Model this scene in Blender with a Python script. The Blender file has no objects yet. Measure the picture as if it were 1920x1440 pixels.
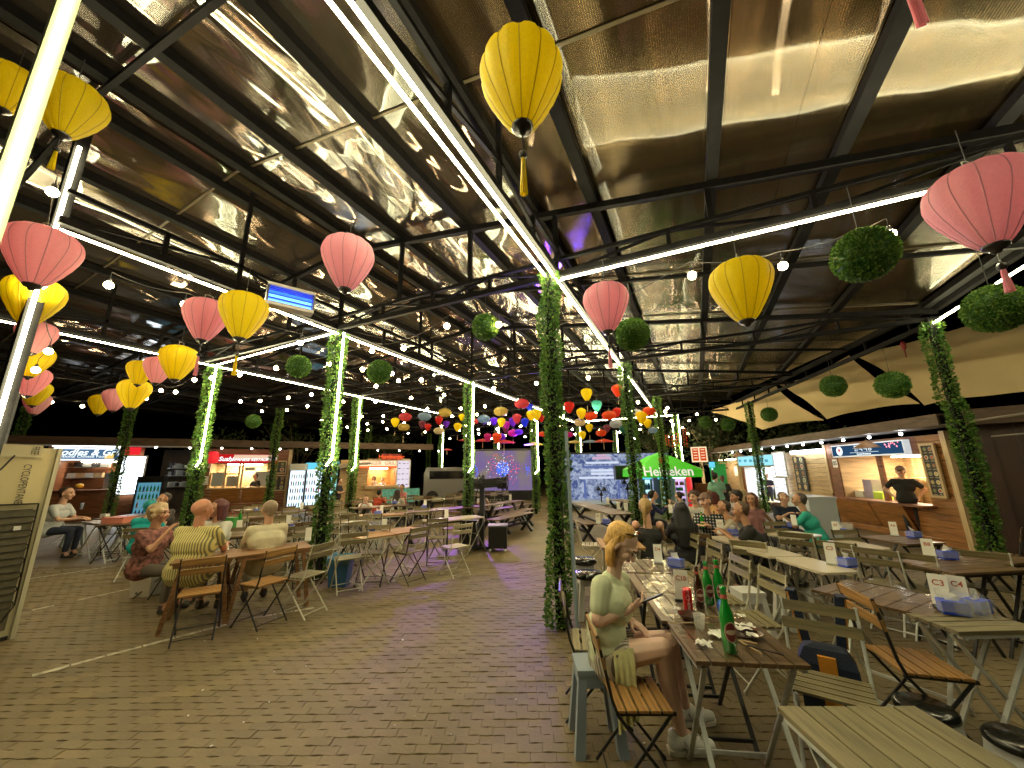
import bpy, bmesh, math, random
import numpy as np
from mathutils import Vector, Matrix, noise
rng = random.Random(7)
R = math.radians
scene = bpy.context.scene
COL = scene.collection

# ------------------------------------------------------------ camera, world, exposure
F = 700.0                                  # focal length in photo pixels (photo 1920 wide)
YAW, PITCH, ROLL = R(25.53), R(13.01), R(-0.74)
_cy, _sy, _cp, _sp = math.cos(YAW), math.sin(YAW), math.cos(PITCH), math.sin(PITCH)
_f = Vector((-_sy*_cp, _cy*_cp, _sp)); _r0 = Vector((_cy, _sy, 0)); _u0 = _r0.cross(_f)
_cr, _sr = math.cos(ROLL), math.sin(ROLL)
_r = _cr*_r0+_sr*_u0; _u = -_sr*_r0+_cr*_u0
CAM = Vector((0, 0, 1.7))
cd = bpy.data.cameras.new('camera'); cam = bpy.data.objects.new('camera', cd); COL.objects.link(cam)
cd.sensor_width = 36; cd.lens = 36*F/1920; cd.clip_start = 0.05; cd.clip_end = 500
cam.matrix_world = Matrix(((_r.x, _u.x, -_f.x, CAM.x), (_r.y, _u.y, -_f.y, CAM.y), (_r.z, _u.z, -_f.z, CAM.z), (0, 0, 0, 1)))
scene.camera = cam
world = bpy.data.worlds.new("World"); scene.world = world; world.use_nodes = True
wn = world.node_tree; bg = wn.nodes['Background']
sky = wn.nodes.new('ShaderNodeTexSky'); sky.sky_type = 'NISHITA'; sky.sun_disc = False
sky.sun_elevation = R(-8); sky.sun_rotation = R(200)
wn.links.new(sky.outputs[0], bg.inputs[0]); bg.inputs[1].default_value = 0.1
scene.view_settings.view_transform = 'Standard'; scene.view_settings.look = 'None'
scene.view_settings.exposure = EXPO = 1.25; scene.view_settings.gamma = 1
scene.render.engine = 'CYCLES'
scene.cycles.use_denoising = True; scene.cycles.max_bounces = 6; scene.cycles.diffuse_bounces = 3
scene.cycles.glossy_bounces = 3; scene.cycles.transmission_bounces = 4; scene.cycles.transparent_max_bounces = 8
scene.cycles.sample_clamp_indirect = 6; scene.cycles.caustics_reflective = False; scene.cycles.caustics_refractive = False

# ------------------------------------------------------------ measuring helpers: a photo pixel turned into a place
def ray(px, py): return _f*F+_r*(px-960)-_u*(py-720)
def at(px, py, z=0.0):
    d = ray(px, py); return CAM+d*((z-CAM.z)/d.z)
def dep(px, py, d): return CAM+ray(px, py)*(d/F)
def az(deg): a = R(deg); return Vector((math.sin(a), math.cos(a), 0))   # 0 = +Y, clockwise
def v(*a): return Vector(a)

# ------------------------------------------------------------ materials
MATS = {}
def mat(name, c, rough=.55, metal=0., var=0., scale=6., stretch=None, bump=0., bscale=30., emit=0., ecol=None, spec=.5, coat=0., alpha=1., trans=0., sheen=0., glob=False):
    if name in MATS: return MATS[name]
    m = bpy.data.materials.new(name); m.use_nodes = True; nt = m.node_tree; b = nt.nodes['Principled BSDF']
    b.inputs['Base Color'].default_value = (*c, 1); b.inputs['Roughness'].default_value = rough; b.inputs['Metallic'].default_value = metal
    b.inputs['Specular IOR Level'].default_value = spec; b.inputs['Coat Weight'].default_value = coat; b.inputs['Coat Roughness'].default_value = .08
    if alpha < 1: b.inputs['Alpha'].default_value = alpha
    if trans: b.inputs['Transmission Weight'].default_value = trans
    if emit:
        b.inputs['Emission Color'].default_value = (*(ecol or c), 1); b.inputs['Emission Strength'].default_value = emit
    if var or bump:
        tc = nt.nodes.new('ShaderNodeTexCoord'); mp = nt.nodes.new('ShaderNodeMapping'); nt.links.new(nt.nodes.new('ShaderNodeNewGeometry').outputs['Position'] if glob else tc.outputs['Object'], mp.inputs[0])
        s = stretch or (1, 1, 1); mp.inputs['Scale'].default_value = s
        n = nt.nodes.new('ShaderNodeTexNoise'); n.inputs['Scale'].default_value = scale; n.inputs['Detail'].default_value = 5; nt.links.new(mp.outputs[0], n.inputs[0])
        if var:
            rp = nt.nodes.new('ShaderNodeValToRGB'); rp.color_ramp.elements[0].position = .3; rp.color_ramp.elements[1].position = .72
            rp.color_ramp.elements[0].color = (*[x*(1-var) for x in c], 1); rp.color_ramp.elements[1].color = (*[min(1, x*(1+var*.8)) for x in c], 1)
            nt.links.new(n.outputs[0], rp.inputs[0])
            oi = nt.nodes.new('ShaderNodeObjectInfo'); hs = nt.nodes.new('ShaderNodeHueSaturation')
            ma = nt.nodes.new('ShaderNodeMapRange'); ma.inputs[3].default_value = 1-.3*var; ma.inputs[4].default_value = 1+.3*var
            nt.links.new(oi.outputs['Random'], ma.inputs[0]); nt.links.new(ma.outputs[0], hs.inputs['Value'])
            nt.links.new(rp.outputs[0], hs.inputs['Color']); nt.links.new(hs.outputs[0], b.inputs['Base Color'])
        if bump:
            n2 = nt.nodes.new('ShaderNodeTexNoise'); n2.inputs['Scale'].default_value = bscale; n2.inputs['Detail'].default_value = 4; nt.links.new(mp.outputs[0], n2.inputs[0])
            bp = nt.nodes.new('ShaderNodeBump'); bp.inputs['Strength'].default_value = min(1, bump); bp.inputs['Distance'].default_value = .01
            nt.links.new(n2.outputs[0], bp.inputs['Height']); nt.links.new(bp.outputs[0], b.inputs['Normal'])
    MATS[name] = m; return m
def glow(name, c, s):
    if name in MATS: return MATS[name]
    m = bpy.data.materials.new(name); m.use_nodes = True; nt = m.node_tree; nt.nodes.remove(nt.nodes['Principled BSDF'])
    e = nt.nodes.new('ShaderNodeEmission'); e.inputs[0].default_value = (*c, 1); e.inputs[1].default_value = s
    nt.links.new(e.outputs[0], nt.nodes['Material Output'].inputs[0]); MATS[name] = m; return m

# ------------------------------------------------------------ mesh builder
class MB:
    def __init__(s): s.v = []; s.f = []; s.m = []
    def add(s, vs, fs, mi=0):
        o = len(s.v); s.v += [tuple(x) for x in vs]; s.f += [tuple(i+o for i in f) for f in fs]; s.m += [mi]*len(fs); return s
    def box(s, c, d, rz=0., mi=0, M=None):
        x, y, z = d[0]/2, d[1]/2, d[2]/2; ca, sa = math.cos(rz), math.sin(rz); vs = []
        for k in (-z, z):
            for (i, j) in ((-x, -y), (x, -y), (x, y), (-x, y)): vs.append((c[0]+i*ca-j*sa, c[1]+i*sa+j*ca, c[2]+k))
        if M is not None: vs = [M @ Vector(p) for p in vs]
        return s.add(vs, [(0, 3, 2, 1), (4, 5, 6, 7), (0, 1, 5, 4), (1, 2, 6, 5), (2, 3, 7, 6), (3, 0, 4, 7)], mi)
    def bar(s, a, b, w, h=None, up=(0, 0, 1), mi=0):
        a, b = Vector(a), Vector(b); h = h or w; d = (b-a).normalized(); u = Vector(up)
        if abs(d.dot(u)) > .95: u = Vector((0, 1, 0)) if abs(d.y) < .9 else Vector((1, 0, 0))
        x = d.cross(u).normalized()*w/2; y = x.cross(d).normalized()*h/2
        vs = [a-x-y, a+x-y, a+x+y, a-x+y, b-x-y, b+x-y, b+x+y, b-x+y]
        return s.add(vs, [(0, 1, 2, 3), (7, 6, 5, 4), (4, 5, 1, 0), (5, 6, 2, 1), (6, 7, 3, 2), (7, 4, 0, 3)], mi)
    def tube(s, pts, r, n=8, mi=0, cap=True):
        pts = [Vector(p) for p in pts]; rs = r if isinstance(r, (list, tuple)) else [r]*len(pts); o = len(s.v); prev = None
        for i, p in enumerate(pts):
            d = (pts[min(i+1, len(pts)-1)]-pts[max(i-1, 0)]).normalized()
            u = prev or (Vector((0, 0, 1)) if abs(d.z) < .9 else Vector((1, 0, 0)))
            x = d.cross(u).normalized(); y = x.cross(d).normalized(); prev = y
            for k in range(n):
                a = 2*math.pi*k/n; s.v.append(tuple(p+(x*math.cos(a)+y*math.sin(a))*rs[i]))
        for i in range(len(pts)-1):
            for k in range(n):
                k2 = (k+1) % n; s.f.append((o+i*n+k, o+i*n+k2, o+(i+1)*n+k2, o+(i+1)*n+k)); s.m.append(mi)
        if cap:
            s.f.append(tuple(o+k for k in reversed(range(n)))); s.m.append(mi); e = o+(len(pts)-1)*n; s.f.append(tuple(e+k for k in range(n))); s.m.append(mi)
        return s
    def lathe(s, prof, c=(0, 0, 0), n=16, mi=0, rib=0., nrib=0, sx=1., sy=1.):
        o = len(s.v)
        for (r, z) in prof:
            for k in range(n):
                a = 2*math.pi*k/n; rr = r*(1-rib*(0 if nrib == 0 else abs(math.cos(a*nrib/2))**6))
                s.v.append((c[0]+rr*math.cos(a)*sx, c[1]+rr*math.sin(a)*sy, c[2]+z))
        for i in range(len(prof)-1):
            for k in range(n):
                k2 = (k+1) % n; s.f.append((o+i*n+k, o+i*n+k2, o+(i+1)*n+k2, o+(i+1)*n+k)); s.m.append(mi)
        if prof[0][0] > 1e-4: s.f.append(tuple(o+k for k in reversed(range(n)))); s.m.append(mi)
        if prof[-1][0] > 1e-4: e = o+(len(prof)-1)*n; s.f.append(tuple(e+k for k in range(n))); s.m.append(mi)
        return s
    def ball(s, c, r, n=10, mi=0, sc=(1, 1, 1)):
        pr = [(max(1e-5, math.sin(math.pi*i/n)), -math.cos(math.pi*i/n)) for i in range(n+1)]; o = len(s.v)
        for (q, z) in pr:
            for k in range(n+2):
                a = 2*math.pi*k/(n+2); s.v.append((c[0]+r*sc[0]*q*math.cos(a), c[1]+r*sc[1]*q*math.sin(a), c[2]+r*sc[2]*z))
        for i in range(n):
            for k in range(n+2):
                k2 = (k+1) % (n+2); s.f.append((o+i*(n+2)+k, o+i*(n+2)+k2, o+(i+1)*(n+2)+k2, o+(i+1)*(n+2)+k)); s.m.append(mi)
        return s
    def quad(s, a, b, c, d, mi=0): return s.add([a, b, c, d], [(0, 1, 2, 3)], mi)
    def mesh(s, name, mats, smooth=False):
        me = bpy.data.meshes.new(name); me.from_pydata(s.v, [], s.f)
        for m in (mats if isinstance(mats, (list, tuple)) else [mats]): me.materials.append(m)
        if any(s.m): me.polygons.foreach_set('material_index', s.m)
        if smooth: me.polygons.foreach_set('use_smooth', [True]*len(me.polygons))
        me.update(); return me
    def obj(s, name, mats, parent=None, smooth=False, loc=None): return link(name, s.mesh(name, mats, smooth), parent, loc)

def link(name, me, parent=None, loc=None, rz=0.):
    o = bpy.data.objects.new(name, me); COL.objects.link(o)
    if parent is not None: o.parent = parent
    if loc is not None: o.location = loc
    if rz: o.rotation_euler = (0, 0, rz)
    return o
def tag(o, label=None, cat=None, group=None, kind=None):
    if label: o['label'] = label
    if cat: o['category'] = cat
    if group: o['group'] = group
    if kind: o['kind'] = kind
    return o
def thing(name, label, cat, loc=(0, 0, 0), rz=0., group=None):
    o = bpy.data.objects.new(name, None); COL.objects.link(o); o.location = loc; o.rotation_euler = (0, 0, rz); o.empty_display_size = .1
    return tag(o, label, cat, group)
def dup(root, loc=None, rz=None, label=None, group=None, par=None, scale=None):
    c = root.copy(); COL.objects.link(c)
    if par is not None: c.parent = par
    if loc is not None: c.location = loc
    if rz is not None: c.rotation_euler = (root.rotation_euler.x, root.rotation_euler.y, rz)
    if scale: c.scale = (scale,)*3 if not isinstance(scale, tuple) else scale
    if label: c['label'] = label
    if group: c['group'] = group
    for ch in list(KIDS(root)): dup(ch, par=c)
    return c
def KIDS(o): return o.children
class Proto:
    """first use gives the built thing itself, later uses copy it with its parts"""
    def __init__(s, build): s.build = build; s.root = None
    def __call__(s, loc, rz=0., label=None, group=None, scale=None):
        if s.root is None:
            s.root = s.build(); o = s.root; o.location = loc; o.rotation_euler = (0, 0, rz)
            if scale: o.scale = (scale,)*3 if not isinstance(scale, tuple) else scale
            if label: o['label'] = label
            if group: o['group'] = group
            return o
        return dup(s.root, loc, rz, label, group, scale=scale or 1.)
def text(s, size, m, parent, name='lettering', M=None, ext=.002, align='CENTER', bold=False, shear=0., xs=1.):
    cu = bpy.data.curves.new(name, 'FONT'); cu.body = s; cu.size = size; cu.extrude = ext; cu.align_x = align; cu.align_y = 'CENTER'; cu.resolution_u = 3; cu.shear = shear
    if bold: cu.offset = size*.018
    t = bpy.data.objects.new(name, cu)
    me = baked(t); bpy.data.curves.remove(cu)
    me.materials.clear(); me.materials.append(m); me.name = name
    if xs != 1: me.transform(Matrix.Diagonal((xs, 1, 1, 1)))
    if M is not None: me.transform(M)
    return link(name, me, parent)
def frame(o, x, n):
    """matrix that puts local X along x, local Z (text face) along n, origin o"""
    x = Vector(x).normalized(); n = Vector(n).normalized(); y = n.cross(x).normalized(); x = y.cross(n)
    return Matrix(((x.x, y.x, n.x, o[0]), (x.y, y.y, n.y, o[1]), (x.z, y.z, n.z, o[2]), (0, 0, 0, 1)))

_lab = bpy.data.scenes.new('workbench')       # small side scene: evaluating there is quick
def baked(o):
    _lab.collection.objects.link(o); vl = _lab.view_layers[0]; vl.update(); dg = vl.depsgraph; dg.update()
    me = bpy.data.meshes.new_from_object(o.evaluated_get(dg)); bpy.data.objects.remove(o); return me
# ------------------------------------------------------------ shared materials
WOODB = mat('brown stained wood', (.22, .105, .04), .5, var=.45, scale=3, stretch=(1.2, 14, 14), bump=.25, bscale=6)
WOODH = mat('honey wood slats', (.36, .19, .06), .42, var=.4, scale=3, stretch=(1.2, 16, 16), bump=.2, bscale=6)
WOODG = mat('weathered grey green slats', (.20, .165, .085), .5, var=.35, scale=3, stretch=(1.2, 14, 14), bump=.3, bscale=8)
WOODC = mat('pale cream slats', (.45, .40, .27), .45, var=.2, scale=3, stretch=(1.2, 14, 14), bump=.15, bscale=8)
WOODK = mat('dark wood tabletop', (.15, .09, .045), .35, var=.4, scale=3, stretch=(1.2, 14, 14), bump=.2, bscale=6)
PINE = mat('pale pine trim', (.55, .40, .22), .5, var=.25, scale=3, stretch=(10, 10, 1), bump=.15)
BLK = mat('black painted steel', (.018, .018, .02), .38, .3, var=.3, scale=20)
CRM = mat('cream painted steel', (.55, .53, .42), .38, .1, var=.12, scale=20)
WHT = mat('white painted steel', (.62, .64, .62), .35, .1, var=.1, scale=20)
STEEL = mat('dark structural steel', (.007, .0065, .007), .6, .0, var=.35, scale=9, spec=.12)
GREY = mat('grey plastic', (.30, .34, .36), .45, var=.1, scale=5)
WPL = mat('white plastic', (.68, .68, .66), .4, var=.06, scale=4)
BLKP = mat('black plastic', (.012, .012, .013), .3)
PAPER = mat('white paper', (.8, .78, .72), .7)
INK = mat('dark print', (.05, .045, .05), .7)
REDINK = mat('red brown print', (.42, .09, .04), .7)
BLUE = mat('blue carton', (.015, .06, .62), .5)
CREAMTOP = mat('cream laminate', (.60, .52, .38), .3, var=.08, scale=3, coat=.3)
LED = glow('led strip light', (1., .915, .53), 38.)
LEDW = glow('cool led strip light', (.75, .9, 1.), 9.)
BULB = glow('warm bulb light', (1., .70, .34), 60.)
# ============================================================ GROUND
GM = mat('trodden paving', (.10, .078, .04), .62, var=.4, scale=.9, bump=.3, bscale=25)
gm = MB(); n = 24
for i in range(n+1):
    for j in range(n+1): gm.v.append((-90+180*i/n, -60+180*j/n, -.009))
for i in range(n):
    for j in range(n): a = i*(n+1)+j; gm.f.append((a, a+n+1, a+n+2, a+1)); gm.m.append(0)
ground = tag(gm.obj('ground', GM), kind='structure')
PAVM = mat('concrete paver', (.172, .126, .057), .6, var=.3, scale=1.1, bump=.3, bscale=45, glob=True)
PAVM2 = mat('darker concrete paver', (.160, .116, .053), .6, var=.3, scale=1.3, bump=.3, bscale=45, glob=True)
PAVM3 = mat('greyer concrete paver', (.166, .124, .060), .66, var=.25, scale=1.3, bump=.3, bscale=45, glob=True)
# interlocking wavy pavers: rows run toward the camera axis, 0.2 x 0.1 m, set 35 mm proud of the bedding
def paver_mesh(seed):
    r = random.Random(seed); m = MB(); L, W = .1588, .0788; k = 4; top = []; bot = []
    def edge(t, s): return (t-.5)*L, s*(W/2)+.006*math.sin(t*2*math.pi)*.9
    ring = [edge(i/k, -1) for i in range(k+1)]+[edge(1-i/k, 1) for i in range(k+1)]
    vs = []; dz = r.uniform(-.002, .002)
    for (x, y) in ring: vs.append((x, y, -.02))
    for (x, y) in ring: vs.append((x, y, -.003+dz))
    for (x, y) in ring: vs.append((x*.985, y*.96, .0+dz))
    q = len(ring); fs = []
    for b in (0, 1):
        for i in range(q): j = (i+1) % q; fs.append((b*q+i, b*q+j, (b+1)*q+j, (b+1)*q+i))
    fs.append(tuple(range(2*q, 3*q)))
    m.add(vs, fs); return m
PROT = [paver_mesh(i) for i in range(5)]
PMESH = [p.mesh('paver', [PAVM, PAVM2, PAVM3][i % 3]) for i, p in enumerate(PROT)]
PA = R(25.5+90)                                   # paver length runs across the view
ca, sa = math.cos(PA-math.pi/2), math.sin(PA-math.pi/2)
cells = []
for i in range(-94, 94):
    for j in range(5, 100):
        x0 = (i+.5*(j % 2))*.16; y0 = j*.08
        X = x0*ca-y0*sa; Y = x0*sa+y0*ca
        d = Vector((X, Y, 0))-CAM; zc = d.dot(_f)
        if zc < .3: continue
        px, py = 960+F*d.dot(_r)/zc, 720-F*d.dot(_u)/zc
        if -120 < px < 2040 and py < 1560 and zc < 7.2: cells.append((zc, X, Y, i, j))
cells.sort()
near = [c for c in cells if c[0] > 1.3]
near = sorted(near, key=lambda c: c[0])[:300]
nearset = set((c[3], c[4]) for c in near)
for (zc, X, Y, i, j) in near:
    o = link('paver', PMESH[(i*7+j*3) % 5], ground, (X, Y, rng.uniform(-.0015, .0015)), rz=PA-math.pi/2)
field = MB()
VA = [np.array(p.v) for p in PROT]; rot = np.array([[ca, -sa, 0], [sa, ca, 0], [0, 0, 1]])
for (zc, X, Y, i, j) in cells:
    if (i, j) in nearset: continue
    k = (i*7+j*3) % 5; vs = VA[k]@rot.T+np.array([X, Y, rng.uniform(-.0025, .002)])
    field.add(vs.tolist(), PROT[k].f, k % 3)
tag(field.obj('paver_field', [PAVM, PAVM2, PAVM3], ground), kind='stuff')
# ground beyond the modelled stones: level with their tops
far = MB()
FP = mat('paving far off', (.165, .122, .056), .55, var=.35, scale=1.4, bump=.4, bscale=18)
def F2(d, s): p = CAM+_f*0; q = Vector((-_sy, _cy, 0))*d+_r0*s; return (q.x, q.y, -.004)
far.quad(F2(7.36, -60), F2(7.36, 60), F2(75, 120), F2(75, -120)); far.quad(F2(-2, -60), F2(-2, -14.8), F2(7.36, -14.8), F2(7.36, -60)); far.quad(F2(-2, 14.8), F2(-2, 60), F2(7.36, 60), F2(7.36, 14.8))
tag(far.obj('far_paving', FP), kind='structure')
LINE = mat('worn parking line paint', (.42, .39, .30), .7, var=.5, scale=14)
def strip(pts, w):
    m = MB()
    for a, b in zip(pts[:-1], pts[1:]):
        A, B = at(*a), at(*b); d = (B-A).normalized(); nrm = Vector((-d.y, d.x, 0)); L = (B-A).length; k = max(1, int(L/.2))
        for i in range(k):
            if rng.random() < .12: continue
            p, q = A+d*(L*i/k), A+d*(L*(i+1)/k-.012); w1 = w*rng.uniform(.7, 1)/2
            m.quad(*[tuple(x+Vector((0, 0, .005))) for x in (p-nrm*w1, q-nrm*w1, q+nrm*w1, p+nrm*w1)])
    m.obj('painted_line', LINE, ground)
strip([(60, 1268), (200, 1230), (330, 1196), (470, 1160), (590, 1140)], .07); strip([(60, 1145), (250, 1103)], .07); strip([(40, 1088), (280, 1052)], .07)
# bits of litter on the floor: bottle caps and crumbs
lit = MB()
for i in range(26):
    p = at(rng.uniform(250, 1300), rng.uniform(1060, 1430)); s = rng.uniform(.005, .011); lit.box((p.x, p.y, .006), (s*rng.uniform(1, 2), s, .004), rng.uniform(0, 3))
tag(lit.obj('litter', PAPER), 'scattered crumbs and paper scraps on the paving', None, kind='stuff')

# ============================================================ CANOPY
H = 4.29
def zr(x): return 6.12-.145*(x+5.75) if x > -5.75 else 6.12-.11*(-5.75-x)
def xr(y): return 4.45 if y < 9.25 else 4.45-.232*(y-9.25)
canopy = thing('market_canopy', 'large dark steel gable canopy with clear brown sheet roofing over the tables', 'canopy', (-5.8, 9, 0))
CO = Vector((-5.8, 9, 0))
def sheet_mat(name, wav, rib):
    m = bpy.data.materials.new(name); m.use_nodes = True; nt = m.node_tree; b = nt.nodes['Principled BSDF']
    b.inputs['Base Color'].default_value = (*((.105, .085, .068) if wav > .03 else (.085, .060, .032)), 1); b.inputs['Roughness'].default_value = .2; b.inputs['Metallic'].default_value = .74 if wav > .03 else .9; b.inputs['Anisotropic'].default_value = 1.
    tg = nt.nodes.new('ShaderNodeCombineXYZ'); tg.inputs[1].default_value = 1; nt.links.new(tg.outputs[0], b.inputs['Tangent'])
    tc = nt.nodes.new('ShaderNodeTexCoord'); mp = nt.nodes.new('ShaderNodeMapping'); mp.inputs['Scale'].default_value = (1, .38, 1); nt.links.new(tc.outputs['Object'], mp.inputs[0])
    n1 = nt.nodes.new('ShaderNodeTexNoise'); n1.inputs['Scale'].default_value = 1.25; n1.inputs['Detail'].default_value = .6; n1.inputs['Distortion'].default_value = .3; nt.links.new(mp.outputs[0], n1.inputs[0])
    b1 = nt.nodes.new('ShaderNodeBump'); b1.inputs['Strength'].default_value = 1; b1.inputs['Distance'].default_value = wav; nt.links.new(n1.outputs[0], b1.inputs['Height'])
    wv = nt.nodes.new('ShaderNodeTexWave'); wv.bands_direction = 'X'; wv.inputs['Scale'].default_value = 16; wv.inputs['Distortion'].default_value = .15; nt.links.new(tc.outputs['Object'], wv.inputs[0])
    b2 = nt.nodes.new('ShaderNodeBump'); b2.inputs['Strength'].default_value = 1; b2.inputs['Distance'].default_value = rib; nt.links.new(wv.outputs[0], b2.inputs['Height']); nt.links.new(b1.outputs[0], b2.inputs['Normal'])
    w5 = nt.nodes.new('ShaderNodeTexWave'); w5.bands_direction = 'Y'; w5.inputs['Scale'].default_value = 34; nt.links.new(tc.outputs['Object'], w5.inputs[0])
    b5 = nt.nodes.new('ShaderNodeBump'); b5.inputs['Distance'].default_value = .0003; nt.links.new(w5.outputs[0], b5.inputs['Height']); nt.links.new(b2.outputs[0], b5.inputs['Normal'])
    nt.links.new(b5.outputs[0], b.inputs['Normal'])
    mp4 = nt.nodes.new('ShaderNodeMapping'); mp4.inputs['Scale'].default_value = (1, .30, 1); nt.links.new(tc.outputs['Object'], mp4.inputs[0])
    n4 = nt.nodes.new('ShaderNodeTexNoise'); n4.inputs['Scale'].default_value = 1.7; n4.inputs['Detail'].default_value = .3; n4.inputs['Distortion'].default_value = .25; nt.links.new(mp4.outputs[0], n4.inputs[0])
    b4 = nt.nodes.new('ShaderNodeBump'); b4.inputs['Distance'].default_value = wav*1.15; nt.links.new(n4.outputs[0], b4.inputs['Height'])
    b.inputs['Coat Weight'].default_value = 1. if wav > .03 else .5; b.inputs['Coat Roughness'].default_value = .03; b.inputs['Coat IOR'].default_value = 1.9; 
    b6 = nt.nodes.new('ShaderNodeBump'); b6.inputs['Distance'].default_value = .00010 if wav > .03 else .00035; nt.links.new(w5.outputs[0], b6.inputs['Height']); nt.links.new(b4.outputs[0], b6.inputs['Normal']); nt.links.new(b6.outputs[0], b.inputs['Coat Normal'])
    n3 = nt.nodes.new('ShaderNodeTexNoise'); n3.inputs['Scale'].default_value = .8; nt.links.new(tc.outputs['Object'], n3.inputs[0])
    mr = nt.nodes.new('ShaderNodeMapRange'); mr.inputs[3].default_value = .05; mr.inputs[4].default_value = .12; nt.links.new(n3.outputs[0], mr.inputs[0]); nt.links.new(mr.outputs[0], b.inputs['Roughness'])
    return m
SH1 = sheet_mat('wavy clear roofing sheet', .065, .0)
SH2 = sheet_mat('ribbed clear roofing sheet', .024, .0012)
PROF = mat('clear joint profile', (.16, .13, .08), .3, .4)
ys = [-2.2, .25, 2.5, 4.75, 7.0, 9.25, 11.6, 14.0, 16.5, 19., 22., 25.]
def panel(x0a, x1a, x0b, x1b, y0, y1, m):
    b = MB(); b.quad((x0a, y0, zr(x0a)), (x1a, y0, zr(x1a)), (x1b, y1, zr(x1b)), (x0b, y1, zr(x0b)))
    b.v = [tuple(Vector(p)-CO) for p in b.v]; b.obj('roof_panel', m, canopy)
for y0, y1 in zip(ys[:-1], ys[1:]):
    g = .012
    for (a, b_, m) in ((-21.5, -16, SH1), (-16, -10.75, SH1), (-10.75, -5.76, SH1), (-5.74, -1.9, SH1), (-1.9, 1.3, SH2), (1.3, None, SH2)):
        e0, e1 = (xr(y0), xr(y1)) if b_ is None else (b_, b_)
        if b_ is not None: e0, e1 = min(b_, xr(y0)), min(b_, xr(y1))
        if e0-a < .2 or e1 < a: continue
        panel(a, e0-.004, a, e1-.004, y0+g, y1-g, m)
for y in ys[1:-1]:
    for (a, b_) in ((-21.5, -5.75), (-5.75, xr(y))):
        MB().bar(Vector((a, y, zr(a)-.012))-CO, Vector((b_, y, zr(b_)-.012))-CO, .03, .012).obj('joint_profile', PROF, canopy)
PURL = [-20.5, -18.8, -17.2, -15.6, -14.1, -12.6, -11.3, -10.0, -8.7, -7.4, -6.1, -5.4, -4.4, -3.0, -1.75, -.9, .55, 1.75, 2.9, 4.2]
for x in PURL:
    y1 = 25. if x < .8 else 9.25+(4.35-x)/.232
    w = .125 if x > -10 else .10
    MB().bar(Vector((x, -2.2, zr(x)-.07))-CO, Vector((x, y1, zr(x)-.07))-CO, w, .12 if x < -.8 else .10).obj('purlin', STEEL, canopy)
# slanted edge beam on the right where the roof narrows
A, B = Vector((4.35, 9.25, 4.6)), Vector((.8, 24.6, 4.6))
def cbar(nm, a, b, w, h=None, m=STEEL): return MB().bar(Vector(a)-CO, Vector(b)-CO, w, h).obj(nm, m, canopy)
cbar('edge_beam', A, B, .09, .12); cbar('edge_beam', A-Vector((0, 0, .3)), B-Vector((0, 0, .3)), .07, .09)
for i in range(12):
    p = A.lerp(B, (i+.5)/12); cbar('truss_strut', p-Vector((0, 0, .3)), p, .05)
cbar('edge_beam', (4.35, -2, zr(4.35)-.1), (4.35, 9.25, 4.55), .09, .12)
VL = [1.05, 4.55, 9.25, 14.45, 20., 25.]
def web(a, b, n, h):      # small lattice girder of two chords with posts and diagonals
    a, b = Vector(a), Vector(b); up = Vector((0, 0, h))
    cbar('truss_chord', a, b, .07, .08); cbar('truss_chord', a+up, b+up, .05, .05)
    for i in range(n):
        p, q = a.lerp(b, i/n), a.lerp(b, (i+1)/n)
        cbar('truss_strut', p, p+up, .045)
        cbar('truss_brace', p+up*(i % 2), q+up*((i+1) % 2), .03)
for y in VL[1:]:
    xe = xr(y)-.1; L = [x for x in (-20.5, -15.4, -10.3, -5.75, -1.45, xe)]
    for a, b in zip(L[:-1], L[1:]):
        if b-a < 1: continue
        web((a, y, H+.05), (b, y, H+.05), 4, .24)
        k = 3
        for i in range(1, k+1):
            x = a+(b-a)*i/k; top = zr(x)-.2
            if top > H+.45: cbar('truss_strut', (x, y, H+.29), (x, y, top), .06)
    cbar('rafter', (-5.75, y, zr(-5.75)-.18), (xe, y, zr(xe)-.18), .08, .09); cbar('rafter', (-21, y, zr(-21)-.18), (-5.75, y, zr(-5.75)-.18), .08, .09)
for y in (1.05, 6.9, 11.8, 17.2):     # single light rafters between the trusses
    cbar('rafter', (-5.75, y, zr(-5.75)-.16), (xr(y)-.1, y, zr(xr(y))-.16), .055, .06); cbar('rafter', (-21, y, zr(-21)-.16), (-5.75, y, zr(-5.75)-.16), .055, .06)
for x in (-15.4, -10.3, -5.8, -1.45):   # beams along the post rows
    for y0, y1 in zip(VL[:-1], VL[1:]):
        cbar('truss_chord', (x, y0, H+.06), (x, y1, H+.06), .08, .08)
        cbar('truss_chord', (x, y0, H+.42), (x, y1, H+.42), .05, .05)
        for i in range(1, 4):
            y = y0+(y1-y0)*i/4; cbar('truss_strut', (x, y, H+.06), (x, y, min(zr(x)-.12, H+.42) if i != 2 else zr(x)-.12), .05)
        cbar('truss_brace', (x, y0, H+.08), (x, (y0+y1)/2, H+.42), .035); cbar('truss_brace', (x, y1, H+.08), (x, (y0+y1)/2, H+.42), .035)
def led(a, b, m=None, r=.0155, off=(0, 0, -.03)):
    a, b = Vector(a)+Vector(off), Vector(b)+Vector(off)
    MB().tube([a-CO, b-CO], r, 6).obj('led_tube', m or LED, canopy)
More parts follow.
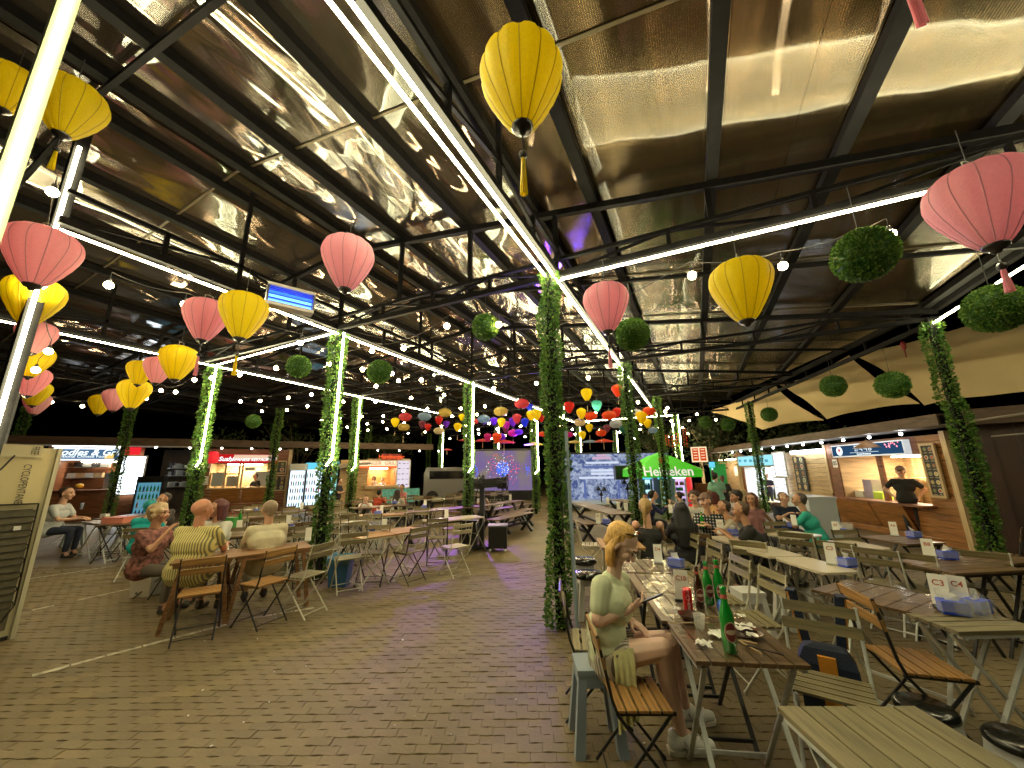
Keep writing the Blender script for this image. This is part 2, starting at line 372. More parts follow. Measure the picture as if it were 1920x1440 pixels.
# LED runs measured along the beams
for y0, y1 in ((-1.4, 4.55), (4.55, 9.25), (9.25, 14.45), (14.45, 20.)): led((-1.45, y0, H-.01), (-1.45, y1, H-.01))
led((-1.56, -1.4, H+.0), (-1.56, 4.5, H+.0))
for y0, y1 in ((1.08, 4.6), (4.6, 9.25), (9.25, 14.45), (14.45, 20.)): led((-5.81, y0, H-.01), (-5.81, y1, H-.01), r=.014)
for y0, y1 in ((1.08, 4.7), (4.7, 9.25), (9.25, 14.45)): led((-10.25, y0, H-.01), (-10.25, y1, H-.01), r=.0125)
led((-1.4, 4.5, H-.02), (4.2, 4.5, H-.02)); led((4.22, -1.2, H+.05), (4.22, 9.2, H-.02))
led((-5.8, 4.5, H-.02), (-10.2, 4.7, H-.02), r=.012)
led((-5.8, 20, H-.01), (-.75, 20, H-.01), r=.018)
CABLE = mat('thin black cable', (.02, .02, .02), .6)

# ---- post-wrapping leaf cloud
LEAF = mat('leaf green', (.10, .22, .03), .45, var=.55, scale=14)
LEAF2 = mat('pale leaf green', (.21, .34, .06), .42, var=.4, scale=14)
LEAFD = mat('deep leaf green', (.05, .15, .025), .5, var=.4, scale=14)
for _m in (LEAF, LEAF2, LEAFD):
    _nt = _m.node_tree; _b = _nt.nodes['Principled BSDF']; _t = _nt.nodes.new('ShaderNodeBsdfTranslucent'); _x = _nt.nodes.new('ShaderNodeMixShader'); _x.inputs[0].default_value = .4
    _nt.links.new(_b.inputs['Base Color'].links[0].from_socket, _t.inputs[0]); _nt.links.new(_b.outputs[0], _x.inputs[1]); _nt.links.new(_t.outputs[0], _x.inputs[2]); _nt.links.new(_x.outputs[0], _nt.nodes['Material Output'].inputs[0])
def leaves(m, n, posf, size, seed, mats=3):
    r = random.Random(seed)
    for i in range(n):
        p, nrm = posf(r); p = Vector(p); nrm = Vector(nrm).normalized()
        t = Vector((r.uniform(-1, 1), r.uniform(-1, 1), r.uniform(-1, 1))); d = (nrm*r.uniform(.3, 1.1)+t*.7).normalized()
        s = d.cross(Vector((r.uniform(-1, 1), r.uniform(-1, 1), r.uniform(-1, 1)))).normalized(); L = size*r.uniform(.6, 1.3); w = L*.32
        up = s.cross(d)*L*.12
        m.add([p, p+d*L*.5-s*w+up, p+d*L, p+d*L*.5+s*w+up], [(0, 1, 2), (0, 2, 3)], r.choice((0, 0, 1, 2)) if mats == 3 else 0)
def garland_mesh(seed, rad, n, z0=.02, z1=H-.03, size=.05):
    m = MB()
    def pf(r):
        z = z0+(z1-z0)*r.random(); a = r.uniform(0, 2*math.pi)
        rr = rad*(.50+.45*math.sqrt(r.random()))*1.08+rad*.5*(noise.noise(Vector((seed, z*2.6, math.cos(a)*.9))))
        # spiral of thicker wrapping
        rr += rad*.16*max(0, math.sin(z*7+a+seed)); cx = .03*math.sin(z*2+seed)
        return (cx+rr*math.cos(a), rr*math.sin(a), z), (math.cos(a), math.sin(a), .25)
    leaves(m, n, pf, size, seed); return m.mesh('garland', [LEAF, LEAF2, LEAFD])
GARN = [garland_mesh(11, .118, 7000, size=.045), garland_mesh(23, .125, 4600, size=.055), garland_mesh(37, .12, 3200, size=.06)]
GARB = garland_mesh(51, .17, 2900, z0=1.0, size=.06)
POLE = MB().box((0, 0, H/2+.02), (.1, .1, H+.04)).mesh('pole', STEEL)
POLEB = mat('blue grey painted steel', (.10, .13, .22), .45, .2)
PL = {}
def post(name, X, Y, label, g=1, lit=None, rz=0., gar=True, scale=1.):
    t = thing('garlanded_post' if gar else 'steel_post', label, 'post', (X, Y, 0), rz, 'posts carrying the canopy'); PL[name] = Vector((X, Y, 0))
    link('pole', POLE, t)
    if gar: link('garland', GARN[g], t)
    if lit:
        side, z1 = lit; dx = .16*side
        MB().tube([(dx, -.05, z1), (dx, -.05, H-.05)], .0165, 6).obj('led_tube', LED, t)
        MB().tube([(dx, -.05, z1), (dx*.2, -.06, z1-.14)], .0165, 6).obj('led_tube', LED, t)
    return t
post('P1', -1.52, 4.38, 'thick leafy garland post in the middle of the picture with a grey pipe beside it', 0)
post('P2', -1.32, 9.32, 'leafy garland post behind the blond woman, second in the central row', 1)
post('P3', -1.02, 14.44, 'leafy garland post before the green parasol, third in the central row', 1)
post('P4', -.69, 19.95, 'garland post with lit white strip at the right edge of the green parasol', 2, (1, .9))
post('R1', 4.2, 9.21, 'leafy garland post leaning at far right beside the brown container', 1)
post('R2', 2.23, 17.79, 'leafy garland post in front of the white menu boards of the right stalls', 1)
post('L1', -5.81, 4.63, 'garland post with bright white strip behind the brown wooden tables', 1, (1, 1.95))
post('L6', -5.82, 9.25, 'garland post with white strip to the left of the tall black fan', 1, (1, 1.8))
post('M', -5.92, 14.49, 'garland post with white strip at the right edge of the fireworks screen', 2, (1, 1.7))
post('L2', -10.27, 4.77, 'garland post with white strip next to the bald man in striped shirt', 1, (1, 2.0))
post('K', -10.39, 9.26, 'garland post with white strip and blue lower pole left of the orange burger kiosk', 1, (1, 1.9))
post('L3', -17.68, 5.92, 'garland post in front of the noodle stall menu without any strip light', 1)
post('L5', -15.01, 9.47, 'thin garland post in front of the red Japanese restaurant sign', 2)
for nm, px, py, lb, lit in (('X1', 692, 797, 'garland post half hidden in front of the burger kiosk sign', None), ('X2', 805, 812, 'thin garland post right of the kiosk menu board', None),
        ('X3', 828, 806, 'garland post with white strip in front of the parked van', (1, 1.4)), ('X4', 931, 800, 'garland post with white strip crossing the fireworks screen', (1, .8)),
        ('X5', 1083, 800, 'garland post with long white strip at the left edge of the temple backdrop', (1, .5)), ('X6', 1152, 808, 'thin garland post with white strip left of the green parasol', (1, 2.)),
        ('X7', 1266, 790, 'thin bare-topped garland post over the right half of the green parasol', (-1, 2.4)), ('X8', 52, 762, 'pair of hanging leafy strands behind the cream fridge', None), ('X9', 1402, 748, None, None)):
    if lb is None: continue
    p = at(px, py, H); post(nm, p.x, p.y, lb, 2, lit)
# pipe beside the central post
MB().tube([(-1.33, 4.33, 0), (-1.36, 4.33, 2.15)], .022, 8).obj('drain_pipe', mat('pale grey pipe', (.28, .36, .42), .4), None)
tag(bpy.data.objects['drain_pipe'], 'pale blue grey pipe standing against the central garland post', 'pipe')
# bright LED poles at the upper left
def bare_post(px, py, d, label, pts):
    t = thing('lit_post', label, 'post', (0, 0, 0), 0)
    p = dep(px, py, d); t.location = (p.x, p.y, 0)
    MB().box((.0, .0, 2.6), (.09, .09, 5.2)).obj('pole', mat('cream lit pole paint', (.13, .14, .08), .5), t)
    MB().tube([(.07, .0, 1.0), (.07, .0, 5.1)], .0085, 8).obj('led_tube', LED, t)
    MB().tube([(-.1, .02, 1.0), (-.1, .02, 5.0)], .022, 8).obj('conduit', mat('cream conduit', (.24, .22, .15), .5), t)
    return t
bare_post(66, 180, 2.4, 'nearest steel post at upper left with a bright LED strip and cream conduit', 0)
p = at(105, 430, H); t = thing('lit_post', 'steel post at left edge behind the pink lantern with a bright LED strip', 'post', (p.x, p.y, 0)); PL['N2'] = Vector((p.x, p.y, 0))
MB().box((0, 0, 2.8), (.11, .11, 5.6)).obj('pole', STEEL, t); MB().tube([(.08, -.02, 1.2), (.08, -.02, 5.3)], .016, 8).obj('led_tube', LED, t)
p = at(50, 660, H-.5); t = thing('lit_post', 'further steel post at left edge with a white LED strip below stacked lanterns', 'post', (p.x, p.y, 0))
MB().box((0, 0, 2.3), (.11, .11, 4.6)).obj('pole', STEEL, t); MB().tube([(.09, -.02, 1.2), (.09, -.02, 4.0)], .018, 8).obj('led_tube', LED, t)

# ============================================================ STRING LIGHTS (wire + bulbs as parts)
SOCK = MB().lathe([(.012, .0), (.018, .01), (.018, .045), (.008, .06)], n=8).mesh('socket', BLKP)
BULBM = MB().ball((0, 0, -.03), .044, 8).mesh('bulb', BULB)
def string(pts, label, sag=.12, sub=6):
    """pts: world points where bulbs hang"""
    t = thing('string_light', label, 'string lights', pts[0], 0, 'warm bulb strings under the canopy'); O = Vector(pts[0]); path = []
    P = [Vector(p)+Vector((0, 0, .14)) for p in pts]
    for a, b in zip(P[:-1], P[1:]):
        for i in range(sub): k = i/sub; path.append(a.lerp(b, k)-Vector((0, 0, sag*4*k*(1-k)*.5))-O)
    path.append(P[-1]-O); MB().tube(path, .005, 4, cap=False).obj('cable', CABLE, t)
    for p in pts:
        p = Vector(p); MB().tube([p-O+Vector((0, 0, .13)), p-O+Vector((0, 0, .03))], .003, 4).obj('drop_wire', CABLE, t)
        b = link('bulb', BULBM, t, p-O); link('socket', SOCK, b)
def along(a, b, n): a, b = Vector(a), Vector(b); return [a.lerp(b, i/(n-1))+Vector((rng.uniform(-.15, .15), rng.uniform(-.15, .15), rng.uniform(-.1, .05))) for i in range(n)]
string([at(100, 355, 4.3), at(82, 450, 3.9), at(78, 528, 3.6), at(76, 590, 3.5), at(92, 655, 3.4), at(68, 690, 3.2)], 'warm bulbs strung down past the stacked lanterns at left edge')
string([at(x, y, 3.95) for x, y in ((205, 530), (347, 567), (563, 640), (632, 672), (698, 655), (757, 650), (838, 608))], 'warm bulbs on the string above the small round leafy ball, nearest at left')
string([at(x, y, 3.85) for x, y in ((97, 752), (155, 760), (275, 745), (302, 730), (330, 733), (365, 710), (397, 706), (450, 700), (518, 688), (617, 680), (680, 690), (735, 698), (790, 710))], 'warm bulbs on the long string behind the yellow and pink lanterns at left')
string([at(x, y, 3.8) for x, y in ((935, 605), (1035, 630), (1297, 512), (1467, 494), (1668, 434))], 'large warm bulbs strung from the central post to the right')
for k, (Y, z, n, x0, x1, wh) in enumerate(((6.9, 3.95, 7, -13, -6.2, 'behind the near left string'), (8.2, 3.9, 10, -14, -2, 'crossing above the small leafy balls'), (10.6, 3.9, 12, -14, -1.6, 'across the middle of the left half'), (12.4, 3.85, 12, -14.5, -1.5, 'above the first coloured lanterns'),
        (14.2, 3.8, 13, -15, -.8, 'through the coloured lantern cluster'), (16.2, 3.75, 14, -14, .3, 'behind the coloured lantern cluster'), (18.4, 3.7, 14, -13, 1., 'far back above the fireworks screen'), (20.2, 3.7, 12, -11, .8, 'farthest back above the stage'))):
    string(along((x0, Y, z), (x1, Y+rng.uniform(-.6, .6), z), n), 'row of warm bulbs '+wh)
string([at(x, y, 3.6) for x, y in ((1247, 770), (1259, 788), (1262, 795), (1290, 812), (1253, 818), (1190, 821))], 'bright bulbs clustered at the far right post above the parasol')
# ============================================================ LANTERNS AND BALLS
def silk(name, c):
    m = mat(name, c, .5, var=.16, scale=34, bump=.8, bscale=48, sheen=.3)
    nt = m.node_tree
    if 'Translucent BSDF' not in nt.nodes:
        tr = nt.nodes.new('ShaderNodeBsdfTranslucent'); tr.inputs[0].default_value = (*[min(1, x*1.1) for x in c], 1); mx = nt.nodes.new('ShaderNodeMixShader'); mx.inputs[0].default_value = .6
        nt.links.new(nt.nodes['Principled BSDF'].outputs[0], mx.inputs[1]); nt.links.new(tr.outputs[0], mx.inputs[2]); nt.links.new(mx.outputs[0], nt.nodes['Material Output'].inputs[0])
    return m
SILK = {'yellow': (1., .76, .012), 'pink': (.93, .48, .56), 'red': (.62, .03, .02), 'orange': (.80, .14, .03), 'blue': (.03, .08, .75), 'violet': (.26, .04, .72), 'magenta': (.62, .03, .35),
        'silver blue': (.30, .42, .58), 'gold': (.62, .50, .16), 'teal': (.02, .16, .15), 'cream': (.70, .62, .42), 'silver': (.55, .58, .65), 'rose': (.72, .12, .16), 'plum': (.26, .06, .12)}
SK = {k: silk(k+' silk', c) for k, c in SILK.items()}
CAPM = mat('black turned wood', (.015, .012, .012), .3, coat=.5)
def prof_balloon(): return [(.10, -.50), (.17, -.44), (.26, -.30), (.36, -.12), (.44, .05), (.485, .20), (.49, .30), (.455, .42), (.37, .51), (.24, .565), (.12, .58)]
def prof_wide(): return [(.10, -.42), (.22, -.33), (.36, -.18), (.47, .0), (.50, .12), (.48, .24), (.40, .33), (.28, .385), (.12, .40)]
def prof_round(): return [(.14, -.30), (.28, -.27), (.42, -.17), (.495, -.03), (.50, .05), (.43, .19), (.28, .28), (.14, .31)]
LPROF = {'balloon': prof_balloon(), 'wide': prof_wide(), 'round': prof_round()}
LM = {}
def lantern(px, py, w, d, kind, col, label, tassel=None, tcol=None, pen=0, up=.5, name='silk_lantern'):
    """centre of the shade at pixel (px,py), w pixels wide, at depth d"""
    c = dep(px, py+(.1*w if w > 30 else 0), d); s = w*d/F; near = w > 30
    t = thing(name, label, 'lantern', c, rng.uniform(0, 3), 'silk lanterns hung under the canopy')
    key = (kind, col, near)
    if key not in LM:
        pr = LPROF[kind]; n = 12 if near else 10
        if near:
            q = []                                         # smooth the profile
            for (a, b) in zip(pr[:-1], pr[1:]): q += [a, ((a[0]+b[0])/2+.006, (a[1]+b[1])/2)]
            pr = q+[pr[-1]]
        LM[key] = MB().lathe(pr, n=n*4, rib=.06, nrib=n).mesh('shade', SK[col], True)
        rb = MB()
        for k in range(n): a = 2*math.pi*k/n; rb.tube([((r_*.95)*math.cos(a), (r_*.95)*math.sin(a), z_) for (r_, z_) in pr], .007, 4, cap=False)
        LM[key+('r',)] = rb.mesh('ribs', mat(col+' silk rib', tuple(x*.6 for x in SILK[col]), .6))
        zb, zt = pr[0][1], pr[-1][1]
        LM[(kind, 'b')] = MB().lathe([(.02, zb-.10), (.045, zb-.08), (.05, zb-.05), (.10, zb-.035), (.125, zb), (.12, zb+.02)], n=16).mesh('bottom_cap', CAPM, True)
        h = MB(); h.lathe([(.12, zt-.01), (.13, zt+.02), (.1, zt+.03)], n=12)
        h.tube([(-.09, 0, zt), (-.09, 0, zt+.13), (0, 0, zt+.15), (.09, 0, zt+.13), (.09, 0, zt)], .008, 5); LM[(kind, 't')] = h.mesh('hanger', mat('wire', (.3, .28, .22), .4, .6))
    for k, nm in ((key, 'shade'), ((kind, 'b'), 'bottom_cap'), ((kind, 't'), 'hanger')):
        o = link(nm, LM[k], t); o.scale = (s,)*3
    if near: o = link('ribs', LM[key+('r',)], t); o.scale = (s,)*3
    zt, zb = LPROF[kind][-1][1]*s, LPROF[kind][0][1]*s
    MB().tube([(0, 0, zt+.14*s), (0, 0, zt+.14*s+up*s)], .0035, 4).obj('cord', CABLE, t)
    if tassel:
        L = tassel*s; r = .028*s*1.2; b = MB(); b.tube([(0, 0, zb-.08*s), (0, 0, zb-.10*s-L*.38)], .006*s+.0015, 5)
        b.ball((0, 0, zb-.10*s-L*.34), .05*s, 6); tt = b.obj('tassel_cord', CAPM, t)
        f = MB(); z0 = zb-.10*s-L*.40
        for k in range(9): a = k*.7; f.tube([(r*.3*math.cos(a), r*.3*math.sin(a), z0), (r*math.cos(a), r*math.sin(a), z0-L*.6)], [r*.35, r*.38], 4)
        f.obj('tassel', SK[tcol or col], t)
    return t
G = lantern
G(978, 158, 160, 1.85, 'balloon', 'yellow', 'largest yellow silk lantern hanging near the camera at top centre with a long tassel', .78, up=.1)
G(651, 490, 95, 3.2, 'balloon', 'pink', 'pink lantern alone to the right of the blue insect lamp')
G(455, 588, 82, 3.9, 'balloon', 'yellow', 'yellow lantern with yellow tassel beside the blue insect lamp', .75)
G(384, 596, 74, 4.2, 'balloon', 'pink', 'pink lantern just left of the yellow one with a tassel', .8)
G(1392, 540, 110, 2.9, 'balloon', 'yellow', 'yellow lantern under the slanting strip right of centre')
G(1137, 573, 86, 3.7, 'balloon', 'pink', 'pink lantern right of the central garland post', .7)
G(1843, 380, 150, 2.3, 'balloon', 'pink', 'largest pink lantern at the right edge with a bow on top', .5)
G(128, 200, 104, 2.75, 'balloon', 'yellow', 'big yellow lantern behind the nearest lit post at upper left', .6)
G(18, 165, 84, 3.1, 'balloon', 'yellow', 'yellow lantern cut by the left edge of the picture')
G(75, 476, 106, 3.2, 'balloon', 'pink', 'big pink lantern at left edge with a bulb shining on it')
G(60, 560, 84, 3.9, 'balloon', 'yellow', 'yellow lantern under the big pink one at left edge')
G(66, 630, 56, 5.4, 'balloon', 'pink', 'smaller pink lantern third in the left stack')
G(60, 674, 56, 5.6, 'balloon', 'yellow', 'yellow lantern fourth in the left stack')
G(58, 713, 50, 6.2, 'balloon', 'pink', 'pink lantern fifth in the left stack')
G(66, 736, 42, 7.0, 'balloon', 'yellow', 'yellow lantern low in the left stack')
G(68, 755, 37, 7.6, 'balloon', 'pink', 'lowest pink lantern of the left stack')
G(333, 677, 60, 5.6, 'balloon', 'yellow', 'yellow lantern in front of a pink one above the striped shirt man')
G(296, 692, 46, 6.6, 'balloon', 'pink', 'pink lantern between two yellow ones left of the lit garland post')
G(262, 697, 42, 7.0, 'balloon', 'yellow', 'yellow lantern leftmost of the middle three')
G(250, 736, 50, 7.4, 'balloon', 'yellow', 'yellow lantern hanging in front of the noodle stall garland post')
G(215, 748, 38, 8.4, 'balloon', 'pink', 'small pink lantern left of the noodle stall garland post')
G(187, 757, 34, 9.2, 'balloon', 'yellow', 'small yellow lantern leftmost over the noodle stall')
FARL = [(741, 793, 16, 12, 'balloon', 'yellow', 'left of the rose round one', .9), (760, 782, 24, 12.5, 'round', 'rose', 'above the leftmost gold one', 0), (757, 801, 22, 12.2, 'round', 'gold', 'lowest at the cluster left end', .9),
 (796, 781, 25, 12.5, 'round', 'silver blue', 'over the thin garland post', 0), (792, 797, 14, 13.5, 'balloon', 'plum', 'under the silver blue round one', .8), (802, 802, 13, 12.5, 'balloon', 'red', 'just above the thin post', 0), (823, 789, 15, 13, 'balloon', 'red', 'between the gold and the silver blue', 0),
 (837, 796, 12, 13, 'balloon', 'violet', 'small and bright left of the yellow one', 0), (834, 774, 25, 12, 'round', 'gold', 'topmost in the left part', 0), (823, 808, 20, 14, 'round', 'cream', 'low beside the strip-lit post', 0), (858, 802, 15, 12, 'balloon', 'yellow', 'alone left of the lit garland post', .9),
 (866, 783, 12, 13, 'balloon', 'yellow', 'half behind the lit garland post', 0), (890, 790, 16, 13, 'round', 'rose', 'right of the lit garland post', 0), (907, 786, 24, 12, 'round', 'silver blue', 'shiny, left of the gold green one', 0), (939, 772, 27, 11.8, 'round', 'gold', 'large, above the heart-like yellow one', 0), (940, 793, 16, 11.5, 'balloon', 'yellow', 'under the large gold round one', 0),
 (926, 791, 14, 13, 'balloon', 'violet', 'behind the silver blue one', 0), (950, 798, 14, 13.5, 'balloon', 'magenta', 'right of the small yellow one', 0), (962, 792, 16, 13.5, 'balloon', 'violet', 'left of the rose teardrop', 0), (969, 786, 17, 12, 'balloon', 'rose', 'teardrop under the big rose round one', 0), (978, 757, 28, 11.2, 'round', 'rose', 'biggest and topmost round one', 0),
 (984, 793, 15, 13, 'balloon', 'blue', 'deep blue in the lit violet part', 0), (993, 765, 14, 13.5, 'balloon', 'blue', 'blue near the beam', 0), (995, 780, 17, 12, 'balloon', 'yellow', 'left one of a touching pair', 0), (1006, 779, 19, 11.6, 'balloon', 'yellow', 'right one of a touching pair', 0), (1015, 785, 13, 13, 'balloon', 'red', 'just left of the thick garland', 0),
 (1017, 814, 15, 13.5, 'round', 'orange', 'low beside the thick garland', 0), (914, 821, 14, 14, 'balloon', 'magenta', 'low over the fireworks screen', 0), (932, 822, 18, 13.5, 'balloon', 'orange', 'hanging over the screen post', 0), (939, 819, 20, 14, 'round', 'violet', 'lowest violet round one', .6), (962, 812, 20, 14.5, 'round', 'magenta', 'round, over the fireworks centre', .6), (973, 810, 16, 14, 'round', 'violet', 'dark, beside the magenta round', 0), (948, 806, 12, 15, 'balloon', 'plum', 'dark one between violet ones', 0),
 (1067, 765, 20, 11.5, 'balloon', 'red', 'first right of the thick garland', 0), (1090, 777, 19, 11.5, 'balloon', 'yellow', 'below left of the top yellow', 0), (1100, 741, 22, 10.6, 'balloon', 'yellow', 'topmost yellow right of the thick garland', .8), (1119, 762, 20, 12.5, 'balloon', 'teal', 'dark teal between yellow and red', 0), (1108, 780, 24, 12.2, 'round', 'orange', 'behind the yellow tassel', 0),
 (1142, 779, 27, 11.5, 'round', 'orange', 'largest orange round one', 0), (1157, 774, 16, 12, 'balloon', 'red', 'next to the largest orange round one', 0), (1158, 734, 22, 10.5, 'balloon', 'orange', 'striped, topmost beside the second garland post', .5), (1087, 792, 22, 12.5, 'round', 'cream', 'over the backdrop strip-lit post', 0), (1105, 803, 14, 12.5, 'balloon', 'yellow', 'middle of the right group', .8), (1092, 817, 14, 12.2, 'balloon', 'yellow', 'lowest yellow in the right group', .7),
 (1127, 812, 20, 13, 'round', 'orange', 'low in the right group', .5), (1138, 804, 13, 13.5, 'balloon', 'plum', 'small dark one in the right group', 0), (1155, 795, 24, 12.5, 'round', 'silver', 'white silver above the thin strip post', 0), (1168, 807, 15, 13.5, 'balloon', 'teal', 'left of the second garland post', 0), (1067, 815, 16, 14, 'round', 'magenta', 'low beside the thick garland right side', 0),
 (1217, 771, 24, 11.5, 'round', 'orange', 'between the second and third garland posts', 0), (1203, 784, 22, 11.5, 'balloon', 'yellow', 'touching the smaller yellow one', .7), (1214, 795, 16, 12, 'balloon', 'yellow', 'lower of two yellow ones between garland posts', .6), (1224, 807, 17, 12.5, 'round', 'silver blue', 'lowest left of the third garland post', .6), (1193, 773, 18, 13, 'round', 'silver', 'half hidden by the second garland post', 0)]
for (px, py, w, d, kind, col, wh, ts) in FARL: G(px, py, w, d, kind, col, 'small '+col+' silk lantern in the far cluster, '+wh, ts or None, 'cream' if ts else None, up=.9)
# the tips of a pink tassel hanging in from above at the top right
t = thing('tassel', 'pink tassel hanging in from above at the top right edge', 'tassel', dep(1722, 20, 1.5)); b = MB()
for k in range(9): b.tube([(-.02+.004*k, 0, .2), (.004*(k-4), .01*(k % 2), -.07)], .004, 4)
b.obj('threads', SK['pink'], t)
# open paper parasols hung flat among the far lanterns
def parasol(px, py, w, d, col, label):
    c = dep(px, py, d); s = w*d/F/2; t = thing('paper_parasol', label, 'parasol', c, 0, 'paper parasols hung among the lanterns'); m = MB(); n = 16
    m.lathe([(s, 0), (s*.5, s*.16), (.01, s*.26)], n=n, rib=.05, nrib=8); m.obj('canopy', SK[col], t); MB().tube([(0, 0, s*.3), (0, 0, -s*.8)], .008, 5).obj('handle', PINE, t)
for a in ((905, 827, 34, 14.5, 'rose', 'pink open paper parasol at the left over the fireworks screen'), (945, 830, 44, 14, 'orange', 'orange pink paper parasol over the screen centre'), (838, 844, 22, 15, 'rose', 'small pink paper parasol in front of the parked van'), (1002, 834, 40, 15, 'gold', 'yellow green paper parasol left of the thick garland'),
          (1078, 830, 34, 15, 'gold', 'green gold paper parasol over the temple backdrop'), (1106, 829, 34, 15, 'silver blue', 'light blue paper parasol over the temple backdrop'), (1132, 828, 38, 14.5, 'orange', 'orange paper parasol over the temple backdrop'), (872, 826, 26, 15.5, 'rose', 'pink paper parasol behind the lit garland post')): parasol(*a)
BALLM = {}
def topiary(px, py, w, d, label, seed=1):
    c = dep(px, py, d); s = w*d/F/2; k = 'n' if w > 55 else 'f'
    if k not in BALLM:
        m = MB(); m.ball((0, 0, 0), .90, 14, 0)
        def pf(r):
            z = r.uniform(-1, 1); a = r.uniform(0, 6.283); q = math.sqrt(1-z*z); n_ = Vector((q*math.cos(a), q*math.sin(a), z)); return n_*.9, n_
        m2 = MB(); leaves(m2, 4200 if k == 'n' else 1500, pf, .13 if k == 'n' else .17, seed); BALLM[k] = (m.mesh('core', LEAFD, True), m2.mesh('foliage', [LEAF, LEAF2, LEAFD]))
    t = thing('leafy_ball', label, 'topiary ball', c, seed, 'artificial boxwood balls hanging under the canopy')
    for me in BALLM[k]: o = link(me.name.split('.')[0], me, t); o.scale = (s,)*3
    MB().tube([(0, 0, s*.9), (0, 0, s*.9+.5)], .004, 4).obj('cord', CABLE, t)
for i, a in enumerate(((1620, 478, 100, 3.3, 'largest leafy ball under the right half of the roof next to a bulb'), (1867, 578, 90, 3.6, 'leafy ball at right edge in front of the beige shade sail'), (1186, 627, 62, 4.6, 'leafy ball touching the pink lantern right of centre'),
        (910, 613, 50, 5.6, 'leafy ball left of the central post lit by a bulb'), (560, 687, 42, 6.4, 'leafy ball left of the bright L-shaped strip post'), (712, 697, 44, 6.2, 'leafy ball right of the bright strip post at left'), (475, 790, 25, 11, 'dim small leafy ball against the black sky at left'),
        (1562, 724, 40, 8, 'leafy ball on the left in front of the shade sail'), (1673, 722, 50, 6.6, 'leafy ball in front of the dark gap of the shade sail'), (1442, 777, 27, 11, 'small leafy ball at the lower tip of the shade sail'), (1323, 792, 23, 13, 'far leafy ball left of a pair before the dark tree'), (1365, 796, 24, 12.5, 'far leafy ball right of a pair before the dark tree'))): topiary(*a, seed=i+1)

# ============================================================ CHAIRS, TABLES, STOOLS
def build_chair(slat, fr, nb=2, ns=5):
    def b():
        t = thing('folding_chair', '', 'folding chair', (0, 0, 0), 0, 'folding chairs around the tables'); w = .19
        sl = MB().box((0, 0, 0), (.37, .052, .014)).mesh('slat', slat); bs = MB().box((0, 0, 0), (.40, .014, .062)).mesh('back_slat', slat)
        for i in range(ns): link('seat_slat', sl, t, (0, -.125+i*.0665, .455))
        for i in range(nb): o = link('back_slat', bs, t, (0, -.205-.022*i, .70+.10*i)); o.rotation_euler = (R(12), 0, 0)
        for s in (-1, 1):
            m = MB(); m.tube([(s*w, .21, .012), (s*w, -.14, .44), (s*w, -.17, .52), (s*w, -.235, .84)], .0095, 6); m.tube([(s*w, .21, .0), (s*w, .21, .02)], .013, 6)
            m.obj('long_bar', fr, t); s2 = s*.90
            MB().tube([(s2*w, .17, .445), (s2*w, -.22, .012)], .009, 6).obj('short_bar', fr, t); MB().bar((s2*w, .19, .443), (s2*w, -.15, .443), .012, .02).obj('seat_rail', fr, t)
        MB().tube([(-w, .17, .06), (w, .17, .06)], .006, 5).obj('crossbar', fr, t); MB().tube([(-w*.9, -.18, .055), (w*.9, -.18, .055)], .006, 5).obj('crossbar', fr, t)
        return t
    return b
CH = {'hb': Proto(build_chair(WOODH, BLK)), 'gb': Proto(build_chair(WOODG, BLK)), 'gc': Proto(build_chair(WOODG, CRM)), 'cc': Proto(build_chair(WOODC, CRM)), 'gw': Proto(build_chair(WOODG, WHT)), 'kb': Proto(build_chair(WOODK, BLK))}
KW = {'hb': 'honey wood black framed chair', 'gb': 'green slatted black framed chair', 'gc': 'green slatted cream framed chair', 'cc': 'cream folding chair', 'gw': 'green slatted white framed chair', 'kb': 'dark slatted chair'}
def chair(k, px, py, a, wh, z=.455, sc=1., g=None):
    p = at(px, py, z*sc); p.z = 0
    return CH[k](p, -R(a), KW[k]+' '+wh, g, sc)     # faces azimuth a
def legx(m, x0, x1, y, zt, w, h=.018):       # one X of folding legs in the plane y
    m.bar((x0, y, .0), (x1, y, zt), h, w, up=(0, 1, 0)); m.bar((x1, y+.02, .0), (x0, y+.02, zt), h, w, up=(0, 1, 0))
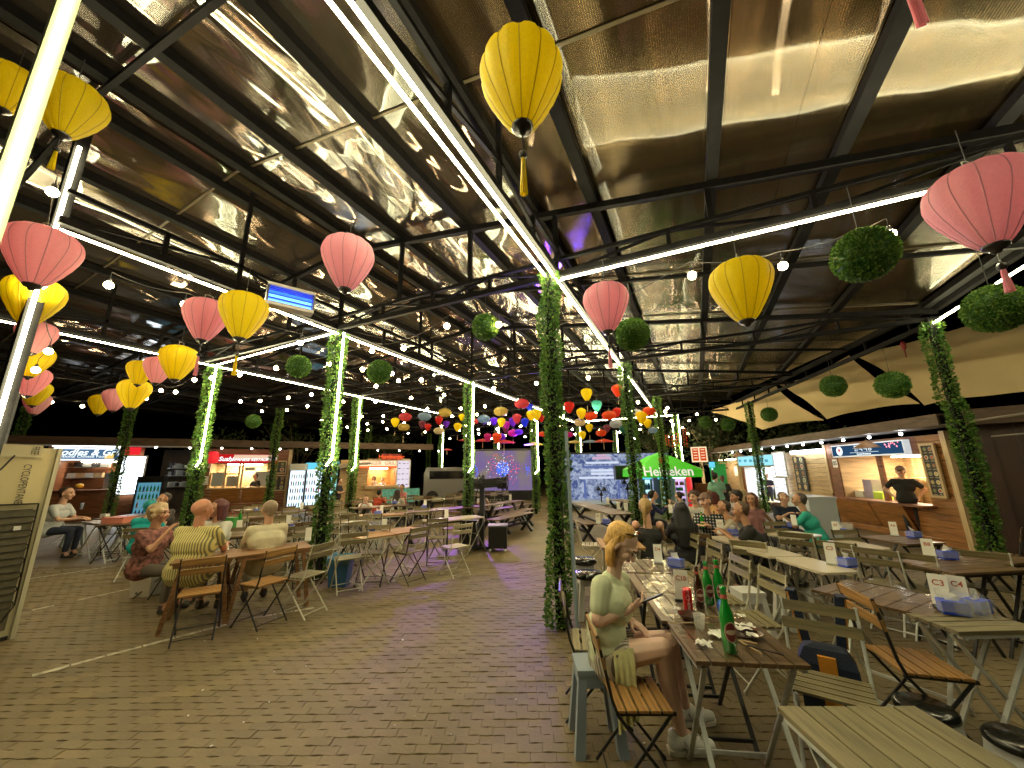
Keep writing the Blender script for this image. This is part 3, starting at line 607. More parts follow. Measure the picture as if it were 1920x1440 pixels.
def table(kind, a, b, W, label, z=.73, n=None, name='folding_table', world=False, fit=None):
    """near long edge from pixel a to pixel b at the tabletop, W metres deep away from it (left side of a->b)"""
    A = Vector(a) if world else at(*a, z); B = Vector(b) if world else at(*b, z); d = B-A; L = d.length if fit is None else fit; ang = math.atan2(d.y, d.x)
    t = thing(name, label, 'table', (A.x, A.y, 0), ang, 'tables in the food court')
    tm, fm = {'wood': (WOODB, WOODB), 'slatc': (WOODH, CRM), 'slatw': (WOODK, WHT), 'dark': (WOODK, BLK), 'cream': (CREAMTOP, mat('galvanised tube', (.38, .37, .33), .3, .8)), 'grey': (WOODG, WHT), 'pic': (WOODK, BLK)}[kind]
    if kind == 'cream':
        m = MB(); r = .07; pts = []
        for (cx, cy, a0) in ((L-r, r, -90), (L-r, W-r, 0), (r, W-r, 90), (r, r, 180)):
            for k in range(5): an = R(a0+k*22.5); pts.append((cx+r*math.cos(an), cy+r*math.sin(an)))
        q = len(pts); m.add([(x, y, z-.022) for x, y in pts]+[(x, y, z) for x, y in pts], [tuple(reversed(range(q))), tuple(range(q, 2*q))]+[(i, (i+1) % q, q+(i+1) % q, q+i) for i in range(q)]); m.obj('tabletop', tm, t)
        for e in (0, 1):
            for y in (.04, W-.04):
                X = lambda u: (u if e == 0 else L-u); MB().tube([(X(-.06), y, .01), (X(.04), y, .16), (X(.20), y, .45), (X(.22), y, .60), (X(.14), y, z-.03)], .012, 6).obj('leg', fm, t)
                MB().tube([(X(.42), y, .01), (X(.30), y, .2), (X(.06), y, .58), (X(.03), y, z-.03)], .012, 6).obj('leg', fm, t)
            x = .2 if e == 0 else L-.2; MB().tube([(x, .04, .4), (x, W-.04, .4)], .009, 5).obj('crossbar', fm, t)
        return t
    n = n or max(4, int(W/.1)); g = .008; sw = (W-g*(n-1))/n
    sm = MB().box((L/2, sw/2, 0), (L, sw, .02)).mesh('top_slat', tm)
    for i in range(n): link('top_slat', sm, t, (0, i*(sw+g), z-.012+rng.uniform(-.001, .001)))
    if kind == 'wood':
        for x in (.05, L-.05):
            for y in (.04, W-.04): MB().bar((x+(.06 if x < .1 else -.06), y, z-.03), (x-(.05 if x < .1 else -.05), y, 0), .04, .05).obj('leg', fm, t)
            MB().bar((x, .04, .30), (x, W-.04, .30), .03, .04).obj('stretcher', fm, t)
        for y in (.03, W-.03): MB().box((L/2, y, z-.045), (L-.06, .02, .045)).obj('apron', fm, t)
        MB().bar((.05, W/2, .30), (L-.05, W/2, .30), .035, .045).obj('stretcher', fm, t)
    elif kind == 'pic':
        for x in (.2, L-.2): m = MB(); m.bar((x, 0, 0), (x, W, z-.03), .06, .08, up=(1, 0, 0)); m.bar((x+.065, W, 0), (x+.065, 0, z-.03), .06, .08, up=(1, 0, 0)); m.obj('leg', fm, t)
        MB().bar((.2, W/2, z/2), (L-.2, W/2, z/2), .05, .05).obj('stretcher', fm, t)
    else:
        MB().box((L/2, .02, z-.034), (L-.04, .025, .022)).obj('rail', fm, t); MB().box((L/2, W-.02, z-.034), (L-.04, .025, .022)).obj('rail', fm, t)
        for y in (.05, W-.07):
            m = MB(); legx(m, .03, L-.03, y, z-.04, .026, .012) if L < .8 else (legx(m, .03, L*.48, y, z-.04, .024, .012), legx(m, L*.52, L-.03, y, z-.04, .024, .012)); m.obj('legs', fm, t)
        for x in (.05, L-.05): MB().bar((x, .06, .06), (x, W-.06, .06), .012, .02).obj('crossbar', fm, t)
    return t
def stool(px, py, label, m, z=.45, top=None, sc=1.):
    p = at(px, py, z*sc); t = thing('plastic_stool', label, 'stool', (p.x, p.y, 0), R(25), 'plastic stools')
    w0, w1 = .115, .165; b = MB()
    for (sx, sy) in ((-1, -1), (1, -1), (1, 1), (-1, 1)):      # four splayed corner legs
        b.add([(sx*w0*.55, sy*w0, z-.03), (sx*w0, sy*w0, z-.03), (sx*w0, sy*w0*.55, z-.03), (sx*w0*.45, sy*w0*.45, z-.03), (sx*w1*.62, sy*w1, 0), (sx*w1, sy*w1, 0), (sx*w1, sy*w1*.62, 0), (sx*w1*.6, sy*w1*.6, 0)],
              [(0, 1, 5, 4), (1, 2, 6, 5), (2, 3, 7, 6), (3, 0, 4, 7), (4, 5, 6, 7)])
    b.obj('leg', m, t)
    MB().box((0, 0, z-.065), (w0*2.05, w0*2.05, .07)).obj('apron', m, t)
    if top: MB().lathe([(.15, z-.03), (.17, z-.015), (.17, z+.015), (.15, z+.035), (.001, z+.04)], n=28).obj('seat', top, t, True)
    else: MB().box((0, 0, z-.015), (w0*2.15, w0*2.15, .03)).obj('seat', m, t)
    t.scale = (sc,)*3; return t
GLOSS = mat('glossy black vinyl', (.008, .009, .008), .22, coat=.3)
# ---- left half, nearest first
table('wood', (318, 1057), (440, 1044), .60, 'nearest brown slatted wooden table at left, leftmost of two joined', fit=.59)
table('wood', (441, 1043.5), (586, 1025), .55, 'second brown wooden table joined to the nearest one', fit=.86)
chair('hb', 378, 1108, -58, 'at the near side of the left wooden table')
chair('hb', 497, 1090, -92, 'standing askew at the second wooden table')
chair('gc', 574, 1077, -98, 'at the right end of the wooden tables')
chair('gb', 335, 1052, -35, 'behind the left wooden table under the striped shirt man'); chair('gb', 430, 1040, 145, 'tucked behind the wooden tables facing them'); chair('gc', 520, 1030, -60, 'under the man in the white shirt')
table('dark', (262, 1020), (515, 1000), .62, 'table where four older people sit, behind the near wooden tables')
table('slatc', (679, 1010), (742, 1001), .55, 'slatted table with cream X legs, near one of a pair by the blue bin', fit=.56)
table('slatc', (744, 1000.5), (808, 991), .55, 'slatted table with cream X legs, far one of a pair', fit=.6)
chair('gb', 768, 1033, -80, 'pulled out in front of the cream legged table'); chair('cc', 853, 1024, -70, 'pulled out beside the steel legged table, alone in the aisle')
table('cream', (809, 979), (911, 969), .52, 'cream topped table with curved steel legs beside the tall fan')
table('slatc', (652, 969), (757, 965), .5, 'cream slatted table behind the pair by the blue bin')
table('pic', (760, 962), (913, 949), .6, 'long table lit purple in front of the tall fan'); table('pic', (665, 954), (767, 947), .6, 'long pale table left of the purple lit one')
for i, (k, x, y, a) in enumerate((('gc', 655, 1045, -60), ('gc', 615, 1030, 120), ('gb', 700, 1035, 150), ('gc', 742, 990, 150), ('gc', 785, 985, 155), ('gb', 690, 1003, 150), ('gc', 668, 1010, 160), ('kb', 848, 990, -30), ('gb', 820, 1008, -35), ('gc', 640, 1000, 150))):
    chair(k, x, y, a, 'near the cream legged tables, '+('near the blue bin', 'behind the bright strip post', 'in front of the pair', 'behind the pair on the right', 'farthest right behind the pair', 'between the two tables', 'behind the left table', 'under the steel legged table', 'left of the steel legged one', 'behind the bright post')[i])
# far rows left: long tables with chairs on both sides
rows = [((600, 985), (700, 975), 'left of the cream slatted table'), ((590, 966), (660, 960), 'behind the bright strip post'), ((520, 962), (610, 955), 'in front of the drinks fridges'), ((420, 975), (510, 968), 'behind the red haired woman'), ((700, 940), (800, 934), 'before the burger kiosk'), ((610, 946), (690, 941), 'left before the burger kiosk'),
        ((800, 938), (880, 933), 'before the parked van'), ((560, 1000), (625, 992), 'under the bright strip post'), ((500, 985), (560, 978), 'right of the man in white'), ((860, 931), (960, 925), 'below the fireworks screen'), ((450, 958), (520, 952), 'before the red sushi stall')]
for a, b, wh in rows:
    table('pic' if a[1] < 950 else 'slatw', a, b, .55, 'plain long table '+wh)
    A, B = at(*a, .73), at(*b, .73); L = (B-A).length; nn = max(2, int(L/.62)); d = (B-A).normalized(); nrm = Vector((-d.y, d.x, 0)); ang = math.degrees(math.atan2(d.x, d.y))
    for i in range(nn):
        p = A.lerp(B, (i+.5)/nn)
        for s, k in ((-1, 'gb'), (1, 'gc' if i % 2 else 'kb')):
            q = p+nrm*(.28+s*.52)+d*rng.uniform(-.08, .08); q.z = 0
            CH[k](q, -R(ang-90*s*-1*-1+rng.uniform(-12, 12)), 'slatted chair, '+('near' if s < 0 else 'far')+' side, '+('leftmost', 'second', 'third', 'fourth', 'fifth', 'sixth', 'seventh')[min(i, 6)]+', table '+wh, 'chairs along the table '+wh)
# picnic benches at the right of the fan
for i, (a, b) in enumerate((((925, 957), (1000, 944)), ((935, 975), (1003, 960)), ((915, 948), (985, 938)), ((950, 967), (1003, 953)))):
    table('pic', a, b, .38, 'dark bench with X trestles right of the tall fan, '+('second', 'nearest', 'farthest', 'third')[i], z=.5 if i != 2 else .73, name='trestle_bench')
# left corner
table('slatw', (150, 978), (205, 985), .6, 'white legged table at the far left with papers'); table('dark', (178, 985), (272, 981), .6, 'dark table with a pink tray at left')
table('slatw', (225, 972), (300, 962), .6, 'white topped table behind the pink tray')
chair('gw', 128, 985, 35, 'under the man in white at far left'); stool(143, 990, 'white plastic stool on the open paving at far left', GREY, sc=.95); stool(242, 985, 'white plastic stool behind the pink tray table', GREY); chair('gb', 215, 1000, -60, 'in front of the pink tray table'); chair('gw', 262, 1030, -50, 'left of the brown wooden tables')
chair('kb', 290, 1010, 60, 'under the woman with curly hair')
# ---- right half
UD = az(-19); VD = az(71); D0 = Vector((-.11, 2.39, 0))
def drow(s0, s1, o=0., label='', kind='slatw', W=.55): # tables of the film-covered row
    A = D0+UD*s0+VD*(o); return table(kind, A+VD*W, A+VD*W+UD*(s1-s0), W, label, world=True, n=7)
drow(0, .52, 0, 'nearest table with white X legs holding the green bottle in front'); drow(.535, 1.10, -.03, 'second table of the film covered row with the cans and bottles', 'dark'); drow(1.115, 1.68, -.05, 'third table of the film covered row with the number C10', 'dark'); drow(1.72, 2.28, -.1, 'fourth table of the film covered row beyond the napkin box', 'dark')
drow(2.9, 3.6, -.15, 'cream table with the number D1 in the middle aisle', 'slatc')
def tri(kind, l, n, r, label, z=.73):
    A, B, C_ = at(*n, z), at(*l, z), at(*r, z); W = (B-A).length; A2, B2 = A, C_
    d = (C_-A); nrm = Vector((-d.y, d.x, 0)).normalized(); W = max(.3, (B-A).dot(nrm))
    return table(kind, A, C_, W, label, world=True)
tri('cream', (1331, 1005), (1379, 1021), (1439, 1019), 'cream table before the man in the black shirt')
tri('cream', (1376, 1022), (1441, 1044), (1510, 1042), 'cream table in the middle of the curved steel leg row')
tri('cream', (1442, 1045), (1542, 1074), (1616, 1072), 'nearest cream table with curved steel legs carrying sign C2')
tri('cream', (1440, 1000), (1500, 1010), (1545, 1003), 'cream table before the man in the turquoise shirt')
tri('cream', (1535, 1014), (1600, 1030), (1676, 1029), 'cream table with sign B7 before the white freezer')
tri('dark', (1640, 1004), (1700, 1020), (1773, 1017), 'dark table with sign A6 under the wooden counter')
tri('dark', (1705, 1048), (1790, 1075), (1930, 1068), 'dark slatted table with sign B8 at right')
tri('slatw', (1557, 1094), (1743, 1156), (1800, 1128), 'dark table covered with shiny blue lit film')
tri('grey', (1748, 1152), (1797, 1184), (1960, 1180), 'green slatted table with white X legs at right edge'); tri('dark', (1800, 1040), (1870, 1060), (1960, 1050), 'dark table at far right by the brown container')
Pq = at(1457, 1323, .73); Pr = at(1700, 1323, .73); dd = (Pr-Pq).normalized(); nn_ = Vector((-dd.y, dd.x, 0))
Q0 = Pq-nn_*.62
tt = table('grey', Q0+dd*.56, Q0+dd*.56+nn_*.62, .56, 'nearest slatted table cut by the bottom right corner', world=True, n=6)
chair('hb', 1188, 1300, 66, 'nearest, empty beside the blond woman', sc=.95)
chair('gb', 1112, 1200, 72, 'behind the nearest empty chair at the central garland post'); chair('cc', 1108, 1021, 75, 'with cream slats in the aisle left of the blond woman')
chair('gw', 1560, 1288, 190, 'holding the navy and orange backpack'); chair('hb', 1712, 1240, 80, 'empty beside the film covered blue lit table', sc=1.05)
for i, (x, y) in enumerate(((1272, 1056), (1310, 1078), (1352, 1122), (1408, 1160))): chair('gc', x, y, -112, 'along the right side of the film covered row, '+('farthest', 'second farthest', 'second nearest', 'nearest')[i])
for i, (k, x, y, a) in enumerate((('gc', 1232, 1030, 10), ('gc', 1268, 1040, -5), ('gc', 1505, 1050, 20), ('gb', 1480, 1030, 150), ('gw', 1670, 1095, 35), ('gw', 1730, 1105, 30), ('gb', 1625, 1055, 150), ('gw', 1850, 1100, 20), ('kb', 1880, 1040, -60), ('kb', 1330, 1050, 30), ('gc', 1420, 1072, 20), ('gb', 1590, 1075, 30))):
    chair(k, x, y, a, ('under the blond woman with black straps', 'under the woman with long black hair', 'behind sign C2', 'beside the man in turquoise', 'behind the blue lit film table', 'between sign B8 and sign C3', 'behind the B7 table', 'at the B8 table on the right', 'by the brown container', 'below the man in the black shirt', 'between the cream tables', 'at the end of the cream tables')[i])
stool(1112, 1240, 'blue grey plastic stool under the blond woman', mat('blue grey plastic', (.24, .29, .36), .4), sc=1.0)
stool(1094, 1052, 'white plastic stool with round black seat left of the blond woman, farther', WPL, top=GLOSS, sc=1.05); stool(1103, 1078, 'white plastic stool with round black seat left of the blond woman, nearer', WPL, top=GLOSS)
stool(1735, 1330, 'round glossy black stool seat near the bottom right', WPL, top=GLOSS, sc=.8); stool(1912, 1392, 'round glossy black stool seat cut by the right edge', WPL, top=GLOSS, sc=.75); stool(1482, 1090, 'white plastic stool with flat dark top under the cream tables', WPL, top=GLOSS); stool(1400, 1105, 'white plastic stool between the chairs and the cream tables', WPL)
# long wooden tables on black posts at the far right aisle
for i, (a, b) in enumerate((((1100, 941), (1190, 963)), ((1060, 962), (1120, 982)), ((1165, 935), (1240, 945)))):
    A, B = at(*a, .73 if i != 1 else .45), at(*b, .73 if i != 1 else .45); t = table('pic', B, A, .55 if i != 1 else .32, ('long brown table on black posts in the aisle behind the blond woman', 'long bench on dark trestles in the aisle', 'long brown table before the green parasol')[i], world=True, z=.73 if i != 1 else .45)

# ============================================================ TABLE THINGS
def sign(px, py, s, h=.2, z=.735, rz=None, lean=R(8), wh='on a table', col=REDINK, nm='table_sign'):
    p = at(px, py, z); face = (CAM-p); a = math.atan2(face.x, -face.y) if rz is None else rz
    t = thing(nm, 'upright card '+(('reading '+s+' ') if s else '')+wh, 'table sign', (p.x, p.y, z), a, 'table number cards'); w = h*.48
    MB().box((0, 0, h/2+.012), (w, .004, h)).obj('card', PAPER, t); MB().box((0, .0, .008), (w*1.1, .06, .016)).obj('base', BLKP if h > .19 else WHT, t)
    if s: text(s, h*.26 if len(s) < 3 else h*.22, col, t, 'lettering', frame((0, -.0035, h*.78), (1, 0, 0), (0, -1, 0)), .0006, bold=True)
    t.rotation_euler = (-lean, 0, a); return t
SG = [(1235, 1056, 'D4', .17, 'tilted beside the blue napkin box'), (1281, 1128, 'C10', .2, 'behind the red can'), (1561, 1058, 'C2', .19, 'on the nearest cream table'), (1570, 1003, 'B7', .17, 'in the clear stand before the white freezer'), (1678, 1004, 'A6', .17, 'under the wooden counter'), (1745, 1049, 'B8', .19, 'beside the blue tissue box at right'),
      (1352, 1001, 'C1', .19, 'before the man in the black shirt'), (1770, 1140, 'C3', .2, 'leaning left beside sign C4'), (1805, 1140, 'C4', .19, 'in the clear tray at right'), (1122, 982, 'D1', .17, 'on the cream table in the middle aisle'), (1490, 985, '', .16, 'leaning before the man in turquoise')]
for (x, y, s, h, wh) in SG: sign(x, y, s, h, wh=wh, rz=None, lean=R(14 if s in ('D4', 'C3', '') else 6))
for i, (x, y, wh) in enumerate(((388, 1034, 'on the left wooden table'), (577, 1014, 'at the right end of the wooden tables'), (720, 994, 'on the pair of cream legged tables'), (837, 972, 'on the steel legged table'), (715, 962, 'on the cream slatted table'), (797, 950, 'on the purple lit table'), (447, 996, 'before the man in white'), (1160, 955, 'on the long brown aisle table'), (1174, 958, 'farther right on the long brown aisle table'), (1140, 945, 'before the far garland post'), (957, 938, 'below the fireworks screen'), (565, 955, 'before the drinks fridges'), (1258, 962, 'between the seated women'), (540, 985, 'right of the man in white, low'))):
    sign(x, y, '', .17, wh=wh+', blank white')
def tissue(px, py, label, z=.735, sc=1., c=BLUE):
    p = at(px, py, z); t = thing('tissue_box', label, 'tissue box', (p.x, p.y, z), rng.uniform(-.5, .8), 'blue napkin boxes'); MB().box((0, 0, .04), (.13, .09, .08)).obj('carton', c, t); MB().box((0, 0, .022), (.15, .11, .004)).box((-.075, 0, .05), (.003, .11, .06)).box((.075, 0, .05), (.003, .11, .06)).box((0, -.055, .05), (.15, .003, .06)).obj('clear_tray', mat('clear acrylic', (.8, .82, .85), .08, alpha=.14), t)
    m = MB(); r = random.Random(int(px)); pts = [(r.uniform(-.05, .05), r.uniform(-.02, .02), r.uniform(.10, .15)) for _ in range(4)]
    m.add([(-.03, -.01, .08), (.03, -.01, .08), (.035, .012, .082), (-.03, .012, .082)]+pts, [(0, 1, 5, 4), (1, 2, 6, 5), (2, 3, 7, 6), (3, 0, 4, 7), (4, 5, 6, 7)]); m.obj('tissue', PAPER, t); t.scale = (sc,)*3; return t
for (x, y, wh) in ((1268, 1063, 'beside sign D4'), (1590, 1062, 'beside sign C2'), (1715, 1008, 'beside sign A6'), (1778, 1048, 'beside sign B8'), (1375, 1003, 'beside sign C1'), (1475, 988, 'before the man in turquoise'), (1137, 982, 'beside sign D1'), (1790, 1150, 'in the clear tray by C3'), (1835, 1148, 'in the clear tray by C4'), (695, 995, 'on the pair of cream legged tables'), (708, 965, 'on the cream slatted table'), (795, 953, 'on the purple lit table'), (545, 992, 'right of the man in white'), (480, 960, 'behind the man in white'), (740, 944, 'before the burger kiosk'), (1577, 1001, 'beside sign B7')):
    tissue(x, y, 'blue napkin box with white tissue '+wh)
GLS = mat('green bottle glass', (.01, .30, .03), .06, coat=1, alpha=.93); GLB = mat('brown bottle glass', (.05, .018, .006), .08, coat=1)
BOTM = MB().lathe([(.03, 0), (.036, .006), (.037, .16), (.034, .19), (.018, .24), (.0145, .30), (.0165, .305), (.0165, .32), (.001, .322)], n=20)
def bottle(px, py, label, m=GLS, sc=1., lab=True, z=.735):
    p = at(px, py, z); t = thing('beer_bottle', label, 'bottle', (p.x, p.y, z), 0, 'bottles on the near tables'); link('glass', BOTM.mesh('glass', m, True), t)
    if lab:
        for nm, q_, ra, rz_, m_ in (('label_rim', .0374, .95, .050, mat('cream label', (.55, .42, .30), .5)), ('paper_label', .0378, .84, .044, mat('maroon label', (.16, .02, .02), .5)), ('label_band', .0382, .80, .012, mat('cream label', (.55, .42, .30), .5))):
            b = MB(); a0_ = -1.15; K = 14; up_ = [(q_*math.cos(a0_+ra*(k/K*2-1)), q_*math.sin(a0_+ra*(k/K*2-1)), .105+rz_*math.sqrt(max(0, 1-(k/K*2-1)**2))) for k in range(K+1)]; dn_ = [(x_, y_, .21-z_) for x_, y_, z_ in up_]
            b.add(up_+dn_, [(k, k+1, K+2+k, K+1+k) for k in range(K)]); b.obj(nm, m_, t)
    MB().lathe([(.0178, .262), (.0165, .282)], n=14).obj('neck_label', mat('neck label', (.55, .12, .1), .4), t); t.scale = (sc,)*3; return t
bottle(1370, 1222, 'nearest full green beer bottle with maroon label standing on the near table', sc=1.0); bottle(1352, 1135, 'green beer bottle standing beside the cluster, tallest', sc=.95); bottle(1331, 1133, 'green beer bottle with round maroon label behind the cluster', sc=.9); bottle(1313, 1140, 'dark brown beer bottle with gold neck behind the red can', GLB, .85)
bottle(448, 985, 'green bottle between the red haired woman and the man in white', sc=.9, lab=False)
for i, (x, y) in enumerate(((1330, 985), (1342, 988), (1318, 990), (1352, 982))): bottle(x, y, 'green beer bottle before the man in the cap, '+('second from left', 'third from left', 'leftmost', 'rightmost')[i], sc=.8, lab=False)
def can(px, py, label):
    p = at(px, py, .735); t = thing('drink_can', label, 'can', (p.x, p.y, .735), 0.15); RED = mat('red can lacquer', (.62, .01, .015), .22, .2, coat=.6)
    MB().lathe([(.024, 0), (.03, .008), (.03, .15), (.025, .162), (.024, .16), (.001, .158)], n=24).obj('can_body', RED, t, True)
    w = text('Coca-Cola', .034, PAPER, t, 'lettering', None, .0004, shear=.3)
    for vv in w.data.vertices:      # wrap the lettering round the can, reading upward
        s_, h_ = vv.co.y, vv.co.x; a = -math.pi/2-s_/.031; q = .0306+vv.co.z; vv.co = (q*math.cos(a), q*math.sin(a), .08+h_)
    return t
can(1292, 1152, 'tall red cola can standing before the card C10')
def plate(px, py, r, label, m, z=.735, h=.02, nm='plate'):
    p = at(px, py, z); t = MB().lathe([(.001, .004), (r*.6, .004), (r*.95, h), (r, h), (r*.62, 0), (.001, 0)], n=28).obj(nm, m, None, True, (p.x, p.y, z)); return tag(t, label, nm)
DARKD = mat('dark sauce bowl', (.05, .018, .01), .25, coat=.5)
plate(1293, 1163, .07, 'dark bowl of leftovers behind the clear cup', DARKD, h=.04, nm='bowl'); plate(1395, 1190, .10, 'dark plate with food scraps and crumpled napkins beside the bottle', DARKD)
CLEAR = mat('clear plastic cup', (.85, .85, .8), .05, alpha=.3, coat=.5)
p = at(1313, 1180, .735); tag(MB().lathe([(.026, 0), (.034, .085), (.036, .085), (.033, .08), (.025, .004)], n=22).obj('plastic_cup', CLEAR, None, True, (p.x, p.y, .736)), 'clear plastic cup in front of the dark bowl', 'cup')
def crumple(px, py, s, label, seed, z=.742, m=PAPER):
    r = random.Random(seed); n = 7; b = MB(); p = at(px, py, z)
    for i in range(n):
        for j in range(n): b.v.append(((i/(n-1)-.5)*s+r.uniform(-.1, .1)*s, (j/(n-1)-.5)*s*.8+r.uniform(-.1, .1)*s, r.uniform(0, .28)*s*.8))
    for i in range(n-1):
        for j in range(n-1): a = i*n+j; b.f.append((a, a+n, a+n+1, a+1)); b.m.append(0)
    tag(b.obj('napkin', m, None, False, (p.x, p.y, z)), label, 'napkin')
for k, a in enumerate(((1348, 1192, .10, 'crumpled white napkin left of the nearest bottle'), (1320, 1208, .08, 'crumpled napkin at the left table edge'), (1395, 1178, .11, 'crumpled napkin right of the nearest bottle'), (1410, 1192, .06, 'small torn napkin at the plate edge'), (1270, 1142, .05, 'folded cream napkin before the card C10'), (1390, 1155, .05, 'white wrapper by the table edge'))): crumple(*a, seed=k+3)
for i, (a, b, z0, z1) in enumerate((((1255, 1167), (1330, 1168), .745, .76), ((1262, 1160), (1330, 1158), .745, .77), ((1385, 1200), (1428, 1226), .75, .745), ((1388, 1200), (1420, 1207), .75, .745), ((1330, 1155), (1380, 1160), .76, .76))):
    A, B = at(*a, z0), at(*b, z1); tag(MB().bar(A, B, .006).obj('chopstick', PINE), 'wooden chopstick '+('over the table joint at left', 'beside the clear cup', 'pointing at the near table corner', 'short, right of the bottle', 'across the dark bowl')[i], 'chopstick')
MB().bar(at(1400, 1210, .75), at(1470, 1228, .75), .014, .004).obj('knife', BLKP); tag(bpy.data.objects['knife'], 'black knife with pale tip at the right corner of the near table', 'knife')
p = at(1355, 1147, .735); b = MB(); tag(b.lathe([(.03, 0), (.032, .05), (.02, .07), (.001, .072)], n=9).obj('blue_wrapper', mat('blue foil', (.05, .16, .6), .25, .3), None, False, (p.x, p.y, .736)), 'crumpled blue and white wrapper behind the nearest bottle', 'wrapper')
# clear film stretched over tables
def film_mat(name, c, a):
    m = bpy.data.materials.new(name); m.use_nodes = True; nt = m.node_tree; nt.nodes.remove(nt.nodes['Principled BSDF']); gl = nt.nodes.new('ShaderNodeBsdfGlossy'); gl.inputs[0].default_value = (*c, 1); gl.inputs['Roughness'].default_value = .09
    tr = nt.nodes.new('ShaderNodeBsdfTransparent'); mx = nt.nodes.new('ShaderNodeMixShader'); mx.inputs[0].default_value = a; nt.links.new(tr.outputs[0], mx.inputs[1]); nt.links.new(gl.outputs[0], mx.inputs[2]); nt.links.new(mx.outputs[0], nt.nodes['Material Output'].inputs[0]); return m
FILM = film_mat('clear film', (.9, .88, .8), .26)
def film(O, u, vv, L, W, label, z=.737, seed=1, amp=.0035):
    nx, ny = int(L/.012)+2, int(W/.02)+2; b = MB()
    for i in range(nx):
        for j in range(ny):
            p = Vector(O)+u*(L*i/(nx-1))+vv*(W*j/(ny-1)); s_ = p.dot(u); w_ = p.dot(vv)
            h = noise.noise(Vector((s_*26+w_*10+seed, w_*4, seed)))*amp+noise.noise(Vector((s_*60, w_*14, seed+5)))*amp*.5; b.v.append((p.x, p.y, z+amp*1.4+h))
    for i in range(nx-1):
        for j in range(ny-1): a = i*ny+j; b.f.append((a, a+ny, a+ny+1, a+1)); b.m.append(0)
    tag(b.obj('plastic_film', FILM, None, True), label, 'plastic film')
film(D0+VD*.01, UD, VD, .50, .53, 'clear film stretched over the near table', seed=1, amp=.0022); film(D0+UD*.54, UD, VD, 1.13, .50, 'wrinkled clear film over the second and third tables', seed=4, amp=.006)
film(D0+UD*1.73-VD*.1, UD, VD, .54, .54, 'wrinkled clear film over the table beyond the napkin box', seed=8, amp=.006)
pa, pb, pc = at(1565, 1096, .74), at(1740, 1152, .74), at(1790, 1128, .74); film(pb, (pc-pb).normalized(), (pa-pb).normalized(), (pc-pb).length, (pa-pb).length, 'shiny film reflecting cold light on the table at right', seed=12, amp=.004)
# phone-like card tray, menus, pink tray etc.
p = at(222, 980, .735); t = thing('food_tray', 'pink plastic tray on the dark table at left', 'tray', (p.x, p.y, .735), .5); MB().box((0, 0, .05), (.42, .30, .10)).box((0, 0, .11), (.45, .33, .02)).obj('tub', mat('pink plastic', (.75, .26, .18), .5), t)
p = at(196, 970, .735); tag(MB().box((p.x, p.y, .775), (.14, .1, .08), .4).obj('napkin_pack', PAPER), 'white napkin pack behind the pink tray', 'napkin pack')
p = at(152, 955, .735); tag(MB().lathe([(.03, 0), (.04, .16), (.04, .18), (.001, .18)], n=12).obj('drink_cup', mat('pale blue cup', (.5, .6, .85), .4), None, True, (p.x, p.y, .735)), 'pale blue drink cup before the seated man at far left', 'cup')
p = at(432, 992, .735); t = thing('gift_bag', 'green paper bag with red handles on the table of the older people', 'bag', (p.x, p.y, .735), .3); MB().box((0, 0, .10), (.18, .1, .2)).obj('bag_body', mat('green bag', (.05, .30, .05), .4), t); MB().tube([(-.05, 0, .2), (-.04, 0, .3), (.04, 0, .3), (.05, 0, .2)], .005, 5).obj('handle', mat('red cord', (.5, .03, .03), .5), t)
# clear organiser boxes with cards
for (x, y, wh) in ((1583, 995, 'around sign B7'), (1808, 1150, 'holding C3 and C4'), (705, 990, 'on the pair of cream legged tables')):
    p = at(x, y, .735); t = thing('clear_box', 'clear acrylic box '+wh, 'acrylic box', (p.x, p.y, .74), -.3); ac = mat('clear acrylic', (.8, .82, .85), .08, alpha=.14); w, h = .17, .11
    for (c, d) in (((0, -w/2, h/2), (w*1.3, .003, h)), ((0, w/2, h/2), (w*1.3, .003, h)), ((-w*.65, 0, h/2), (.003, w, h)), ((w*.65, 0, h/2), (.003, w, h))): MB().box(c, d).obj('side', ac, t)

# ============================================================ LOOSE THINGS ON THE FLOOR
def bin_(px, py, label, body, bag, w=.32, h=.42):
    p = at(px, py, 0); t = thing('waste_bin', label, 'bin', (p.x, p.y, 0), .5); MB().add([(-w*.4, -w*.32, 0), (w*.4, -w*.32, 0), (w*.4, w*.32, 0), (-w*.4, w*.32, 0), (-w*.5, -w*.4, h), (w*.5, -w*.4, h), (w*.5, w*.4, h), (-w*.5, w*.4, h)], [(0, 3, 2, 1), (0, 1, 5, 4), (1, 2, 6, 5), (2, 3, 7, 6), (3, 0, 4, 7)]).obj('tub', body, t)
    b = MB(); r = random.Random(3); n = 24; pr = [(.535, -.22), (.56, -.1), (.57, -.02), (.53, .03), (.46, .0), (.40, -.12)]; vs = []
    for (q, z) in pr:
        for k in range(n): a = 2*math.pi*k/n; sq = 1/max(abs(math.cos(a)), abs(math.sin(a)))**.8; vs.append((w*q*math.cos(a)*sq*1.0, w*q*.82*math.sin(a)*sq, h+z*h+r.uniform(-.03, .03)))
    b.add(vs, [(i*n+k, i*n+(k+1) % n, (i+1)*n+(k+1) % n, (i+1)*n+k) for i in range(len(pr)-1) for k in range(n)]); b.obj('bag_liner', bag, t, True); return t
BAG = mat('blue bin liner', (.10, .26, .38), .25, alpha=.85, bump=.8, bscale=14)
bin_(272, 1116, 'white bin with pale blue bag left of the wooden tables', WPL, BAG); bin_(636, 1098, 'blue bucket with blue bag under the cream legged table', mat('blue bucket', (.03, .12, .26), .4), BAG)
bin_(706, 1030, 'pale bin under the tables lit purple', WPL, BAG, .26, .34)
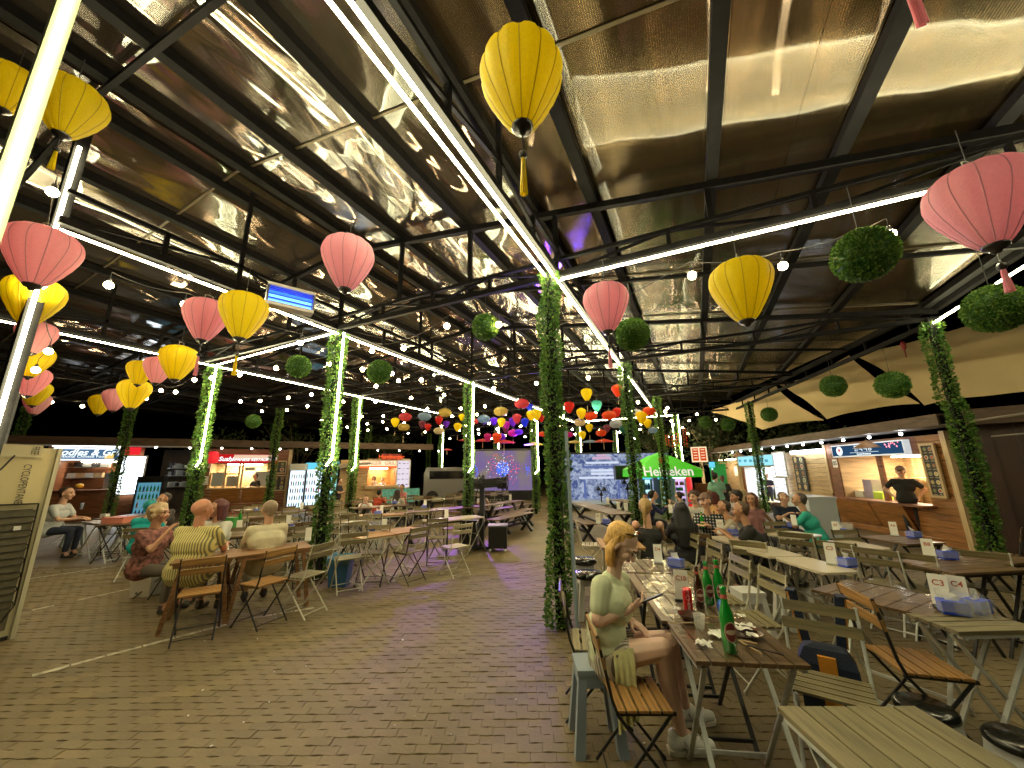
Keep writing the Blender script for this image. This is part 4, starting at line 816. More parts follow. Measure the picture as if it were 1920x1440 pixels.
# tall fan and its two black crates
p = at(905, 1030, 0); t = thing('misting_fan', 'tall black double headed fan on a wheeled base in the aisle', 'fan', (p.x, p.y, 0), R(20))
MB().box((0, 0, .06), (.5, .35, .04)).obj('base_plate', BLK, t); MB().box((-.02, 0, .75), (.10, .10, 1.4)).obj('column', BLK, t)
MB().bar((-.1, 0, 1.40), (.42, 0, 1.44), .20, .20).tube([(-.2, 0, 1.42), (.0, 0, 1.42)], .13, 14).tube([(.34, 0, 1.42), (.54, 0, 1.42)], .13, 14).obj('motor_housing', BLK, t)
for x, a in ((-.10, 1), (.46, 0)):
    f = MB(); f.tube([(x, .19*math.cos(k*math.pi/12), 1.43+.19*math.sin(k*math.pi/12)) for k in range(25)], .012, 5, cap=False); f.tube([(x+.1, .19*math.cos(k*math.pi/12), 1.43+.19*math.sin(k*math.pi/12)) for k in range(25)], .012, 5, cap=False)
    for k in range(12): an = k*math.pi/6; f.tube([(x+.12, 0, 1.43), (x+.1, .19*math.cos(an), 1.43+.19*math.sin(an))], .004, 4)
    f.obj('guard', BLK, t); bl = MB()
    for k in range(4): an = k*math.pi/2; bl.add([(x+.05, 0, 1.43), (x+.07, .16*math.cos(an), 1.43+.16*math.sin(an)), (x+.03, .16*math.cos(an+.8), 1.43+.16*math.sin(an+.8))], [(0, 1, 2)])
    bl.obj('blade', GREY, t)
MB().box((-.28, .05, .36), (.34, .30, .5)).obj('water_tank', BLKP, t)
for k in range(4): MB().ball(((-.22, .22)[k % 2], (-.14, .14)[k//2], .03), .03, 6).obj('wheel', BLKP, t)
p = at(930, 1032, 0); t = thing('crate', 'black square box on casters right of the tall fan', 'box', (p.x+.05, p.y, 0), R(25)); MB().box((0, 0, .29), (.40, .34, .44)).obj('box_body', BLKP, t); MB().box((0, 0, .525), (.43, .37, .03)).obj('lid', mat('grey lid', (.2, .2, .22), .3), t)
for k in range(4): MB().ball(((-.16, .16)[k % 2], (-.13, .13)[k//2], .035), .035, 6).obj('wheel', WPL, t)
# backpack hung behind the slatted chair
p = at(1548, 1205, .62); ch = at(1560, 1288, .455); bd = az(190); bp0 = Vector((ch.x, ch.y, 0))-bd*.29; t = thing('backpack', 'navy backpack with an orange stripe hanging on the back of a slatted chair', 'backpack', (bp0.x, bp0.y, .12), -R(190)+math.pi)
NAVY = mat('navy canvas', (.008, .016, .045), .7, var=.2, bump=.3, bscale=80); ORG = mat('orange canvas', (.62, .25, .02), .65, bump=.3, bscale=80)
bm_ = MB()
for z0, z1, w0, w1, d0, d1 in ((0, .06, .13, .155, .06, .08), (.06, .36, .155, .15, .08, .08), (.36, .44, .15, .11, .08, .05), (.44, .46, .11, .06, .05, .02)):
    bm_.add([(-w0, -d0, z0), (w0, -d0, z0), (w0, d0, z0), (-w0, d0, z0), (-w1, -d1, z1), (w1, -d1, z1), (w1, d1, z1), (-w1, d1, z1)], [(0, 3, 2, 1), (4, 5, 6, 7), (0, 1, 5, 4), (1, 2, 6, 5), (2, 3, 7, 6), (3, 0, 4, 7)])
bb = bm_.obj('pack_body', NAVY, t)
MB().box((0, 0, .21), (.09, .172, .40)).obj('stripe', ORG, t)
for s in (-1, 1):
    st = MB(); st.bar((s*.09, .085, .42), (s*.13, .12, .74), .05, .012, up=(0, 1, 0)); st.bar((s*.13, .12, .74), (s*.14, -.0, .75), .05, .01); st.obj('strap', NAVY, t)
    MB().bar((s*.118, .092, .42), (s*.158, .127, .74), .014, .014, up=(0, 1, 0)).obj('strap_edge', ORG, t)
# insect lamp hanging in the truss
A, B = at(512, 555, 4.6), at(578, 575, 4.45); c = dep(545, 562, 4.2); t = thing('insect_lamp', 'blue glowing insect lamp hanging in the roof truss at left', 'lamp', c, R(90-25))
for z in (.11, -.11): MB().box((0, 0, z), (.46, .14, .035)).obj('housing', mat('pale housing', (.45, .4, .36), .4), t)
for x in (-.225, .225): MB().box((x, 0, 0), (.02, .13, .2)).obj('end_plate', BLKP, t)
UV = glow('ultraviolet tube', (.01, .05, 1.), 4.); UV2 = glow('pale ultraviolet tube', (.10, .30, 1.), 2.2)
for z, m in ((.045, UV), (-.0, UV2), (-.05, UV2)): MB().tube([(-.21, 0, z), (.21, 0, z)], .015, 8).obj('tube', m, t)
MB().box((0, .05, 0), (.43, .01, .18)).obj('back_plate', glow('lit blue backing', (.0, .01, .8), 1.), t)
for k in range(9): MB().box((0, -.055, -.085+k*.021), (.43, .004, .004)).obj('grid_wire', BLKP, t)

# ============================================================ CREAM FRIDGE AT LEFT
fb = at(27, 1197, 0); fx = fb.x; fy = fb.y; t = thing('fridge', 'old cream fridge seen from behind with a black coil at the left edge', 'fridge', (fx, fy, 0), 0)
FC = mat('aged cream sheet metal', (.56, .50, .31), .5, var=.12, scale=2, bump=.1, bscale=8); FC2 = mat('cream back panel', (.60, .51, .28), .55, var=.1, scale=2)
Wd, Ht = .95, 2.02
MB().box((-.36, -Wd/2, Ht/2), (.68, Wd, Ht)).obj('cabinet', FC, t); MB().box((-.004, -Wd/2-.02, 1.68), (.03, Wd-.12, .56)).obj('back_panel', FC2, t); MB().box((.008, -Wd/2-.06, 1.98), (.04, Wd-.2, .14)).obj('top_panel', FC, t)
MB().box((.0, -.02, Ht/2), (.05, .035, Ht)).obj('corner_edge', mat('pale cream edge', (.55, .52, .38), .5), t); MB().box((.012, -Wd/2, .72), (.02, Wd-.18, 1.22)).obj('dark_recess', mat('dusty dark mesh', (.13, .115, .07), .7, var=.3, scale=10), t)
co = MB(); zz = 1.34; path = []; k = 0
while zz > .3:
    y0, y1 = -.12, -Wd+.05; s = (y0, y1) if k % 2 == 0 else (y1, y0)
    path += [(.05, s[0], zz), (.05, s[1], zz)]
    sg = 1 if k % 2 else -1
    for q in range(1, 5): a = math.pi*q/5; path.append((.05, s[1]+sg*math.sin(a)*.035, zz-.036+.036*math.cos(a)))
    zz -= .072; k += 1
co.tube(path, .0055, 5, cap=False); co.obj('condenser_coil', BLKP, t); MB().tube([(.055, -.09, 1.40), (.055, -.075, .35), (.055, -.14, .2)], .007, 5).tube([(.055, -.09, 1.40), (.055, -Wd, 1.42)], .007, 5).obj('side_pipe', BLKP, t)
MB().tube([(.04, -.35, 1.93), (.05, -.42, 1.78), (.05, -.6, 1.55), (.05, -.9, 1.42)], .008, 6).obj('power_cord', BLKP, t); MB().box((.05, -.2, 1.15), (.03, .05, .04)).obj('clip', WPL, t)
text('CYCLOPENTANE', .085, INK, t, 'lettering', frame((.014, -.235, 1.62), (0, 0, -1), (1, 0, 0)), .001, xs=.66)
text('FREE', .085, INK, t, 'lettering', frame((.03, -.215, 1.99), (0, 0, -1), (1, 0, 0)), .001, xs=.5)
MB().box((-.3, -Wd/2, .02), (.6, Wd-.1, .04)).obj('plinth', BLKP, t)
# ============================================================ STALLS
class Wall:
    """vertical plane through A with direction d (left to right as seen); s runs along it, out = towards the tables"""
    def __init__(w, A, B):
        w.A = Vector((A[0], A[1], 0)); w.d = (Vector((B[0], B[1], 0))-w.A).normalized(); w.n = Vector((w.d.y, -w.d.x, 0))
        if w.n.dot(CAM-w.A) < 0: w.n = -w.n
        w.rz = math.atan2(w.d.y, w.d.x)
        w.M = frame(w.A, w.d, (0, 0, 1)); w.flip = w.n.dot(Vector((w.d.y, -w.d.x, 0))) < 0
    def sz(w, px, py):
        d = ray(px, py); k = (w.A-CAM).dot(w.n)/d.dot(w.n); p = CAM+d*k; return (p-w.A).dot(w.d), p.z
    def P(w, s, z, out=0.): return w.A+w.d*s+w.n*out+Vector((0, 0, z))
    def box(w, name, m, par, s0, s1, z0, z1, o0=0., o1=.03):
        c = w.P((s0+s1)/2, (z0+z1)/2, (o0+o1)/2); return MB().box(c-par.location if par else c, (abs(s1-s0), abs(o1-o0), abs(z1-z0)), w.rz).obj(name, m, par)
    def rect(w, x0, y0, x1, y1): a, b = w.sz(x0, y0), w.sz(x1, y1); return a[0], b[0], b[1], a[1]     # s0,s1,z0,z1
    def pbox(w, name, m, par, x0, y0, x1, y1, o0=0., o1=.03): s0, s1, z0, z1 = w.rect(x0, y0, x1, y1); return w.box(name, m, par, s0, s1, z0, z1, o0, o1)
    def text(w, s, px, py, size, m, par, out=.05, **k):
        a = w.sz(px, py); x = w.d if not w.flip else -w.d; n = w.n
        return text(s, size, m, par, 'lettering', frame(w.P(a[0], a[1], out)-par.location, x if n.cross(x).z > 0 else -x, n), .003, **k)
PLK = mat('amber stained plank', (.30, .125, .03), .5, var=.4, scale=2.5, stretch=(1, 1, 9), bump=.25, bscale=5); PLKR = mat('red brown plank', (.21, .075, .028), .5, var=.4, scale=2.5, stretch=(1, 1, 9), bump=.25); PLKP = mat('pale pine plank', (.50, .34, .17), .55, var=.3, scale=2.5, stretch=(1, 1, 9), bump=.2)
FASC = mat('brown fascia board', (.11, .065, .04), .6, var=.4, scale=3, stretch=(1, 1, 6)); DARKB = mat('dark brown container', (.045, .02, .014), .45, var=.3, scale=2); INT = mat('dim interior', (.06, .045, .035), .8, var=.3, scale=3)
STL = mat('stainless steel', (.45, .46, .46), .28, .8, var=.1, scale=4)
LITW = glow('lit white panel', (.86, .93, 1.), 0.741); LITWW = glow('lit warm panel', (1., .80, .55), 0.546); LITC = glow('lit cyan panel', (.12, .55, .75), 0.546); LITR = glow('lit red panel', (.8, .02, .03), 0.468); LITB = glow('lit navy sign', (.02, .06, .13), 0.468); LITO = glow('lit orange letters', (1., .14, .03), 0.624); LITT = glow('white lit lettering', (.9, 1., 1.), 0.624)
def planks(w, par, s0, s1, z0, z1, m, h=.14, o=.0, single=True, skip=()):
    n = max(1, int(round((z1-z0)/h))); h = (z1-z0)/n; jm = MB()
    for i in range(n):
        a, b = z0+i*h, z0+(i+1)*h-.008; e = rng.uniform(0, .004)
        if single: w.box('plank', m, par, s0, s1, a, b, o-.02, o+e)
        else: c = w.P((s0+s1)/2, (a+b)/2, o-.01+e/2)-par.location; jm.box(c, (abs(s1-s0), .02+e, b-a), w.rz)
    if not single: tag(jm.obj('plank_cladding', m, par), kind='stuff')
def area(name, p, tgt, sx, sy, e, c):
    l = bpy.data.lights.new(name, 'AREA'); l.shape = 'RECTANGLE'; l.size = sx; l.size_y = sy; l.energy = e; l.color = c; o = bpy.data.objects.new(name, l); COL.objects.link(o); o.location = p
    o.rotation_euler = (Vector(tgt)-Vector(p)).to_track_quat('-Z', 'Y').to_euler(); return o
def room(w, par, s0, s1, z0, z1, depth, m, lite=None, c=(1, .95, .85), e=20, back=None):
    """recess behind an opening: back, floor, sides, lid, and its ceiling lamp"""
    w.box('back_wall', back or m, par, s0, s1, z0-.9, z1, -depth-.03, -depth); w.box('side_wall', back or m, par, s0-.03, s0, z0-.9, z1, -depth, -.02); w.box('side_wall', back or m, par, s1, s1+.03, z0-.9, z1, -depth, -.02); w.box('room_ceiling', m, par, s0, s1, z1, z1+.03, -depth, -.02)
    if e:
        sm, dl = (s0+s1)/2, abs(s1-s0)*.6; e *= 3.; g = glow('stall lamp %.1f %.1f' % (c[2], e), c, e); w.box('ceiling_lamp', g, par, sm-dl/2, sm+dl/2, z1-.05, z1-.02, -depth*.8, -depth*.6)
# ---------------------------------------------------------------- right side wall
KA = Vector((4.83, 11.19, 0)); KD = az(-16.3); WR = Wall(KA, KA+KD*10)
kr = thing('korean_food_stall', 'amber wooden food kiosk with navy Korean sign and open counter at right', 'food kiosk', KA)
s_l = WR.sz(1562, 900)[0]; sc_ = WR.sz(1572, 930); zc = sc_[1]; s_r = WR.sz(1737, 900)[0]; zt = WR.sz(1650, 853)[1]; ztop = WR.sz(1770, 812)[1]; s_end = WR.sz(1775, 812)[0]
lo, hi = min(s_l, s_end), max(s_l, s_end)
planks(WR, kr, .06, s_l, 0, zc-.03, PLK); planks(WR, kr, .06, s_r, zc-.03, ztop, PLK); planks(WR, kr, s_l-.0, s_l-.55, zc-.03, ztop, PLK, o=.002) if False else None
WR.box('post', PLKR, kr, s_l-.38, s_l+.05, zc, ztop, -.02, .01)
WR.box('lintel', PLKR, kr, s_r, s_l, zt, ztop, -.02, .0)
WR.box('corner_trim', PINE, kr, -.06, .06, 0, ztop+.05, -.05, .05); WR.box('trim', PINE, kr, s_l+.05, s_l+.14, 0.9, ztop, .0, .04)
WR.box('counter', PLKR, kr, s_r-.1, s_l+.05, zc-.05, zc, -.3, .28)
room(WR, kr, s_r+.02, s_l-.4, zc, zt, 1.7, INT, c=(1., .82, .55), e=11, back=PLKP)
for i in range(7): s = s_r+.1+(s_l-.5-s_r)*i/7; WR.box('wall_stud', PLKP, kr, s, s+.06, zc-.5, zt, -1.68, -1.62)
WR.box('shelf', PLKP, kr, s_r+.1, s_l-.5, zc+.52, zc+.55, -1.62, -1.3)
ms = WR.sz(1648, 880)[0]; WR.box('mullion', PLKR, kr, ms-.06, ms+.06, zc, zt, -.1, -.02)
for (a, b) in ((1578, 1640), (1650, 1705)):     # two folded-down counter leaves
    s0, s1 = WR.sz(a, 935)[0], WR.sz(b+8, 935)[0]; q = [WR.P(s0, zc-.05, .26), WR.P(s1, zc-.05, .26), WR.P(s1, zc-.62, .05), WR.P(s0, zc-.62, .05)]
    m = MB(); n_ = WR.n*.02; m.add([p-KA for p in q]+[p+n_-KA for p in q], [(0, 1, 2, 3), (7, 6, 5, 4), (0, 4, 5, 1), (1, 5, 6, 2), (2, 6, 7, 3), (3, 7, 4, 0)]); m.obj('counter_leaf', PLK, kr)
    MB().add([WR.P(s1, zc-.06, .0)-KA, WR.P(s1, zc-.06, .26)-KA, WR.P(s1, zc-.6, .0)-KA, WR.P(s1+.03, zc-.06, .0)-KA, WR.P(s1+.03, zc-.06, .26)-KA, WR.P(s1+.03, zc-.6, .0)-KA], [(0, 1, 2), (5, 4, 3), (0, 3, 4, 1), (1, 4, 5, 2), (2, 5, 3, 0)]).obj('bracket', PLKR, kr)
for (a, c_) in ((1587, mat('white kitchen bag', (.7, .68, .6), .6)), (1620, mat('lime box', (.5, .7, .05), .5)), (1605, STL)): s = WR.sz(a, 900)[0]; WR.box('kitchen_box', c_, kr, s-.16, s+.16, zc+.0, zc+(.18 if c_ is not STL else .5), -.5, -.25)
# sign with hangul lettering
sg = thing('lit_sign', 'navy lit sign with white Korean letters over the counter', 'sign', WR.P(WR.sz(1640, 840)[0], WR.sz(1640, 840)[1])); SGL = sg.location
s0, s1, z0, z1 = WR.rect(1568, 832, 1713, 852); z1 = WR.sz(1713, 823)[1]; z0 = WR.sz(1568, 858)[1]
WR.box('sign_box', mat('white sign edge', (.6, .65, .7), .4, emit=.3), sg, s0, s1, z0, z1, .02, .16); WR.box('sign_face', LITB, sg, s0-.03, s1+.03, z0+.03, z1-.03, .16, .17)
zm = (z0+z1)/2; hh = z1-z0
def wt(w, par, s, z, txt, size, m, out=.176, **k): return text(txt, size, m, par, 'lettering', frame(w.P(s, z, out)-par.location, w.d if w.n.cross(w.d).z > 0 else -w.d, w.n), .002, **k)
wt(WR, sg, s0+(s1-s0)*.50, zm+hh*.10, '한국식당', hh*.52, LITT); wt(WR, sg, s0+(s1-s0)*.50, zm-hh*.32, 'Korean Restaurant', hh*.19, LITT); WR.box('underline', LITT, sg, s0+(s1-s0)*.3, s0+(s1-s0)*.7, zm-hh*.205, zm-hh*.185, .17, .175)
xd = WR.d if WR.n.cross(WR.d).z > 0 else -WR.d
def disc(w, par, s, z, r, m, out, nm): c = w.P(s, z, out)-par.location; b = MB(); b.add([c+w.d*(r*math.cos(k*.314))+Vector((0, 0, r*math.sin(k*.314))) for k in range(20)], [tuple(range(20))]); b.obj(nm, m, par)
cs = s0+(s1-s0)*.14; disc(WR, sg, cs, zm, hh*.38, LITT, .177, 'emblem'); disc(WR, sg, cs, zm, hh*.30, glow('emblem field', (.5, .6, .6), 0.78), .179, 'emblem'); disc(WR, sg, cs, zm+.02, hh*.12, LITR, .181, 'emblem')
for k in range(14): disc(WR, sg, s0+(s1-s0)*(.80+.16*rng.random()), z1-hh*(.1+.38*rng.random()), hh*.055, glow('blossom pink', (1, .25, .3), 1.01), .18+k*.0004, 'blossom')
def menu(w, label, x0, y0, x1, y1, cols, rows_, bgm, frm=None, out=.05, sq=True, par=None, dish=None, seed=1):
    s0, s1, z0, z1 = w.rect(x0, y0, x1, y1); s0, s1 = min(s0, s1), max(s0, s1); r = random.Random(seed)
    t = thing('menu_board', label, 'menu board', w.P((s0+s1)/2, (z0+z1)/2)); w.box('board', bgm, t, s0, s1, z0, z1, out, out+.02)
    if frm:
        for (a, b, c, d) in ((s0-.05, s0, z0-.05, z1+.05), (s1, s1+.05, z0-.05, z1+.05), (s0, s1, z0-.05, z0), (s0, s1, z1, z1+.05)): w.box('frame', frm, t, a, b, c, d, out-.01, out+.035)
    cw, rh = (s1-s0)/cols, (z1-z0)/rows_
    for i in range(cols):
        for j in range(rows_):
            cx, cz = s0+(i+.5)*cw, z0+(j+.5)*rh
            if dish:
                disc(w, t, cx, cz+rh*.06, min(cw, rh)*.36, DISH[r.randrange(3)], out+.023, 'dish_picture'); disc(w, t, cx, cz+rh*.06, min(cw, rh)*.24, DISH[3+r.randrange(4)], out+.025, 'dish_picture'); w.box('caption', mat('caption tan', (.5, .4, .25), .6), t, cx-cw*.3, cx+cw*.3, cz-rh*.42, cz-rh*.36, out+.02, out+.024)
            else:
                w.box('print_line', INK, t, cx-cw*r.uniform(.2, .4), cx+cw*r.uniform(.1, .4), cz-rh*.06, cz+rh*r.uniform(.0, .12), out+.02, out+.024)
    return t
DISH = [mat('dish plate', (.6, .55, .45), .5), mat('dish bowl dark', (.12, .08, .06), .5), mat('dish stone', (.3, .25, .2), .5), mat('food red', (.45, .08, .02), .5), mat('food brown', (.3, .12, .04), .5), mat('food yellow', (.6, .4, .08), .5), mat('food green', (.2, .25, .06), .5)]
BLKM = mat('black menu print', (.015, .012, .012), .4)
# the framed menu hangs beside the opening
menu(WR, 'framed dark menu board with dish photographs right of the Korean counter', 1733, 836, 1779, 930, 2, 6, BLKM, PINE, dish=True, seed=2); menu(WR, 'black poster of bowls on the pale plank wall', 1489, 857, 1522, 921, 2, 5, BLKM, None, dish=True, seed=4)
menu(WR, 'glowing white menu board with rows of print, upper half of the lit column', 1456, 850, 1484, 893, 3, 6, LITW, WPL, out=.12, seed=5); menu(WR, 'glowing white menu board below the upper one', 1458, 896, 1487, 936, 3, 5, LITW, WPL, out=.12, seed=6)
n5 = thing('number_plate', 'small white plate with number 05 on the brown post', 'number plate', WR.P(s_l-.1, 1.9)); pz = WR.sz(1567, 869); WR.box('plate', PAPER, n5, pz[0]-.1, pz[0]+.1, pz[1]-.12, pz[1]+.12, .015, .025); wt(WR, n5, pz[0], pz[1], '05', .17, INK, .027, bold=True)
# next kiosks in the same row
k2 = thing('snack_kiosk', 'pale plank kiosk with cyan lit sign between white menus and drinks fridge', 'food kiosk', WR.P(s_l, 0))
sA, sB = s_l+.16, WR.sz(1455, 900)[0]; zf = WR.sz(1520, 845)[1]
planks(WR, k2, sA, WR.sz(1456, 900)[0], 0, zf, PLKP); sC = WR.sz(1398, 900)[0]; zo = WR.sz(1420, 876)[1]; zk = WR.sz(1420, 935)[1]
planks(WR, k2, sB, sC+.3, 0, zk, PLKR); WR.box('lintel', PLKP, k2, sB, sC+.3, zo, zf, -.02, .0); WR.box('post', PLKR, k2, sC, sC+.3, zk, zo, -.02, .0)
room(WR, k2, sB, sC, zk, zo, 1.5, INT, c=(.85, .93, 1.), e=14, back=WPL)
for i in range(5): s = sB+(sC-sB)*(i+.5)/5; WR.box('kitchen_item', [STL, WPL, BLKP, mat('lime box', (.5, .7, .05), .5), PLKP][i], k2, s-.15, s+.1, zk, zk+.2+.1*(i % 3), -.8, -.5)
for z in (.35, .62): WR.box('shelf', STL, k2, sB, sC, zk+z, zk+z+.02, -1.4, -1.1)
for i in range(9): s = sB+.1+(sC-sB-.2)*i/9; WR.box('shelf_box', [WPL, PINE, REDINK, STL, GREY][i % 5], k2, s, s+.14, zk+.37, zk+.37+rng.uniform(.08, .2), -1.35, -1.15)
WR.box('cash_counter', PINE, k2, sB, sC+.3, zk-.04, zk, -.2, .3)
sg2 = thing('lit_sign', 'pale cyan lit banner above the snack counter', 'sign', WR.P(sC, 2)); WR.pbox('sign_face', glow('cyan banner', (.35, .8, .9), 0.468), sg2, 1387, 857, 1453, 872, .03, .1)
a_ = WR.sz(1420, 864); wt(WR, sg2, a_[0], a_[1], 'STREET FOOD', .22, mat('banner ink', (.05, .3, .4), .6), .105) if False else None
for k in range(6): WR.box('banner_mark', glow('banner mark', (.1, .35, .45), 0.468), sg2, *(lambda q: (q[0]-.12, q[0]+.14, q[1]-.05, q[1]+.06))(WR.sz(1392+k*10, 864)), .1, .105)
WR.pbox('light_tube', glow('cool tube', (.85, .95, 1.), 6.), k2, 1492, 846, 1556, 848, .15, .19)
k3 = thing('pine_kiosk', 'pine kiosk with an open door and posters at the far end of the right row', 'food kiosk', WR.P(WR.sz(1350, 900)[0], 0)); sD, sE = WR.sz(1395, 900)[0]+.3, WR.sz(1318, 900)[0]; WR.box('back_wall', PLKP, k3, sD+.1, sE, 0, zf, -1.4, -1.36); WR.box('post', PINE, k3, sE-.1, sE+.06, 0, zf, -.1, .06); WR.box('post', PINE, k3, sD, sD+.12, 0, zf, -.1, .06)
WR.box('ceiling_lamp', glow('pine kiosk lamp', (1, .85, .6), 9.36), k3, sD+.6, sE-.5, zf-.1, zf-.06, -.9, -.6); WR.pbox('poster', PAPER, k3, 1330, 876, 1345, 893, -1.36, -1.33); WR.pbox('counter', PLKR, k3, 1305, 905, 1342, 935, -.3, .1)
for (x, y, wh) in ((1362, 866, 'pale hanging cone shade over the drinks fridge'), (1397, 851, 'red cone shade left of two over the cyan banner'), (1438, 848, 'red cone shade right of two over the cyan banner'), (1650, 832, 'wicker cone shade over the Korean sign')):
    a_ = WR.sz(x, y); t = thing('lamp_shade', wh, 'lamp shade', WR.P(a_[0], a_[1]-.1, .3)); MB().lathe([(.30, 0), (.16, .10), (.01, .2)], n=16).obj('shade', mat('wicker', (.35, .2, .1), .6) if y < 860 else PINE, t); MB().tube([(0, 0, .2), (0, 0, .5)], .006, 4).obj('cord', CABLE, t)
ro = thing('kiosk_roof', 'long brown roof edge running over all the right kiosks with small lamps below', 'roof', WR.P(3, 0)); f0, f1 = WR.sz(1785, 800)[0], WR.sz(1240, 850)[0]; zr0 = WR.sz(1779, 779)[1]; zr1 = WR.sz(1779, 800)[1]
WR.box('fascia', FASC, ro, -.6, 16.5, zr1, zr0, .5, .54); WR.box('roof_sheet', FASC, ro, -.6, 16.5, zr0-.03, zr0, -2.2, .5); WR.box('soffit', mat('white soffit', (.5, .48, .46), .6), ro, -.6, 16.5, zr1+.0, zr1+.02, -.05, .5)
for k in range(11): c = WR.P(.5+k*.95, zr1-.08, .42)-ro.location; b = MB().ball(c, .035, 6).obj('bulb', glow('small cool bulb', (.9, .95, 1.), 14.), ro); MB().tube([c, c+Vector((0, 0, .1))], .01, 4).obj('socket', BLKP, b)
# orange banner board at the post end
t = thing('hanging_sign', 'orange and cream framed food board hanging at the end of the right kiosks', 'sign', dep(1311, 852, 14)); c0 = t.location
fd = (CAM-c0); fd.z = 0; fd.normalize(); fx_ = Vector((-fd.y, fd.x, 0)); rz_ = math.atan2(fx_.y, fx_.x)
MB().box((0, 0, 0), (.54, .03, .56), rz_).obj('board', glow('lit cream board', (1, .75, .45), 0.468), t)
for sx in (-.125, .125): MB().box(fx_*sx+fd*.02, (.2, .01, .46), rz_).obj('panel', glow('lit orange print', (.6, .06, .01), 0.468), t)
for k in range(8): MB().box(fx_*(-.125 if k % 2 else .125)+fd*.028+Vector((0, 0, .17-.1*(k//2))), (.13, .008, .03), rz_).obj('print_mark', glow('cream print', (1, .8, .5), 0.429), t)
# white chest freezer
a_ = WR.sz(1540, 990); p = at(1532, 1006, 0); t = thing('chest_freezer', 'white blue chest freezer with sloped side standing before the plank wall', 'freezer', (p.x, p.y, 0), WR.rz+math.pi)
FZ = mat('white freezer enamel', (.62, .68, .75), .3, coat=.4); MB().box((0, 0, .48), (.95, .6, .9)).obj('cabinet', FZ, t); MB().box((0, 0, .95), (.99, .64, .05)).obj('lid', FZ, t)
for s in (-1, 1): MB().box((.1, s*.325, .90), (.16, .02, .035)).obj('handle', BLKP, t)
# drinks fridges
def drinks_fridge(w, label, x0, y0, x1, y1, col, hdr, side=None, rows=5, cols=6, e=3., depth=.6, out=.6, seed=2):
    s0, s1, z0, z1 = w.rect(x0, y0, x1, y1); s0, s1 = min(s0, s1), max(s0, s1); z0 = 0 if z0 < .45 else z0; r = random.Random(seed)
    t = thing('drinks_fridge', label, 'drinks fridge', w.P((s0+s1)/2, z0, out)); sd = side or BLKP
    w.box('cabinet', sd, t, s0, s1, z0, z1, out-depth, out-.1); hz = z1-(z1-z0)*.14
    w.box('header', hdr, t, s0, s1, hz, z1, out-.1, out)
    for (a, b) in ((s0, s0+.05), (s1-.05, s1)): w.box('door_frame', sd, t, a, b, z0, hz, out-.1, out)
    w.box('lit_back', glow('fridge light '+label[:14], col, e*.33), t, s0+.05, s1-.05, z0+.12, hz-.02, out-.10, out-.095)
    rh = (hz-z0-.2)/rows; DM = [mat('drink red', (.5, .02, .02), .3), mat('drink green', (.02, .25, .05), .3), mat('drink blue', (.02, .08, .4), .3), mat('drink amber', (.35, .12, .02), .3), mat('drink dark', (.03, .02, .02), .3), mat('drink white', (.6, .6, .6), .3)]
    for j in range(rows):
        z = z0+.15+j*rh; w.box('shelf', WPL, t, s0+.05, s1-.05, z-.015, z, out-.095, out-.02); k = r.randrange(6)
        for i in range(cols):
            s = s0+.08+(s1-s0-.16)*(i+.5)/cols; c = w.P(s, z, out-.055)-t.location
            if r.random() < .12: continue
            MB().lathe([(.022*1.2, 0), (.026*1.2, rh*.45), (.012, rh*.62), (.012, rh*.74), (.001, rh*.75)], c=c, n=6).obj('drink_bottle', DM[(k+r.choice((0, 0, 0, 1))) % 6], t)
    return t
drinks_fridge(WR, 'drinks fridge with cyan door and green side in the right row', 1357, 866, 1376, 945, (.45, .9, 1.), LITC, mat('green fridge side', (.02, .35, .08), .35), out=.75, e=2.2)
# dark brown container building at far right
t = thing('brown_container', 'dark brown container building at the far right edge', 'container', (7, 9, 0)); cw = Wall((5.05, 10.75), (8.5, 9.2))
for (a, b, z0, z1, m) in ((0, 7, 0, 2.75, DARKB),): cw.box('wall', m, t, a, b, z0, z1, -.1, 0)
for k in range(16): cw.box('rib', DARKB, t, .1+k*.42, .22+k*.42, 0.1, 2.55, 0, .03)
cw.box('eave', FASC, t, -.2, 7, 2.45, 2.75, 0.03, .4); cw.box('door_panel', mat('olive door', (.09, .075, .035), .5), t, 1.6, 2.9, .3, 1.8, .03, .06)
MB().tube([cw.P(0, 2.5, .6)-t.location, cw.P(7, 3.3, .6)-t.location], .02, 5).tube([cw.P(.2, 2.2, .6)-t.location, cw.P(7, 2.6, .6)-t.location], .014, 5).obj('pipe', mat('pale pipe', (.35, .3, .25), .4), t)

# ---------------------------------------------------------------- left side wall
LA, LB = dep(90, 880, 14.2), dep(640, 874, 19); WLw = Wall(LA, LB)
wl = thing('noodle_kiosk', 'wooden noodle and grill kiosk with blue lit sign at far left', 'food kiosk', WLw.P(0, 0)); r4 = WLw.rect
def lz(px, py): return WLw.sz(px, py)
za = lz(165, 918)[1]; zo = lz(165, 863)[1]; zft = lz(165, 838)[1]
planks(WLw, wl, lz(88, 900)[0], lz(270, 900)[0], 0, za, PLKR, single=False); WLw.box('lintel', PLKR, wl, lz(88, 850)[0], lz(270, 850)[0], zo, zft, -.04, -.0); WLw.box('wall_panel', PLKR, wl, lz(226, 900)[0], lz(268, 900)[0], za, zo, -.04, 0)
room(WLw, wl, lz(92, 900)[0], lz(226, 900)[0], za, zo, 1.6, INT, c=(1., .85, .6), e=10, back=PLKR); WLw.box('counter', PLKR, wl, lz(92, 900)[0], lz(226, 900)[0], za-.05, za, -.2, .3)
for y in (876, 897): z = lz(150, y)[1]; WLw.box('shelf', STL, wl, lz(96, 890)[0], lz(176, 890)[0], z, z+.03, -1.4, -1.0)
